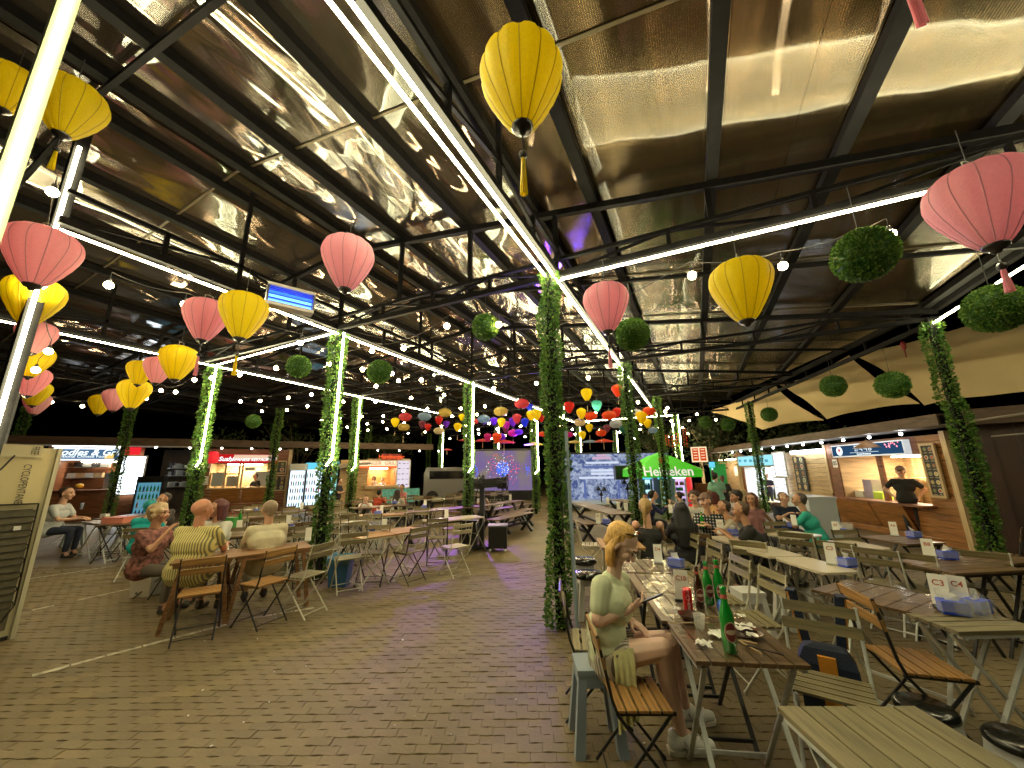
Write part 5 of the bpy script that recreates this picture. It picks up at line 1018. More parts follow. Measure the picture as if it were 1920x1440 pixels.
for i in range(8):
    s = lz(100+i*9, 880)[0]; z = lz(150, 876 if i % 2 else 897)[1]+.03; WLw.box('shelf_box', [WPL, BLKP, PINE, STL][i % 4], wl, s, s+.25, z, z+.18, -1.3, -1.05)
WLw.box('fridge_steel', STL, wl, lz(178, 890)[0], lz(222, 890)[0], za-.3, lz(200, 887)[1], -1.3, -.9)
yb = lz(147, 910); tag(MB().ball(WLw.P(yb[0], yb[1]-.02, -.1), .12, 8, sc=(1, 1, .7)).obj('bowl', mat('yellow bowl', (.8, .45, .02), .4), None, True), 'small yellow round pot on the noodle kiosk counter', 'pot')
sg = thing('lit_sign', 'blue white lit sign reading Noodles and Grill over the left kiosk', 'sign', WLw.P(lz(165, 850)[0], 2)); s0, s1, z0, z1 = r4(104, 842, 224, 861); WLw.box('sign_face', glow('noodle sign', (.06, .13, .24), 0.546), sg, s0, s1, z0, z1, .05, .12); WLw.box('sign_edge', LITW, sg, s0, s1, z1, z1+.06, .05, .13); WLw.box('sign_edge', LITW, sg, s0, s1, z0-.05, z0, .05, .13)
wt(WLw, sg, s0+(s1-s0)*.46, (z0+z1)/2+.06, 'Noodles & Grill', .34, LITT, .125, shear=.3, bold=True); wt(WLw, sg, s0+(s1-s0)*.4, z0+.10, 'Traditional Chinese Food', .15, LITT, .125); WLw.box('food_picture', glow('noodle picture', (.9, .6, .15), 0.468), sg, s0+(s1-s0)*.78, s0+(s1-s0)*.92, z0+.02, z0+.2, .12, .126)
menu(WLw, 'glowing white menu board with six bands beside the noodle kiosk', 230, 857, 264, 925, 2, 7, glow('bright menu', (.85, .95, 1.), 3.5), WPL, out=.2, seed=8); t = thing('lit_sign', 'small red lit panel above the white menu of the noodle kiosk', 'sign', WLw.P(lz(252, 845)[0], 2)); WLw.pbox('panel', LITR, t, 240, 839, 264, 853, .1, .16)
drinks_fridge(WLw, 'dark drinks fridge right of the bright menu at left', 270, 893, 306, 956, (.15, .45, .6), BLKP, out=.7, e=.8, rows=4, seed=5)
sk = thing('open_storage', 'dark open storage kiosk with shelves between noodle and sushi kiosks', 'kiosk', WLw.P(lz(320, 900)[0], 0)); sa, sb = lz(272, 900)[0], lz(366, 900)[0]; WLw.box('back_wall', INT, sk, sa, sb, 0, zft, -1.8, -1.76)
for y in (878, 893, 915):
    z = lz(320, y)[1]; WLw.box('shelf', STL, sk, lz(296, 890)[0], lz(348, 890)[0], z, z+.03, -1.5, -1.1)
    for i in range(8): s = lz(298+i*6, 890)[0]; WLw.box('shelf_box', [STL, GREY, BLKP, WPL][(i+y) % 4], sk, s, s+.16, z+.03, z+.03+rng.uniform(.1, .24), -1.4, -1.2)
WLw.box('shelf_leg', STL, sk, lz(348, 890)[0], lz(350, 890)[0], 0, lz(320, 875)[1], -1.4, -1.1)
jp = thing('sushi_kiosk', 'red brown Japanese kiosk with red sign and white lettering', 'food kiosk', WLw.P(lz(450, 900)[0], 0)); ja, jb = lz(374, 900)[0], lz(540, 900)[0]; jz = lz(450, 914)[1]; jt = lz(450, 869)[1]
planks(WLw, jp, ja, jb, 0, jz, PLKR, single=False); j0, j1 = lz(392, 890)[0], lz(508, 890)[0]; planks(WLw, jp, ja, j0, jz, zft, PLKR, single=False); planks(WLw, jp, j1, jb, jz, zft, PLKR, single=False); WLw.box('lintel', PLKR, jp, j0, j1, jt, zft, -.04, 0)
room(WLw, jp, j0, j1, jz, jt, 1.5, INT, c=(1., .8, .5), e=12, back=PLKP); WLw.box('counter', PINE, jp, j0, j1, jz-.05, jz, -.2, .2)
for x in (420, 446, 452): s = lz(x, 890)[0]; WLw.box('window_frame', PINE, jp, s, s+.07, jz, jt, -.06, .02)
z = lz(430, 890)[1]; WLw.box('window_frame', PINE, jp, lz(420, 890)[0], lz(448, 890)[0], z, z+.06, -.06, .02); WLw.pbox('steel_cabinet', mat('pale blue steel', (.4, .5, .55), .3, .4), jp, 396, 886, 414, 912, -.6, -.3); WLw.pbox('steel_drum', STL, jp, 424, 893, 442, 912, -.6, -.3); WLw.pbox('hood', STL, jp, 458, 876, 476, 882, -.8, -.3); WLw.pbox('pot_row', STL, jp, 476, 884, 505, 912, -1.0, -.7)
for (a, b) in ((396, 448), (454, 500)):
    s0, s1 = lz(a, 930)[0], lz(b, 930)[0]; q = [WLw.P(s0, jz-.06, .2), WLw.P(s1, jz-.06, .2), WLw.P(s1, jz-.6, .04), WLw.P(s0, jz-.6, .04)]; m = MB(); o_ = jp.location; m.add([p-o_ for p in q]+[p+WLw.n*.02-o_ for p in q], [(0, 1, 2, 3), (7, 6, 5, 4), (0, 4, 5, 1), (1, 5, 6, 2), (2, 6, 7, 3), (3, 7, 4, 0)]); m.obj('counter_leaf', PLK, jp)
sg = thing('lit_sign', 'red sign with white lettering Sushi and Japanese Restaurant', 'sign', WLw.P(lz(450, 860)[0], 2)); s0, s1, z0, z1 = r4(409, 852, 520, 868); RSG = glow('red sign face', (.5, .01, .012), 0.468); WLw.box('sign_face', RSG, sg, s0, s1, z0, z1, .05, .12); WLw.box('sign_band', glow('cream tiles', (.8, .55, .38), 0.468), sg, lz(440, 855)[0], s1, z1-.22, z1-.02, .12, .125)
wt(WLw, sg, lz(424, 864)[0], z0+.17, 'Sushi', .26, LITT, .127, shear=.25, bold=True); wt(WLw, sg, lz(477, 864)[0], z0+.14, 'JAPANESE RESTAURANT', .165, LITT, .127, shear=.25, bold=True)
c = WLw.P(lz(402, 858)[0], lz(402, 858)[1], .3); t = thing('paper_lantern', 'red cylindrical paper lantern at the left end of the Japanese sign', 'lantern', c); MB().lathe([(.10, -.26), (.17, -.22), (.2, -.1), (.2, .1), (.17, .22), (.10, .26)], n=16).obj('shade', mat('red paper lit', (.75, .02, .03), .5, emit=.35), t, True); MB().lathe([(.1, .26), (.1, .3), (.01, .3)], n=12).obj('cap', BLKP, t)
n8 = thing('number_plate', 'small white plate with number 08 left of the sushi counter', 'number plate', WLw.P(lz(386, 872)[0], 2)); pz = lz(386, 872); WLw.box('plate', PAPER, n8, pz[0]-.15, pz[0]+.15, pz[1]-.12, pz[1]+.12, .01, .02); wt(WLw, n8, pz[0], pz[1], '08', .2, INK, .023, bold=True)
menu(WLw, 'small white notice on the red brown wall below number 08', 380, 893, 389, 909, 1, 3, PAPER, None, out=.02, seed=3); menu(WLw, 'dark framed dish pictures right of the Japanese counter, upper', 513, 866, 534, 886, 2, 2, BLKM, PINE, dish=True, out=.02, seed=9); menu(WLw, 'dark framed dish pictures right of the Japanese counter, lower', 512, 893, 533, 918, 2, 3, BLKM, PINE, dish=True, out=.02, seed=10)
WLw.box('corner_trim', PINE, jp, lz(538, 900)[0]-.04, lz(541, 900)[0]+.04, 0, zft, 0, .05)
drinks_fridge(WLw, 'tall drinks fridge with black header, left of the bright pair', 545, 870, 570, 942, (.65, .85, 1.), WPL, out=.4, e=3., seed=3); drinks_fridge(WLw, 'tall drinks fridge with cyan header, right of the bright pair', 574, 868, 600, 942, (.65, .85, 1.), LITC, out=.4, e=3., seed=4); drinks_fridge(WLw, 'narrow cyan drinks fridge right of the bright garland post', 613, 866, 629, 938, (.4, .9, .9), LITC, out=.4, e=2., seed=6)
ro = thing('kiosk_roof', 'long brown roof edge running over the left kiosks', 'roof', WLw.P(8, 0)); f0, f1 = lz(20, 830)[0], lz(806, 860)[0]; z1 = lz(115, 820)[1]; WLw.box('fascia', FASC, ro, f0, f1, z1-.3, z1, .5, .54); WLw.box('roof_sheet', FASC, ro, f0, f1, z1-.03, z1, -2.4, .5); WLw.box('soffit', mat('white soffit', (.5, .48, .46), .6), ro, f0, lz(380, 850)[0], z1-.34, z1-.3, .0, .5)
for k in range(14): s = f0+2+k*1.1; c = WLw.P(s, z1-.36, .4)-ro.location; MB().ball(c, .04, 6).obj('bulb', glow('small warm bulb', (1., .9, .75), 12.), ro)
WLw.box('light_tube', glow('cool tube', (.85, .95, 1.), 6.), ro, lz(108, 838)[0], lz(224, 838)[0], z1-.36, z1-.33, .3, .36)
# burger kiosk (turned a little towards the camera)
BA, BB = dep(640, 874, 18.3), dep(800, 872, 20.5); WB = Wall(BA, BB); bk = thing('burger_kiosk', 'small kiosk with cream and orange sign and two cooks inside', 'food kiosk', WB.P(0, 0)); bz = lambda x, y: WB.sz(x, y)
planks(WB, bk, bz(636, 900)[0], bz(689, 900)[0], 0, bz(660, 862)[1], PLKP, single=False); planks(WB, bk, bz(689, 900)[0], bz(768, 900)[0], 0, bz(700, 912)[1], PLKP, single=False); WB.box('lintel', PLKP, bk, bz(689, 870)[0], bz(768, 870)[0], bz(700, 877)[1], bz(700, 860)[1], -.04, 0)
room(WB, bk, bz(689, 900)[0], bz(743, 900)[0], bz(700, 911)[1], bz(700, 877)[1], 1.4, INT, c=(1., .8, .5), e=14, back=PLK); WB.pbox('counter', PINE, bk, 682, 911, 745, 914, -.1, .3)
WB.pbox('cloth_front', mat('turquoise cloth', (.15, .55, .58), .6, var=.3, scale=8), bk, 714, 917, 782, 940, .3, .34)
sg = thing('lit_sign', 'cream sign with orange lettering on the burger kiosk front', 'sign', WB.P(bz(715, 870)[0], 2)); WB.pbox('sign_face', glow('cream sign', (1., .75, .45), 0.546), sg, 674, 864, 744, 874, .05, .1); WB.pbox('red_band', LITO, sg, 674, 874, 744, 877, .05, .11); q = bz(712, 869); wt(WB, sg, q[0], q[1], 'BURGER  GRILL', .26, mat('orange letters', (.8, .2, .05), .5), .105)
sg = thing('lit_sign', 'orange lit letters on a red board above the burger kiosk', 'sign', WB.P(bz(730, 857)[0], 2.2)); WB.pbox('sign_face', mat('red board', (.35, .03, .02), .5), sg, 711, 852, 747, 863, .55, .6); q = bz(729, 857.5); wt(WB, sg, q[0], q[1], 'Hamburger', .28, LITO, .605)
menu(WB, 'white menu board with dish pictures beside the burger window', 745, 864, 765, 913, 3, 5, glow('violet white menu', (.75, .66, .75), 0.468), WPL, out=.1, seed=14)
MB().add([WB.P(bz(636, 900)[0], 2.1, 0)-bk.location, WB.P(bz(636, 900)[0]-1.4, 1.7, .9)-bk.location, WB.P(bz(689, 900)[0], 2.1, .9)-bk.location, WB.P(bz(689, 900)[0], 2.2, 0)-bk.location], [(0, 1, 2, 3)]).obj('awning', mat('pale awning', (.5, .45, .35), .6), bk)
# parked van behind
c = at(842, 928, 0); c = dep(845, 910, 21); t = thing('parked_van', 'pale van parked in the dark behind the strip-lit post', 'van', (c.x, c.y, 0), R(25)); VAN = mat('pale van paint', (.20, .20, .20), .3, coat=.6)
b = MB(); L_, W_ = 2.6, 1.9; pr = [(0, .35), (2.6, .35), (2.6, 1.0), (2.35, 1.15), (2.1, 1.75), (1.8, 1.9), (.15, 1.9), (0, 1.6)]; n = len(pr)
b.add([(x-1.3, -.95, z) for x, z in pr]+[(x-1.3, .95, z) for x, z in pr], [tuple(range(n)), tuple(reversed(range(n, 2*n)))]+[(i, i+n, (i+1) % n+n, (i+1) % n) for i in range(n)]); b.obj('body', VAN, t); GLD = mat('dark car glass', (.01, .01, .012), .08)
MB().box((-.05, -.955, 1.5), (1.9, .02, .42)).obj('window', GLD, t); MB().box((-1.31, 0, 1.45), (.02, 1.6, .42)).obj('rear_window', GLD, t)
for x in (-.8, .8):
    for y in (-.9, .9): MB().tube([(x, y-.1, .35), (x, y+.1, .35)], .34, 16).obj('wheel', BLKP, t)
# ---------------------------------------------------------------- screens and stage in the middle
def facing(px, py, d): c = dep(px, py, d); return c
def flat_frame(px0, py0, px1, py1, d):
    a, b = dep(px0, (py0+py1)/2, d), dep(px1, (py0+py1)/2, d); w = Wall((a.x, a.y), (b.x, b.y)); return w
WS = flat_frame(886, 845, 1000, 920, 19)
sc = thing('video_screen', 'large video screen showing blue and red fireworks in a black frame', 'screen', WS.P(0, 0)); s0, s1, z0, z1 = WS.rect(888, 846, 998, 919)
WS.box('frame', BLKP, sc, s0-.12, s1+.12, z0-.5, z1+.1, -.12, 0)
def screen_mat():
    m = bpy.data.materials.new('screen picture'); m.use_nodes = True; nt = m.node_tree; nt.nodes.remove(nt.nodes['Principled BSDF']); e = nt.nodes.new('ShaderNodeEmission'); e.inputs[1].default_value = .8
    tc = nt.nodes.new('ShaderNodeTexCoord'); g = nt.nodes.new('ShaderNodeTexNoise'); g.inputs['Scale'].default_value = .8; nt.links.new(tc.outputs['Object'], g.inputs[0]); cr = nt.nodes.new('ShaderNodeValToRGB'); cr.color_ramp.elements[0].color = (.10, .07, .16, 1); cr.color_ramp.elements[1].color = (.13, .105, .085, 1); cr.color_ramp.elements[0].position = .42; cr.color_ramp.elements[1].position = .56
    nt.links.new(g.outputs[0], cr.inputs[0]); nt.links.new(cr.outputs[0], e.inputs[0]); nt.links.new(e.outputs[0], nt.nodes['Material Output'].inputs[0]); return m
WS.box('display', screen_mat(), sc, s0, s1, z0, z1, 0, .02)
FB, FRD, FW = glow('firework blue', (.01, .15, 1.), 0.78), glow('firework red', (1., .08, .08), 0.702), glow('firework white', (.9, .9, 1.), 0.78)
cx, cz = WS.sz(943, 879); pxm = (s1-s0)/110; fwm = MB(); r = random.Random(9); MT = [FB, FRD, FW]
def dot(s, z, rad, mi): c = WS.P(s, z, .03)-sc.location; q = WS.d; fwm.add([c+q*rad, c+Vector((0, 0, rad)), c-q*rad, c-Vector((0, 0, rad))], [(0, 1, 2, 3)], mi)
for i in range(420):
    q = r.random(); a = r.uniform(0, 6.28)
    if q < .62: rr = pxm*12*math.sqrt(r.random()); dot(cx+rr*math.cos(a), cz+rr*math.sin(a)*1.25, pxm*.75, 0 if r.random() < .85 else 2)
    elif q < .92: rr = pxm*r.uniform(13, 33); a = round(a*4)/4+r.uniform(-.09, .09); dot(cx+rr*math.cos(a), cz+rr*math.sin(a), pxm*r.uniform(.5, .95), 1 if r.random() < .8 else 2)
    else: dot(s0+r.choice((.04, .06, .95, .93))*(s1-s0)+r.uniform(-.1, .1), z0+r.uniform(.35, .65)*(z1-z0), pxm*.9, 0)
tag(fwm.obj('firework_sparks', MT, sc), kind='stuff')
WT = flat_frame(1057, 850, 1190, 940, 18); st = thing('stage_backdrop', 'pale blue lit backdrop printed with a temple gate behind the stage', 'backdrop', WT.P(0, 0)); s0, s1, z0, z1 = WT.rect(1058, 852, 1262, 938)
def bd_mat():
    m = bpy.data.materials.new('backdrop print'); m.use_nodes = True; nt = m.node_tree; nt.nodes.remove(nt.nodes['Principled BSDF']); e = nt.nodes.new('ShaderNodeEmission'); e.inputs[1].default_value = .28
    tc = nt.nodes.new('ShaderNodeTexCoord'); g = nt.nodes.new('ShaderNodeTexNoise'); g.inputs['Scale'].default_value = 4.5; g.inputs['Detail'].default_value = 8; g.inputs['Distortion'].default_value = 1.2; nt.links.new(tc.outputs['Object'], g.inputs[0]); cr = nt.nodes.new('ShaderNodeValToRGB')
    cr.color_ramp.elements[0].color = (.10, .15, .38, 1); cr.color_ramp.elements[1].color = (.62, .72, .95, 1); cr.color_ramp.elements[0].position = .38; cr.color_ramp.elements[1].position = .64; nt.links.new(g.outputs[0], cr.inputs[0]); nt.links.new(cr.outputs[0], e.inputs[0]); nt.links.new(e.outputs[0], nt.nodes['Material Output'].inputs[0]); return m
WT.box('print', bd_mat(), st, s0, s1, z0, z1, -.03, 0); WT.box('frame', BLKP, st, s0-.1, s0, 0, z1+.05, -.1, .03); WT.box('frame', BLKP, st, s0-.1, s1, z1, z1+.08, -.1, .03)
LBL, PKK = glow('temple line', (.72, .8, 1.), 0.39), glow('temple pink', (.75, .5, .7), 0.351); DBL = glow('temple shade', (.12, .17, .42), 0.39)
for (x0, y0, x1, y1, m) in ((1098, 866, 1160, 869, LBL), (1092, 874, 1166, 877, DBL), (1108, 880, 1150, 884, LBL), (1108, 886, 1150, 890, LBL), (1086, 894, 1170, 897, LBL), (1094, 900, 1100, 935, DBL), (1158, 900, 1164, 935, DBL), (1110, 857, 1146, 861, PKK), (1118, 852, 1138, 856, PKK)): WT.pbox('print_shape', m, st, x0, y0, x1, y1, 0, .01)
# low stage with trussed front
sg_ = at(1062, 951, 0); WG = flat_frame(1040, 940, 1300, 945, 15.6); tstage = thing('stage', 'low stage with blue lit deck and white truss legs', 'stage', WG.P(0, 0)); s0, s1 = WG.sz(1056, 940)[0], WG.sz(1330, 940)[0]; zd = .30; DK = mat('pale stage deck', (.35, .42, .5), .4)
WG.box('deck', DK, tstage, s0, s1, zd-.06, zd, -2.6, 0)
for k in range(9):
    s = s0+.1+k*.55; a, b, c_ = WG.P(s, 0, -.02)-tstage.location, WG.P(s+.27, zd-.06, -.02)-tstage.location, WG.P(s+.54, 0, -.02)-tstage.location; MB().bar(a, b, .03).bar(b, c_, .03).obj('truss_leg', WHT, tstage)
def spk(px, py, d, w, h, label, nm='loudspeaker'): c = dep(px, py, d); t = thing(nm, label, 'speaker', c, R(25)); MB().box((0, 0, 0), (w, .35, h)).obj('cabinet', BLKP, t); MB().lathe([(w*.35, -.19), (w*.3, -.17), (.01, -.175)], n=16).obj('cone', BLK, t).rotation_euler = (R(90), 0, 0); return t
spk(1164, 886, 16.5, .55, .6, 'black loudspeaker left of the green parasol')
def standfan(px, py, d, label):
    c = dep(px, py, d); t = thing('pedestal_fan', label, 'fan', (c.x, c.y, 0), R(25)); z = c.z; MB().tube([(0, 0, 0), (0, 0, z)], .03, 6).obj('pole', BLK, t); MB().lathe([(.25, 0), (.25, .04), (.03, .06)], n=14).obj('foot', BLK, t); f = MB()
    for rr in (.12, .2, .28): f.tube([(rr*math.cos(k*math.pi/10), -.08, z+rr*math.sin(k*math.pi/10)) for k in range(21)], .008, 4, cap=False)
    for k in range(12): f.tube([(0, -.12, z), (.28*math.cos(k*.5236), -.08, z+.28*math.sin(k*.5236))], .005, 4)
    f.obj('guard', BLK, t); b = MB()
    for k in range(3): a = k*2.094; b.add([(0, -.04, z), (.24*math.cos(a), -.05, z+.24*math.sin(a)), (.24*math.cos(a+.9), -.02, z+.24*math.sin(a+.9))], [(0, 1, 2)])
    b.obj('blade', BLKP, t)
standfan(1176, 908, 15, 'black pedestal fan before the temple backdrop'); standfan(1127, 920, 16.2, 'small black stand on the stage before the backdrop')
# purple light on the floor and tables from the stage
def spot(p, tgt, e, c, size, rad=.1): l = bpy.data.lights.new('stage_light', 'SPOT'); l.energy = e; l.color = c; l.spot_size = R(size); l.spot_blend = .6; l.shadow_soft_size = rad; o = bpy.data.objects.new('stage_light', l); COL.objects.link(o); o.location = p; o.rotation_euler = (Vector(tgt)-Vector(p)).to_track_quat('-Z', 'Y').to_euler(); return o
pl = dep(960, 800, 15); spot(pl, at(950, 985), 1500, (.32, .08, 1.), 15); spot(dep(880, 790, 14), at(840, 962, .7), 420, (.4, .1, 1.), 40); pv = dep(985, 790, 15.5); spot(pv+Vector((0, 0, -1.2)), dep(960, 700, 10), 600, (.10, .03, 1.), 70)
# green parasol
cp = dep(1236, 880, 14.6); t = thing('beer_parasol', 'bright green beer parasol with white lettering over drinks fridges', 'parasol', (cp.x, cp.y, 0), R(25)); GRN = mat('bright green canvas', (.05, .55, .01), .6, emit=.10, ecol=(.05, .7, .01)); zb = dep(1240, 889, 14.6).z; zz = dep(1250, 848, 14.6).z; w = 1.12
b = MB(); ring = [(-w, -w), (w, -w), (w, w), (-w, w)]; b.add([(x, y, zb+.18) for x, y in ring]+[(x*.3, y*.3, zz-.14) for x, y in ring], [(0, 1, 5, 4), (1, 2, 6, 5), (2, 3, 7, 6), (3, 0, 4, 7)]); b.add([(x*.34, y*.34, zz-.17) for x, y in ring]+[(0, 0, zz)], [(0, 1, 4), (1, 2, 4), (2, 3, 4), (3, 0, 4)]); b.obj('canopy', GRN, t)
for i in range(4): x, y = ring[i]; x2, y2 = ring[(i+1) % 4]; MB().quad((x, y, zb+.18), (x2, y2, zb+.18), (x2*1.01, y2*1.01, zb-.10), (x*1.01, y*1.01, zb-.10)).obj('valance', GRN, t)
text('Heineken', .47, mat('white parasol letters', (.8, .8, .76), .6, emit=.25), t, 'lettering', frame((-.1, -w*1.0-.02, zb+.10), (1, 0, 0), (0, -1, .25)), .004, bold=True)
sv = MB(); 
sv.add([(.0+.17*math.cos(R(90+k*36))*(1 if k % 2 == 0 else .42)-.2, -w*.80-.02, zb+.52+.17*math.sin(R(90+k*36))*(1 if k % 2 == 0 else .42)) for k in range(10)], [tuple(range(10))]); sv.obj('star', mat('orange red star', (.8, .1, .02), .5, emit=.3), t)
MB().tube([(0, 0, 0), (0, 0, zz)], .03, 8).obj('pole', WHT, t)
for i in range(4): MB().bar((0, 0, zz-.05), (ring[i][0]*.98, ring[i][1]*.98, zb+.2), .03).obj('rib', WHT, t)
WGp = flat_frame(1200, 930, 1320, 930, 15.3)
drinks_fridge(WGp, 'cyan drinks fridge under the parasol, leftmost of three', 1204, 889, 1224, 940, (.5, .9, .95), LITC, mat('dark green cabinet', (.02, .1, .05), .4), out=.1, e=1.8, seed=21, rows=3); drinks_fridge(WGp, 'cyan drinks fridge under the parasol, middle of three', 1232, 889, 1254, 942, (.5, .9, .95), LITC, mat('dark green cabinet', (.02, .1, .05), .4), out=.1, e=2., seed=22); drinks_fridge(WGp, 'violet lit drinks fridge under the parasol, rightmost of three', 1259, 887, 1288, 944, (.75, .55, 1.), glow('violet header', (.7, .8, 1.), 1.25), WPL, out=.15, e=1.6, seed=23)
c = at(1294, 955, 0); t = thing('inflatable_column', 'tall red lit column beside the violet drinks fridge', 'column', (c.x, c.y, 0)); p_ = dep(1293, 885, (c-CAM).dot(_f)); MB().lathe([(.16, 0), (.2, .2), (.19, p_.z-.25), (.12, p_.z), (.01, p_.z+.03)], n=14).obj('tube', mat('red fabric lit', (.7, .02, .02), .5, emit=.3), t, True)
for i, (x, y) in enumerate(((1250, 815), (1262, 818), (1270, 812), (1282, 800))):
    c = dep(x, y, 13); t = thing('firecracker_string', 'string of red paper firecrackers near the far right post, '+('first', 'second', 'third', 'fourth and longest')[i]+' from the left', 'ornament', c, 0, 'red firecracker strings'); b = MB()
    for k in range(8 if i < 3 else 14): b.tube([((k % 2-.5)*.05, 0, -.05*k), ((k % 2-.5)*.11, 0, -.05*k-.06)], .014, 5)
    b.obj('firecrackers', mat('orange red paper', (.8, .08, .02), .5), t)
c = dep(18, 735, 7); t = thing('firecracker_string', 'string of red paper balls behind the left strip post', 'ornament', c, 0, 'red firecracker strings'); b = MB()
for k in range(6): b.ball((0, 0, -.1*k), .055, 6)
b.obj('paper_balls', mat('orange red paper', (.8, .08, .02), .5), t)
# ---------------------------------------------------------------- shade sails on the right
SAIL = mat('beige sail cloth', (.66, .50, .26), .65, var=.08, scale=1.2, bump=.3, bscale=2.2)
def sail(c4, label, seed=0, sag=.25):
    """c4 corner world points in order; edges curve inward, middle sags"""
    A, B, C_, D_ = [Vector(c) for c in c4]; n = 22; b = MB()
    for i in range(n+1):
        for j in range(n+1):
            u, w_ = i/n, j/n; uu = u+(.5-u)*.10*4*w_*(1-w_); ww = w_+(.5-w_)*.12*4*u*(1-u)
            p = A.lerp(B, uu).lerp(D_.lerp(C_, uu), ww); p.z -= sag*math.sin(math.pi*u)*math.sin(math.pi*w_)+.05*noise.noise(Vector((u*3, w_*5, seed))); b.v.append(tuple(p))
    for i in range(n):
        for j in range(n): a = i*(n+1)+j; b.f.append((a, a+1, a+n+2, a+n+1)); b.m.append(0)
    tag(b.obj('shade_sail', SAIL, None, True), label, 'shade sail')
sail((dep(1765, 648, 10.3), dep(1600, 664, 12.3), dep(1732, 757, 9.2), dep(1960, 738, 7.2)), 'nearest beige shade sail at right', 1) if False else None
sail((dep(1600, 666, 11.5), dep(1960, 560, 8.6), dep(2010, 735, 8.0), dep(1733, 760, 10.4)), 'nearest and largest beige shade sail at right behind the leaning garland post', 1)
sail((dep(1462, 722, 14.2), dep(1592, 666, 11.8), dep(1725, 757, 10.6), dep(1550, 786, 13.)), 'middle beige shade sail between two dark gaps', 2)
sail((dep(1325, 770, 19.), dep(1455, 724, 14.6), dep(1545, 788, 13.2), dep(1430, 806, 16.)), 'farthest beige shade sail tapering behind the small leafy balls', 3)
t = thing('lantern_ornament', 'small dark red hanging ornament below the roof edge at right', 'ornament', dep(1693, 645, 8)); MB().lathe([(.02, -.14), (.05, -.08), (.05, 0), (.02, .06)], n=8).tube([(0, 0, -.14), (0, 0, -.3)], .012, 5).obj('ornament_body', mat('dark red paper', (.25, .02, .02), .5), t)
# ---------------------------------------------------------------- trees in the dark
BARK = mat('pale bark', (.22, .17, .10), .8, var=.3, scale=4, bump=.5); FOL = mat('night foliage', (.05, .075, .02), .6, var=.5, scale=3)
def tree(px, py, d, h, label, foliage=600, seed=1, sp=1.9):
    c = dep(px, py, d); t = thing('tree', label, 'tree', (c.x, c.y, 0)); r = random.Random(seed); b = MB(); tips = []
    b.tube([(0, 0, 0), (.1, 0, h*.22), (0, .1, h*.4)], [.2, .16, .13], 8)
    for k in range(9):
        a = r.uniform(0, 6.28); e = r.uniform(.5, 1.1); L = h*r.uniform(.3, .55); p0 = Vector((0, .05, h*r.uniform(.25, .4))); p1 = p0+Vector((math.cos(a)*L*.4*e, math.sin(a)*L*.4*e, L*.5)); p2 = p1+Vector((math.cos(a+r.uniform(-.4, .4))*L*.4*e, math.sin(a)*L*.4*e, L*.45))
        b.tube([p0, p1, p2], [.07, .045, .015], 6); tips += [p1.lerp(p2, .4), p2]
        for q in range(3): p3 = p1.lerp(p2, .3*q)+Vector((0, 0, 0)); p4 = p3+Vector((r.uniform(-.9, .9), r.uniform(-.9, .9), r.uniform(.1, .8))); b.tube([p3, p4], [.025, .008], 5); tips.append(p4)
    b.obj('trunk', BARK, t, True); f = MB()
    def pf(rr): c_ = rr.choice(tips); q = Vector((rr.gauss(0, 1), rr.gauss(0, 1), rr.gauss(0, .7)))*.42; return c_+q, q+Vector((0, 0, .3))
    if foliage: leaves(f, foliage, pf, .22, seed, 1); f.obj('crown', FOL, t)
tree(560, 830, 24, 5.2, 'bare branching tree behind the left kiosks near the tall post', 500, 3); tree(1338, 850, 21, 4.6, 'leafy tree behind the right kiosks below the shade sail', 1800, 5); tree(1470, 850, 20, 4.4, 'dim leafy tree behind the lit menu kiosk roof', 1500, 7); tree(720, 850, 27, 5.2, 'dark tree behind the burger kiosk', 1500, 9); tree(1240, 850, 27, 5.4, 'dark tree behind the green parasol', 1500, 11); tree(420, 850, 22, 4.6, 'dark leafy tree above the Japanese kiosk roof', 1400, 12)
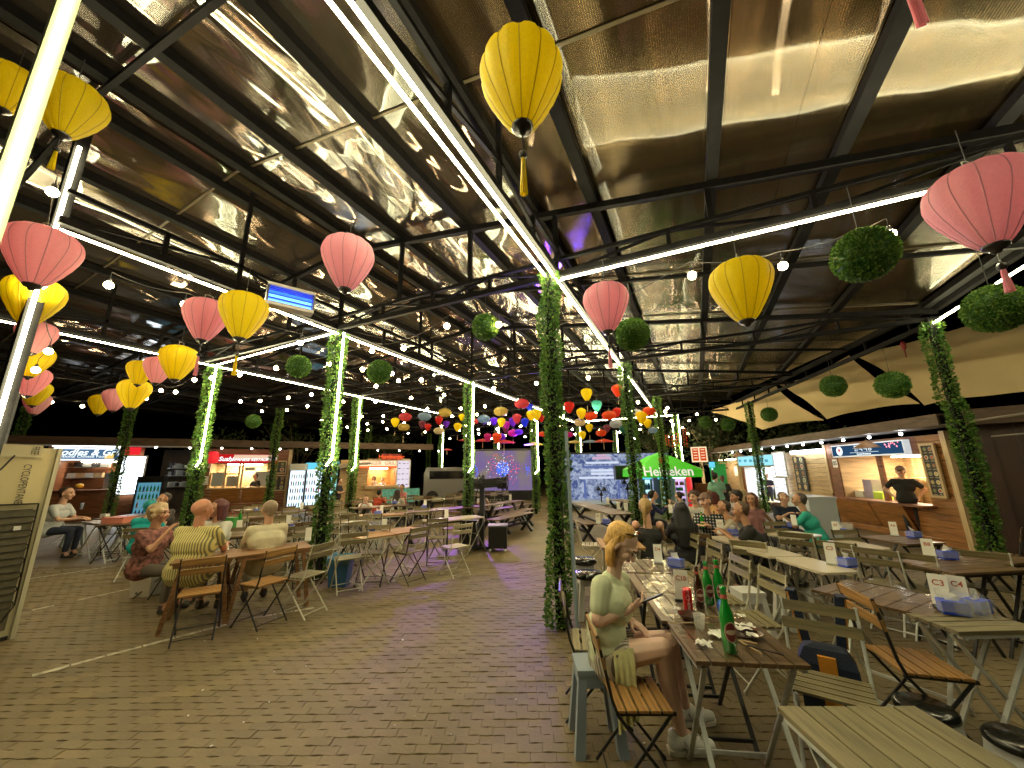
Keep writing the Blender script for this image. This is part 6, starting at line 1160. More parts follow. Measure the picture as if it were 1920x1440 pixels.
# no separate lamp is set for the shade sails
# ============================================================ PEOPLE
def remesh(name, caps, m, parent=None, vox=.014, sm=3, loc=None):
    """capsules (a, b, ra, rb[, squash]) grown together into one continuous skin"""
    b = MB()
    for cp in caps:
        a, c, ra, rb = Vector(cp[0]), Vector(cp[1]), cp[2], cp[3]; sc_ = cp[4] if len(cp) > 4 else None; n = 10
        if (a-c).length < 1e-4: b.ball(a, ra, 8, sc=sc_ or (1, 1, 1)); continue
        d = (c-a).normalized(); u = Vector((0, 1, 0)) if abs(d.y) < .9 else Vector((1, 0, 0)); x = d.cross(u).normalized(); y = x.cross(d); prof = []
        for k in range(5): t = math.pi/2*k/4; prof.append((-ra*math.cos(t), ra*math.sin(t)+1e-4))
        L = (c-a).length
        for k in range(5): t = math.pi/2*k/4; prof.append((L+rb*math.sin(t), rb*math.cos(t)+1e-4))
        o = len(b.v)
        for (h, r_) in prof:
            for k in range(n):
                t = 2*math.pi*k/n; p = a+d*h+x*(r_*math.cos(t))+y*(r_*math.sin(t))
                b.v.append(tuple(p))
        for i in range(len(prof)-1):
            for k in range(n): k2 = (k+1) % n; b.f.append((o+i*n+k, o+i*n+k2, o+(i+1)*n+k2, o+(i+1)*n+k)); b.m.append(0)
        b.f.append(tuple(o+k for k in reversed(range(n)))); b.m.append(0); e = o+(len(prof)-1)*n; b.f.append(tuple(e+k for k in range(n))); b.m.append(0)
    me = b.mesh(name, m, True); bm = bmesh.new(); bm.from_mesh(me); bmesh.ops.recalc_face_normals(bm, faces=bm.faces); bm.to_mesh(me); bm.free()
    o = bpy.data.objects.new(name, me)
    md = o.modifiers.new('r', 'REMESH'); md.mode = 'VOXEL'; md.voxel_size = vox; md.use_smooth_shade = True
    s = o.modifiers.new('s', 'SMOOTH'); s.factor = .5; s.iterations = sm
    me2 = baked(o); bpy.data.meshes.remove(me)
    me2.name = name; me2.materials.clear(); me2.materials.append(m); me2.polygons.foreach_set('use_smooth', [True]*len(me2.polygons))
    return link(name, me2, parent, loc)
def skin(c=(.56, .30, .20)): return mat('skin %.2f' % c[0], c, .5, var=.1, scale=20)
SKN = (.66, .39, .27); TAN = (.48, .25, .15); DRK = (.12, .06, .035)
def cloth(name, c): return mat(name, c, .8, var=.14, scale=7, bump=.35, bscale=18)
def head_caps(h, f, r_, up, s=1., woman=False):
    """h centre of the head, f facing, r_ right, up"""
    c = []; E = lambda p, ra, rb=None: c.append((p, p, ra, ra, rb))
    c.append((h-f*.012*s+up*.03*s, h-f*.03*s+up*.022*s, .083*s, .083*s)); c.append((h+up*.0*s+f*.02*s, h-up*.045*s+f*.028*s, .070*s, .054*s)); c.append((h-up*.070*s+f*.040*s, h-up*.088*s+f*.050*s, .036*s, .026*s))
    c.append((h-up*.01*s+f*.086*s, h-up*.032*s+f*.104*s, .010*s, .013*s)); c.append((h-up*.055*s+f*.078*s+r_*.014*s, h-up*.055*s+f*.078*s-r_*.014*s, .010*s, .010*s))
    for q in (-1, 1): c.append((h+r_*q*.078*s-up*.005*s-f*.008*s, h+r_*q*.083*s-up*.03*s-f*.004*s, .014*s, .010*s)); c.append((h+r_*q*.035*s-up*.025*s+f*.062*s, h+r_*q*.036*s-up*.03*s+f*.06*s, .026*s, .026*s)); c.append((h+r_*q*.015*s+up*.022*s+f*.083*s, h+r_*q*.05*s+up*.022*s+f*.070*s, .010*s, .008*s))
    return c
def face(par, h, f, r_, up, s=1., lips=(.42, .10, .08)):
    b = MB()
    for q in (-1, 1): b.ball(h+r_*q*.031*s+up*.004*s+f*.084*s, .0088*s, 6)
    b.obj('eyes', mat('eye', (.05, .03, .025), .2), par); b = MB()
    for q in (-1, 1): b.bar(h+r_*q*.016*s+up*.026*s+f*.093*s, h+r_*q*.048*s+up*.029*s+f*.079*s, .008*s)
    b.obj('eyebrows', mat('brow hair', (.06, .035, .02), .8), par); MB().bar(h-up*.052*s+f*.089*s-r_*.02*s, h-up*.052*s+f*.089*s+r_*.02*s, .010*s, .012*s).obj('lips', mat('lip', lips, .5), par)
def hair(par, h, f, r_, up, style, m, s=1., vox=.014):
    c = []; h = h-f*.016*s
    if style in ('short', 'long', 'bob', 'pony', 'curly', 'crop'):
        k = {'crop': -.003, 'short': .002, 'curly': .012}.get(style, .006)
        c.append((h+up*.040*s-f*.010*s, h+up*.032*s-f*.035*s, (.083+k)*s, (.082+k)*s)); c.append((h+up*.0*s-f*.038*s, h-up*.035*s-f*.042*s, (.070+k)*s, (.055+k)*s))
        for q in (-1, 1): c.append((h+r_*q*.058*s+up*.02*s-f*.012*s, h+r_*q*.064*s-up*.01*s-f*.02*s, .030*s, .022*s))
        if style == 'curly':
            r = random.Random(5)
            for i in range(14): q = (r_*r.uniform(-1, 1)+up*r.uniform(-.1, 1)-f*r.uniform(-.3, 1)).normalized(); c.append((h+up*.02*s+q*.085*s, h+up*.02*s+q*.095*s, .035*s, .03*s))
    if style == 'bob':
        for a in range(9):
            t = R(-105+a*26.25); q = (-f*math.cos(t)+r_*math.sin(t)); c.append((h+q*.075*s+up*.03*s, h+q*.090*s-up*.135*s, .034*s, .020*s))
    if style == 'long':
        for a in range(7):
            t = R(-75+a*25); q = (-f*math.cos(t)+r_*math.sin(t)); c.append((h+q*.068*s+up*.02*s, h+q*.10*s-up*.22*s-f*.04*s, .042*s, .045*s)); c.append((h+q*.10*s-up*.22*s-f*.04*s, h+q*.11*s-up*.46*s-f*.06*s, .045*s, .022*s))
    if style == 'pony': c.append((h-f*.10*s+up*.04*s, h-f*.15*s-up*.02*s, .03*s, .03*s)); c.append((h-f*.15*s-up*.02*s, h-f*.13*s-up*.26*s, .032*s, .012*s))
    if c: remesh('hair', c, m, par, vox, 2)
def hand_caps(w, d, pn, side, s=1., curl=.5, fr=.0095):
    """wrist w, direction d, palm normal pn (towards what is held)"""
    d = d.normalized(); pn = (pn-d*pn.dot(d)).normalized(); x = d.cross(pn)*side; c = [(w, w+d*.03*s, .024*s, .024*s)]
    for k in (-1, 0, 1): c.append((w+d*.02*s+x*k*.014*s, w+d*.085*s+x*k*.024*s, .015*s, .0135*s))
    for k, L in ((-1.5, .055), (-.5, .068), (.5, .072), (1.5, .062)):
        b = w+d*.088*s+x*k*.0185*s; e1 = b+(d*(1-curl*.35)+pn*curl*.55).normalized()*L*.5*s; e2 = e1+(d*(1-curl)+pn*curl*1.2).normalized()*L*.5*s; c.append((b, e1, fr*s, fr*.92*s)); c.append((e1, e2, fr*.92*s, fr*.8*s))
    b = w+d*.035*s+x*.026*s; e = b+(d*.6+x*.7+pn*.35).normalized()*.038*s; c.append((b, e, .013*s, .0115*s)); c.append((e, e+(d*.9+pn*.3+x*.1).normalized()*.032*s, .0112*s, .0095*s)); return c
def ik(a, t, l1, l2, pole):
    d = t-a; L = min(d.length, (l1+l2)*.999); dn = d.normalized(); q = (l1*l1-l2*l2+L*L)/(2*L); h = math.sqrt(max(0, l1*l1-q*q)); p = (pole-dn*pole.dot(dn)).normalized(); return a+dn*q+p*h, a+dn*L
HAIRM = {}
def person(px, py, d, face_az, label, top, pants=(.03, .03, .04), skn=SKN, hr='short', hc=(.05, .03, .02), pose='sit', sleeve='short', arms='table', turn=0, lean=12, fat=1., cap=None, extra=None, pattern=None, tilt=0, stool_=True):
    """head centre at pixel (px,py), depth d"""
    hp = dep(px, py, d); fv = az(face_az); rv = az(face_az+90); up = Vector((0, 0, 1)); base = 1.235 if pose == 'sit' else 1.62
    s = max(.78, min(1.12, hp.z/base)) if pose == 'sit' else max(.75, min(1.15, hp.z/base))
    hipz = .53*s if pose == 'sit' else .93*s; la = R(lean); hd = fv*math.sin(la)+up*math.cos(la)
    tl = .525*s; HS = s*1.13; O = Vector((hp.x, hp.y, 0))-fv*(math.sin(la)*(tl+.12*s)+.02)
    L = lambda x, y, z: rv*x*s+fv*y*s+up*z*s
    hip = up*hipz; chest = hip+hd*.30*s; neck = hip+hd*tl; sh = [hip+hd*.455*s+rv*q*.175*s*fat**.5 for q in (-1, 1)]; hc_ = hp-O
    f2 = az(face_az+turn); r2 = az(face_az+turn+90); tl_ = R(tilt); u2 = up*math.cos(tl_)+f2*math.sin(tl_); f3 = f2*math.cos(tl_)-up*math.sin(tl_)
    sk = skin(skn); body = []; W = fat
    body += head_caps(hc_, f3, r2, u2, HS); body.append((neck-hd*.04*s, hc_-u2*.05*s-f3*.02*s, .060*s, .054*s)); body.append((chest, neck-hd*.07*s, .10*s, .06*s)); body.append((hip, chest, .11*s*W, .105*s*W))
    shirt = [(hip+hd*.02*s-rv*.06*s*W, hip+hd*.02*s+rv*.06*s*W, .135*s*W, .135*s*W), (hip+hd*.12*s-rv*.05*s, hip+hd*.12*s+rv*.05*s, .125*s*W, .125*s*W), (hip+hd*.30*s-rv*.08*s, hip+hd*.30*s+rv*.08*s, .122*s*W, .122*s*W), (sh[0]+rv*.03*s-hd*.02*s, sh[1]-rv*.03*s-hd*.02*s, .082*s, .082*s)]
    shirt.append((hip+hd*.05*s, chest, .134*s*W, .130*s)); shirt.append((neck-hd*.10*s, neck-hd*.035*s, .09*s, .062*s))
    hands = []
    for q, S in zip((-1, 1), sh):
        if arms == 'table': tgt = S+fv*.36*s-up*(S.z-.80*1.)+rv*(-q*.08*s)
        elif arms == 'down': tgt = S-up*.50*s+rv*q*.06*s+fv*.04*s
        elif arms == 'hips': tgt = hip+rv*q*.21*s+up*.08*s+fv*.03*s
        elif arms == 'chin': tgt = (S+fv*.26*s+up*.02*s-rv*q*.08*s) if q == 1 else S+fv*.34*s-up*(S.z-.80)+rv*.08*s
        elif arms == 'back': tgt = S-fv*.05*s-up*.42*s+rv*q*.14*s
        else: tgt = S+fv*.30*s-up*.22*s-rv*q*.05*s
        pole = -up*.8+rv*q*.5-fv*.2 if arms != 'hips' else rv*q*1.-fv*.4
        el, wr = ik(S, tgt, .275*s, .245*s, pole); am = []
        body.append((S, el, .046*s, .038*s)); body.append((el, wr, .037*s, .025*s)); hd_ = (wr-el).normalized(); body += hand_caps(wr, ((-up*.5+fv*.45) if arms == 'hips' else hd_+(-up*.1 if arms != 'down' else up*0)), -up if arms != 'hips' else -rv*q, q, s, .5, .0115)
        if sleeve == 'short': shirt.append((S, S.lerp(el, .62), .066*s, .062*s))
        elif sleeve == 'long': shirt.append((S, el, .064*s, .052*s)); shirt.append((el, wr.lerp(el, .12), .052*s, .038*s))
        else: body.append((S, S, .062*s, .062*s))
    pan = []
    for q in (-1, 1):
        if pose == 'sit': h0 = hip+rv*q*.085*s; kn = h0+fv*.43*s+rv*q*.03*s-up*.0; kn.z = hipz-.01; an = kn-fv*.02*s; an.z = .10
        else: h0 = hip+rv*q*.085*s; kn = h0+fv*.03*s; kn.z = .5*s; an = kn-fv*.03*s; an.z = .09
        pan.append((h0, kn, .088*s*W**.5, .062*s)); pan.append((kn, an+up*.06, .060*s, .045*s)); body.append((kn, an, .048*s, .036*s)); body.append((h0, kn, .07*s, .05*s)); body.append((an, an+fv*.05-up*.04, .038*s, .034*s))
        shoe = [(an-up*.055-fv*.02, an+fv*.13*s-up*.062, .036, .033), (an-up*.04, an-up*.0, .044, .042)]; hands.append(shoe)
    pan.append((hip-rv*.07*s, hip+rv*.07*s, .115*s*W, .115*s*W))
    if sleeve == 'straps': shirt = [c for c in shirt[:3]+[(hip+hd*.05*s, chest, .134*s, .130*s)]]
    o = remesh('person', body, sk, None, .0125, 2, O); tag(o, label, 'person'); 
    sh_ = remesh('shirt', shirt, top if not isinstance(top, tuple) else cloth('cloth %.2f %.2f %.2f' % top, top), o, .014, 3)
    remesh('trousers', pan, cloth('trousers %.2f %.2f %.2f' % pants, pants), o, .015, 2)
    for S_ in hands: remesh('shoe', S_, mat('dark shoe', (.05, .045, .04), .6), o, .012, 1)
    face(o, hc_, f3, r2, u2, HS)
    if hr != 'bald': hair(o, hc_, f3, r2, u2, hr, mat('hair %.2f %.2f' % hc[:2], hc, .6, var=.3, scale=30, stretch=(3, 3, .4), bump=.5, bscale=60), HS)
    if cap:
        c = [(hc_+u2*.062*s, hc_+u2*.055*s, .092*s, .092*s)]; remesh('baseball_cap', [(hc_+u2*.055*s-f3*.005, hc_+u2*.062*s-f3*.02, .094*s, .09*s), (hc_+u2*.045*s+f3*.08*s-r2*.03*s, hc_+u2*.04*s+f3*.15*s-r2*.02*s, .022*s, .014*s), (hc_+u2*.045*s+f3*.08*s+r2*.03*s, hc_+u2*.04*s+f3*.15*s+r2*.02*s, .022*s, .014*s), (hc_+u2*.045*s+f3*.08*s, hc_+u2*.04*s+f3*.15*s, .022*s, .014*s)], cloth('cap cloth', cap), o, .012, 1)
    if pose == 'sit' and stool_ == 'chair':
        p = O.copy(); p -= fv*.0
    return o
def pat_stripes(name, c1, c2, sc, checks=False, axis=0):
    m = bpy.data.materials.new(name); m.use_nodes = True; nt = m.node_tree; b = nt.nodes['Principled BSDF']; b.inputs['Roughness'].default_value = .8
    tc = nt.nodes.new('ShaderNodeTexCoord'); mp = nt.nodes.new('ShaderNodeMapping'); mp.inputs['Rotation'].default_value = (0, 0, R(25)); mp.inputs['Rotation'].default_value = (0, 0, R(axis)); nt.links.new(tc.outputs['Object'], mp.inputs[0])
    w = nt.nodes.new('ShaderNodeTexWave'); w.inputs['Scale'].default_value = sc; w.bands_direction = 'X'; w.inputs['Distortion'].default_value = .0; w.inputs['Detail'].default_value = 0; nt.links.new(mp.outputs[0], w.inputs[0]); src = w.outputs[0]
    if checks:
        w2 = nt.nodes.new('ShaderNodeTexWave'); w2.inputs['Scale'].default_value = sc; w2.bands_direction = 'Z'; nt.links.new(mp.outputs[0], w2.inputs[0]); mm = nt.nodes.new('ShaderNodeMath'); mm.operation = 'MULTIPLY'; nt.links.new(w.outputs[0], mm.inputs[0]); nt.links.new(w2.outputs[0], mm.inputs[1]); src = mm.outputs[0]
    cr = nt.nodes.new('ShaderNodeValToRGB'); e = cr.color_ramp.elements; e[0].position, e[1].position = .4, .55; e[0].color, e[1].color = (*c1, 1), (*c2, 1); nt.links.new(src, cr.inputs[0]); nt.links.new(cr.outputs[0], b.inputs['Base Color']); return m
STRY = pat_stripes('yellow striped shirt cloth', (.20, .19, .09), (.66, .56, .20), 11, axis=-28); PLAID = pat_stripes('black white plaid', (.02, .025, .035), (.55, .55, .52), 7, True)
FLOR = mat('black and pink floral', (.30, .12, .10), .8, var=.9, scale=22)
# the four older people
person(300, 962, 5.0, 62, 'person with curly grey blond hair and floral top resting chin on hand', FLOR, (.12, .10, .08), TAN, 'curly', (.50, .36, .20), arms='chin', fat=1.15, lean=4)
person(381, 955, 4.75, -28, 'bald person in a yellow striped shirt seated with the back to the camera', STRY, (.15, .13, .10), (.55, .24, .14), 'bald', fat=1.38, turn=25, lean=3)
person(407, 953, 5.6, 158, 'person with dark red short hair facing the camera beside the bald man', (.55, .55, .50), (.1, .1, .1), TAN, 'bob', (.075, .012, .01), turn=22, lean=6, fat=1.1)
person(505, 955, 5.25, -68, 'person with grey hair in a cream long sleeved shirt seated facing left', (.62, .56, .38), (.5, .46, .34), TAN, 'crop', (.28, .20, .13), sleeve='long', fat=1.25, lean=10, turn=-10)
person(283, 950, 6.6, -40, 'person in turquoise half hidden behind the curly haired one at left', (.0, .38, .40), (.1, .1, .1), SKN, 'short', (.0, .30, .34), lean=6); person(306, 936, 7.6, 160, 'dark haired person in the back between the drinks fridge and curly hair', (.06, .05, .05), (.05, .05, .05), TAN, 'short', (.03, .02, .02))
person(127, 925, 8.2, 45, 'person in a pale grey T-shirt eating at the far left table', (.52, .55, .58), (.03, .04, .08), SKN, 'short', (.05, .03, .02), turn=10, lean=14, fat=1.1)
# right side group
person(1211, 951, 5.4, -12, 'person with a blond ponytail and black straps seated with the back to the camera', (.015, .015, .015), (.02, .02, .02), SKN, 'pony', (.42, .27, .10), sleeve='straps', lean=6, turn=15)
person(1276, 957, 5.4, -20, 'person with long black hair down the back, seated from behind', (.015, .015, .018), (.02, .02, .02), SKN, 'long', (.006, .006, .007), lean=4)
person(1322, 939, 6.2, 195, 'person in a black and white plaid shirt and brown cap leaning in', PLAID, (.03, .03, .04), SKN, 'short', (.1, .05, .03), lean=20, turn=18, cap=(.20, .12, .09), sleeve='long', fat=1.1)
person(1301, 932, 7.2, 190, 'person with curly brown hair in a pale shirt behind the cap wearer', (.48, .46, .42), (.05, .05, .05), SKN, 'curly', (.07, .03, .02), turn=20)
person(1355, 951, 6.0, -95, 'person with short dark hair leaning left just behind the black T-shirt', (.42, .36, .28), (.05, .05, .06), TAN, 'crop', (.05, .03, .02), lean=16, turn=-10)
person(1387, 956, 5.35, -88, 'person in a black T-shirt with short brown hair leaning on the cream table', (.012, .012, .014), (.02, .02, .03), TAN, 'crop', (.10, .055, .03), lean=22, turn=-5)
person(1379, 931, 7.4, -120, 'person with dark curly hair partly hidden behind the crop haired pair', (.2, .2, .2), (.05, .05, .06), TAN, 'curly', (.03, .018, .012))
person(1409, 936, 7.0, 160, 'person in a mauve tank top with brown hair leaning on one arm', (.28, .12, .12), (.03, .03, .04), TAN, 'bob', (.12, .05, .03), sleeve='none', arms='back', lean=-4, turn=40)
person(1340, 932, 8.2, 30, 'person with dark red hair in an orange top seen from behind', (.6, .3, .12), (.05, .05, .05), TAN, 'bob', (.10, .015, .01), sleeve='none'); person(1394, 927, 8.6, 20, 'person with pale blond hair far behind the mauve tank top', (.3, .28, .24), (.05, .05, .05), SKN, 'bob', (.5, .38, .2))
person(1470, 933, 7.6, 165, 'person in a navy T-shirt facing the turquoise one across a small table', (.012, .018, .04), (.03, .03, .05), SKN, 'crop', (.16, .12, .09), lean=10, turn=-25, fat=1.3)
person(1497, 937, 6.6, -75, 'person in a turquoise T-shirt with shaved grey hair seen from the side', (.03, .42, .33), (.04, .05, .06), TAN, 'crop', (.10, .08, .07), lean=16, turn=-10, fat=1.25)
person(1341, 893, 11, -10, 'standing person in a pale green T-shirt before the cyan drinks fridge', (.22, .45, .34), (.02, .02, .03), SKN, 'short', (.02, .015, .012), pose='stand', arms='front', lean=2, turn=40); person(1354, 898, 12, 190, 'dark skinned person in black behind the standing green T-shirt', (.02, .02, .02), (.02, .02, .02), DRK, 'short', (.01, .01, .01), pose='stand', arms='down', lean=2)
person(1208, 934, 9.5, 170, 'person with brown hair far behind the ponytail', (.15, .1, .08), (.05, .05, .05), SKN, 'short', (.16, .07, .04)); person(1226, 928, 9.0, 75, 'person in a navy long sleeved top behind the second garland post', (.015, .02, .09), (.02, .02, .03), SKN, 'short', (.015, .012, .012), sleeve='long', lean=18); person(1272, 929, 10, -60, 'person in a beige top before the violet drinks fridge', (.5, .45, .28), (.05, .05, .05), SKN, 'short', (.03, .02, .02), lean=14)
person(638, 902, 14, 60, 'standing person in dark clothes left of the burger kiosk', (.02, .02, .03), (.02, .02, .03), SKN, 'short', (.01, .01, .01), pose='stand', arms='front', lean=3)
person(712, 924, 12.6, -10, 'person with black hair and red top seated before the burger kiosk', (.42, .05, .02), (.05, .05, .05), TAN, 'short', (.012, .01, .01)); person(746, 924, 12.2, -10, 'person with long dark hair and white top seated before the turquoise cloth', (.5, .48, .44), (.05, .05, .05), SKN, 'long', (.03, .012, .01)); person(753, 914, 14.4, 175, 'person in pink facing the camera before the burger menu board', (.55, .2, .2), (.05, .05, .05), TAN, 'short', (.02, .015, .01)); person(660, 925, 12.5, 30, 'person in red behind the blue lower pole', (.5, .05, .03), (.05, .05, .05), SKN, 'short', (.03, .02, .02)); person(905, 925, 12.2, 140, 'person in a grey patterned top below the fireworks screen', (.35, .33, .38), (.05, .03, .05), TAN, 'short', (.06, .03, .02))
person(686, 936, 11, 140, 'person in white with dark hair at the table before the burger kiosk', (.6, .6, .62), (.05, .05, .05), SKN, 'short', (.02, .015, .01))
def inkiosk(w, px, py, o_, *a, **k):
    s_, z_ = w.sz(px, py); p = w.P(s_, z_, -o_); d_ = (p-CAM).dot(_f); return person(px, py, d_, *a, pose='stand', **k)
inkiosk(WR, 1688, 884, .55, 200, 'cook in black T-shirt and apron with hands on hips behind the Korean counter', (.012, .012, .014), skn=SKN, hr='short', hc=(.02, .015, .012), arms='hips', lean=0, cap=(.02, .02, .02), turn=10)
inkiosk(WLw, 478, 893, .6, 170, 'cook in black bending over the counter of the Japanese kiosk', (.012, .012, .014), skn=SKN, hr='short', hc=(.015, .01, .01), arms='front', lean=22); inkiosk(WB, 701, 897, .5, 200, 'cook in white at left inside the burger kiosk', (.7, .7, .72), skn=SKN, hr='short', hc=(.03, .02, .02), arms='front', lean=8); inkiosk(WB, 717, 900, .5, 170, 'cook in white at right inside the burger kiosk', (.7, .7, .72), skn=SKN, hr='short', hc=(.02, .015, .01), arms='front', lean=10)
inkiosk(WR, 1437, 893, .6, 200, 'cook in dark clothes inside the snack kiosk', (.03, .03, .06), skn=SKN, hr='short', hc=(.02, .015, .01), arms='front', lean=4)

# ------------------------------------------------------------ blond woman with the phone (large in the picture)
def PY(px, py, y): d = ray(px, py); return CAM+d*(y/d.y)
O = Vector((-.72, 2.8, 0)); sk = mat('fair skin', (.76, .50, .385), .48, var=.08, scale=14); up = Vector((0, 0, 1)); GF = az(66); GR = az(156)
J = {k: PY(*q) for k, q in {'head': (1168, 1019, 2.79), 'neck': (1148, 1078, 2.79), 'shR': (1128, 1097, 2.68), 'shL': (1163, 1088, 2.92), 'elR': (1122, 1163, 2.62), 'wrR': (1178, 1143, 2.70), 'elL': (1160, 1158, 2.98), 'wrL': (1178, 1160, 2.90), 'hip': (1136, 1232, 2.80), 'hipR': (1142, 1232, 2.72), 'hipL': (1148, 1214, 2.90), 'knR': (1242, 1216, 2.74), 'knL': (1256, 1200, 2.90), 'chest': (1142, 1125, 2.80), 'waist': (1136, 1180, 2.80)}.items()}
anR = at(1277, 1372, .11); anL = at(1284, 1322, .11); toR = at(1335, 1400, .035); toL = at(1322, 1345, .035)
J = {k: q-O for k, q in J.items()}; anR -= O; anL -= O; toR -= O; toL -= O
HF = az(98); ff = (HF*.74-up*.67).normalized(); rr_ = az(188); uu = rr_.cross(ff).normalized(); s = 1.07
hb = J['head']; caps = head_caps(hb, ff, rr_, uu, s); caps += [(J['neck']-up*.03, hb-uu*.05, .052, .046), (J['chest'], J['neck']-up*.05, .10, .06), (J['hip'], J['waist'], .12, .10), (J['waist'], J['chest'], .10, .10), (J['shR'], J['shL'], .05, .05)]
caps += [(J['shR'], J['elR'], .054, .045), (J['elR'], J['wrR'], .044, .0275), (J['shL'], J['elL'], .052, .043), (J['elL'], J['wrL'], .042, .027)]
caps += [(J['hipR'], J['knR'], .092, .062), (J['hipL'], J['knL'], .090, .060), (J['knR']-up*.015, J['knR'].lerp(anR, .35)-GF*.012, .058, .058), (J['knR'].lerp(anR, .35)-GF*.012, anR, .058, .036), (J['knL']-up*.015, J['knL'].lerp(anL, .35)-GF*.012, .056, .056), (J['knL'].lerp(anL, .35)-GF*.012, anL, .056, .035), (anR, anR.lerp(toR, .4)-up*.01, .036, .03), (anL, anL.lerp(toL, .4)-up*.01, .036, .03)]
ph = PY(1208, 1127, 2.74)-O; caps += hand_caps(J['wrR'], (ph-J['wrR']), GR*-.2+up*.75+GF*.3, 1, 1.0, .7, .0085)
lh = (PY(1212, 1184, 2.86)-O); caps += hand_caps(J['wrL'], lh-J['wrL'], -up, -1, 1.0, .25, .0085)
girl = remesh('person', caps, sk, None, .0058, 3, O); tag(girl, 'blond person in a pale green T-shirt looking down at a phone in the foreground', 'person')
face(girl, hb-up*.0, ff, rr_, uu, s, (.50, .16, .14))
TSH = mat('pale sage cotton', (.58, .62, .42), .85, var=.1, scale=5, bump=.45, bscale=9)
n0 = J['neck']
remesh('shirt', [(n0-up*.055-GF*.01, n0-up*.03-GF*.012, .078, .066), (J['hip']+up*.06-GR*.05+GF*.02, J['hip']+up*.06+GR*.05+GF*.02, .14, .14), (J['waist']-GR*.05, J['waist']+GR*.05, .126, .126), (J['chest']-GR*.06+GF*.015, J['chest']+GR*.06+GF*.015, .128, .128), (J['chest']-up*.04+GF*.05+GR*.055, J['chest']-up*.04+GF*.05-GR*.055, .09, .09), (J['shR']-up*.03+GR*-.02, J['shL']-up*.03+GR*.02, .066, .066), (J['shR']-up*.006, J['shR'].lerp(J['elR'], .62), .070, .066), (J['shL'], J['shL'].lerp(J['elL'], .55), .07, .068)], TSH, girl, .008, 3)
STRB = pat_stripes('striped beige skirt cloth', (.17, .15, .13), (.52, .46, .36), 16, axis=66)
remesh('skirt', [(J['hip']-GR*.06+GF*.03, J['hip']+GR*.06+GF*.03, .14, .14), (J['hipR']+up*.0, J['hipR'].lerp(J['knR'], .30), .108, .098), (J['hipL'], J['hipL'].lerp(J['knL'], .32), .104, .096), (J['hip']-up*.03+GF*.02, J['hip']+up*.08+GF*.01, .14, .135)], STRB, girl, .009, 3)
YC = mat('pale yellow checked cloth', (.62, .60, .30), .8, var=.25, scale=9, bump=.5, bscale=22); yc = MB(); nU, nV = 12, 12; pts = []
a0, a1 = J['hipR'].lerp(J['knR'], .02)+GR*.10, J['hipR'].lerp(J['knR'], .40)+GR*.10
for i in range(nU+1):
    for j in range(nV+1):
        u = i/nU; w_ = j/nV; p = a0.lerp(a1, u)+up*(.07-.42*w_*(1-.15*u))+GR*(.012*math.sin(u*22)*(.3+w_)+(.02 if w_ > .2 else .02-.14*(.2-w_))); yc.v.append(tuple(p))
for i in range(nU):
    for j in range(nV): a = i*(nV+1)+j; yc.f.append((a, a+1, a+nV+2, a+nV+1)); yc.m.append(0)
yc.obj('yellow_wrap', YC, girl, True)
hair(girl, hb, ff, rr_, uu, 'short', mat('ginger blond hair', (.66, .38, .10), .4, var=.35, scale=26, stretch=(3, 3, .5), bump=.7, bscale=50), s, .008)
st = MB(); hr_ = random.Random(4)      # straight strands from the parting to the shoulder, open over the face
for k in range(300):
    t = R(hr_.uniform(-80, 80)); q = (-HF*math.cos(t)+rr_*math.sin(t)); e = hr_.uniform(-.004, .010); top = hb-HF*.02+uu*(.114+e)*1.0+rr_*hr_.uniform(-.02, .02)+ff*hr_.uniform(-.04, .035)
    m1 = hb-HF*.015+q*(.089+e)+uu*(.062+hr_.uniform(-.01, .01)); m2 = hb-HF*.015+q*(.094+e)-up*.03; m3 = hb-HF*.015+q*(.090+e+hr_.uniform(-.012, .006))-up*hr_.uniform(.10, .145)-HF*.01
    mid = (top+m1)*.5+(q*.5+uu*.6).normalized()*.022
    st.tube([top, mid, m1, m2, m3], [.0035, .0045, .005, .0045, .0015], 4, cap=False)
tag(st.obj('hair_strands', [MATS['ginger blond hair']], girl, True), kind='stuff')
sgm = MB(); c0 = hb+uu*.118+ff*.028
for q in (-1, 1):
    c = c0+rr_*q*.032; sgm.add([c+rr_*(.027*math.cos(k*.5236))+(ff*.55+uu*.35)*(.022*math.sin(k*.5236)) for k in range(12)]+[c+uu*.008+rr_*(.027*math.cos(k*.5236))+(ff*.55+uu*.35)*(.022*math.sin(k*.5236)) for k in range(12)], [tuple(range(12)), tuple(reversed(range(12, 24)))]+[(k, (k+1) % 12, 12+(k+1) % 12, 12+k) for k in range(12)])
    sgm.bar(c0+rr_*q*.06, c0+rr_*q*.078-ff*.07-uu*.05, .006)
tag(sgm.bar(c0-rr_*.01, c0+rr_*.01, .006).obj('sunglasses', mat('dark lens', (.012, .01, .01), .08), None, False, O), 'dark sunglasses pushed up on the blond hair', 'sunglasses')
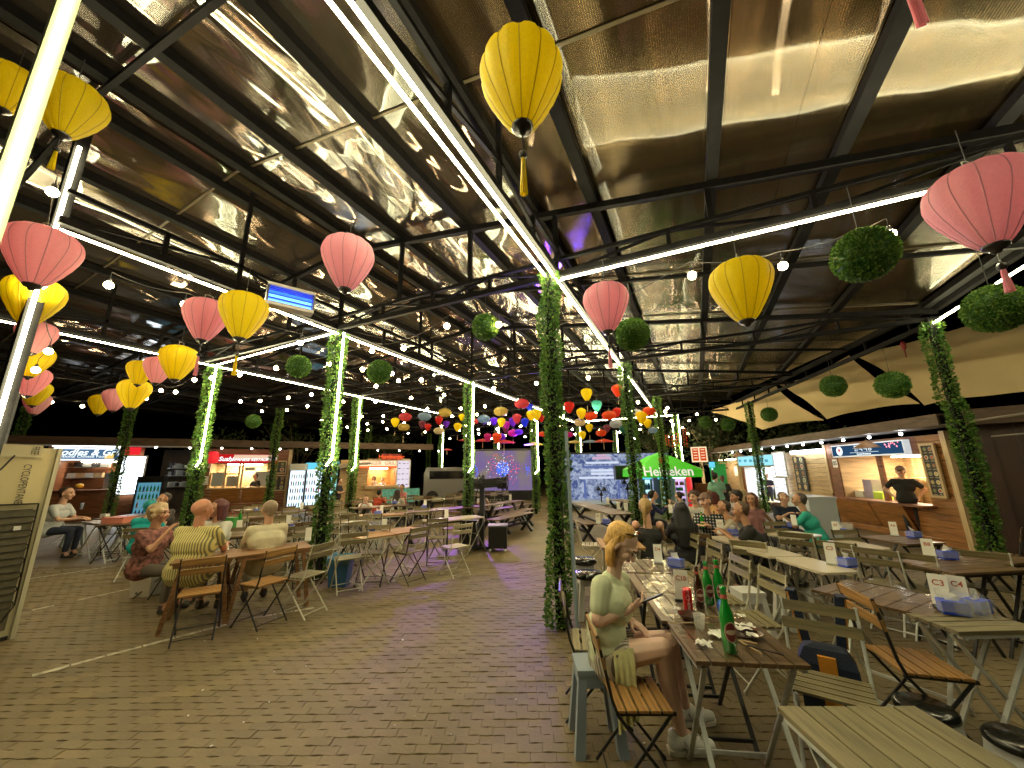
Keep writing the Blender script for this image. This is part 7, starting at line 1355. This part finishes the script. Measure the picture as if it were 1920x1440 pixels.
SHOE = mat('white leather sneaker', (.72, .72, .68), .45, bump=.15, bscale=30); SOLE = mat('cream rubber sole', (.60, .57, .48), .6)
for a, t_ in ((anR, toR), (anL, toL)):
    d = (t_-a); d.z = 0; d.normalize(); a2 = Vector((a.x, a.y, .055)); sd_ = Vector((-d.y, d.x, 0))
    sh1 = remesh('shoe', [(a2-d*.045, a2+d*.02+up*.03, .044, .044), (a2+up*.015, a2+d*.10-up*.006, .042, .038), (a2+d*.10-up*.008, a2+d*.165-up*.012, .038, .034), (a2-d*.05+up*.04, a2-d*.04+up*.0, .033, .04)], SHOE, girl, .007, 2)
    MB().add([a2+d*x+sd_*y+up*(z-.055) for z in (0.004, .026) for (x, y) in ((-.09, -.03), (-.05, -.046), (.05, -.044), (.13, -.046), (.18, -.036), (.205, 0), (.18, .036), (.13, .046), (.05, .044), (-.05, .046), (-.09, .03))], [tuple(reversed(range(11))), tuple(range(11, 22))]+[(i, (i+1) % 11, 11+(i+1) % 11, 11+i) for i in range(11)]).obj('sole', SOLE, sh1)
    lc = MB()
    for k in range(5): p = a2+d*(.04+.022*k)+up*(.048-.005*k); lc.tube([p-sd_*.02, p+up*.005, p+sd_*.02], .003, 5)
    lc.obj('laces', PAPER, sh1); vq = MB(); side = sd_ if sd_.dot(CAM-O) > 0 else -sd_; b0 = a2+side*.0445
    vq.bar(b0+d*.0+up*.03, b0+d*.025-up*.02, .012, .002, up=side).bar(b0+d*.05+up*.03, b0+d*.025-up*.02, .012, .002, up=side).obj('stripe', mat('grey stripe', (.4, .4, .4), .5), sh1)
pn = MB(); pc = ph+GF*.045+up*.015
pm = frame(pc, (GF*.9+up*.1), (up*.85-GF*.3-GR*.25)); pn.box((0, 0, 0), (.15, .074, .009), M=pm); tag(pn.obj('phone', BLKP, None, False, O), 'black phone held in the hand of the blond person', 'phone')
MB().tube([J['wrL']+Vector((.03*math.cos(k*.524), .03*math.sin(k*.524), .0)) for k in range(13)], .004, 5).obj('bracelet', PINE, girl)
bpy.data.scenes.remove(_lab)
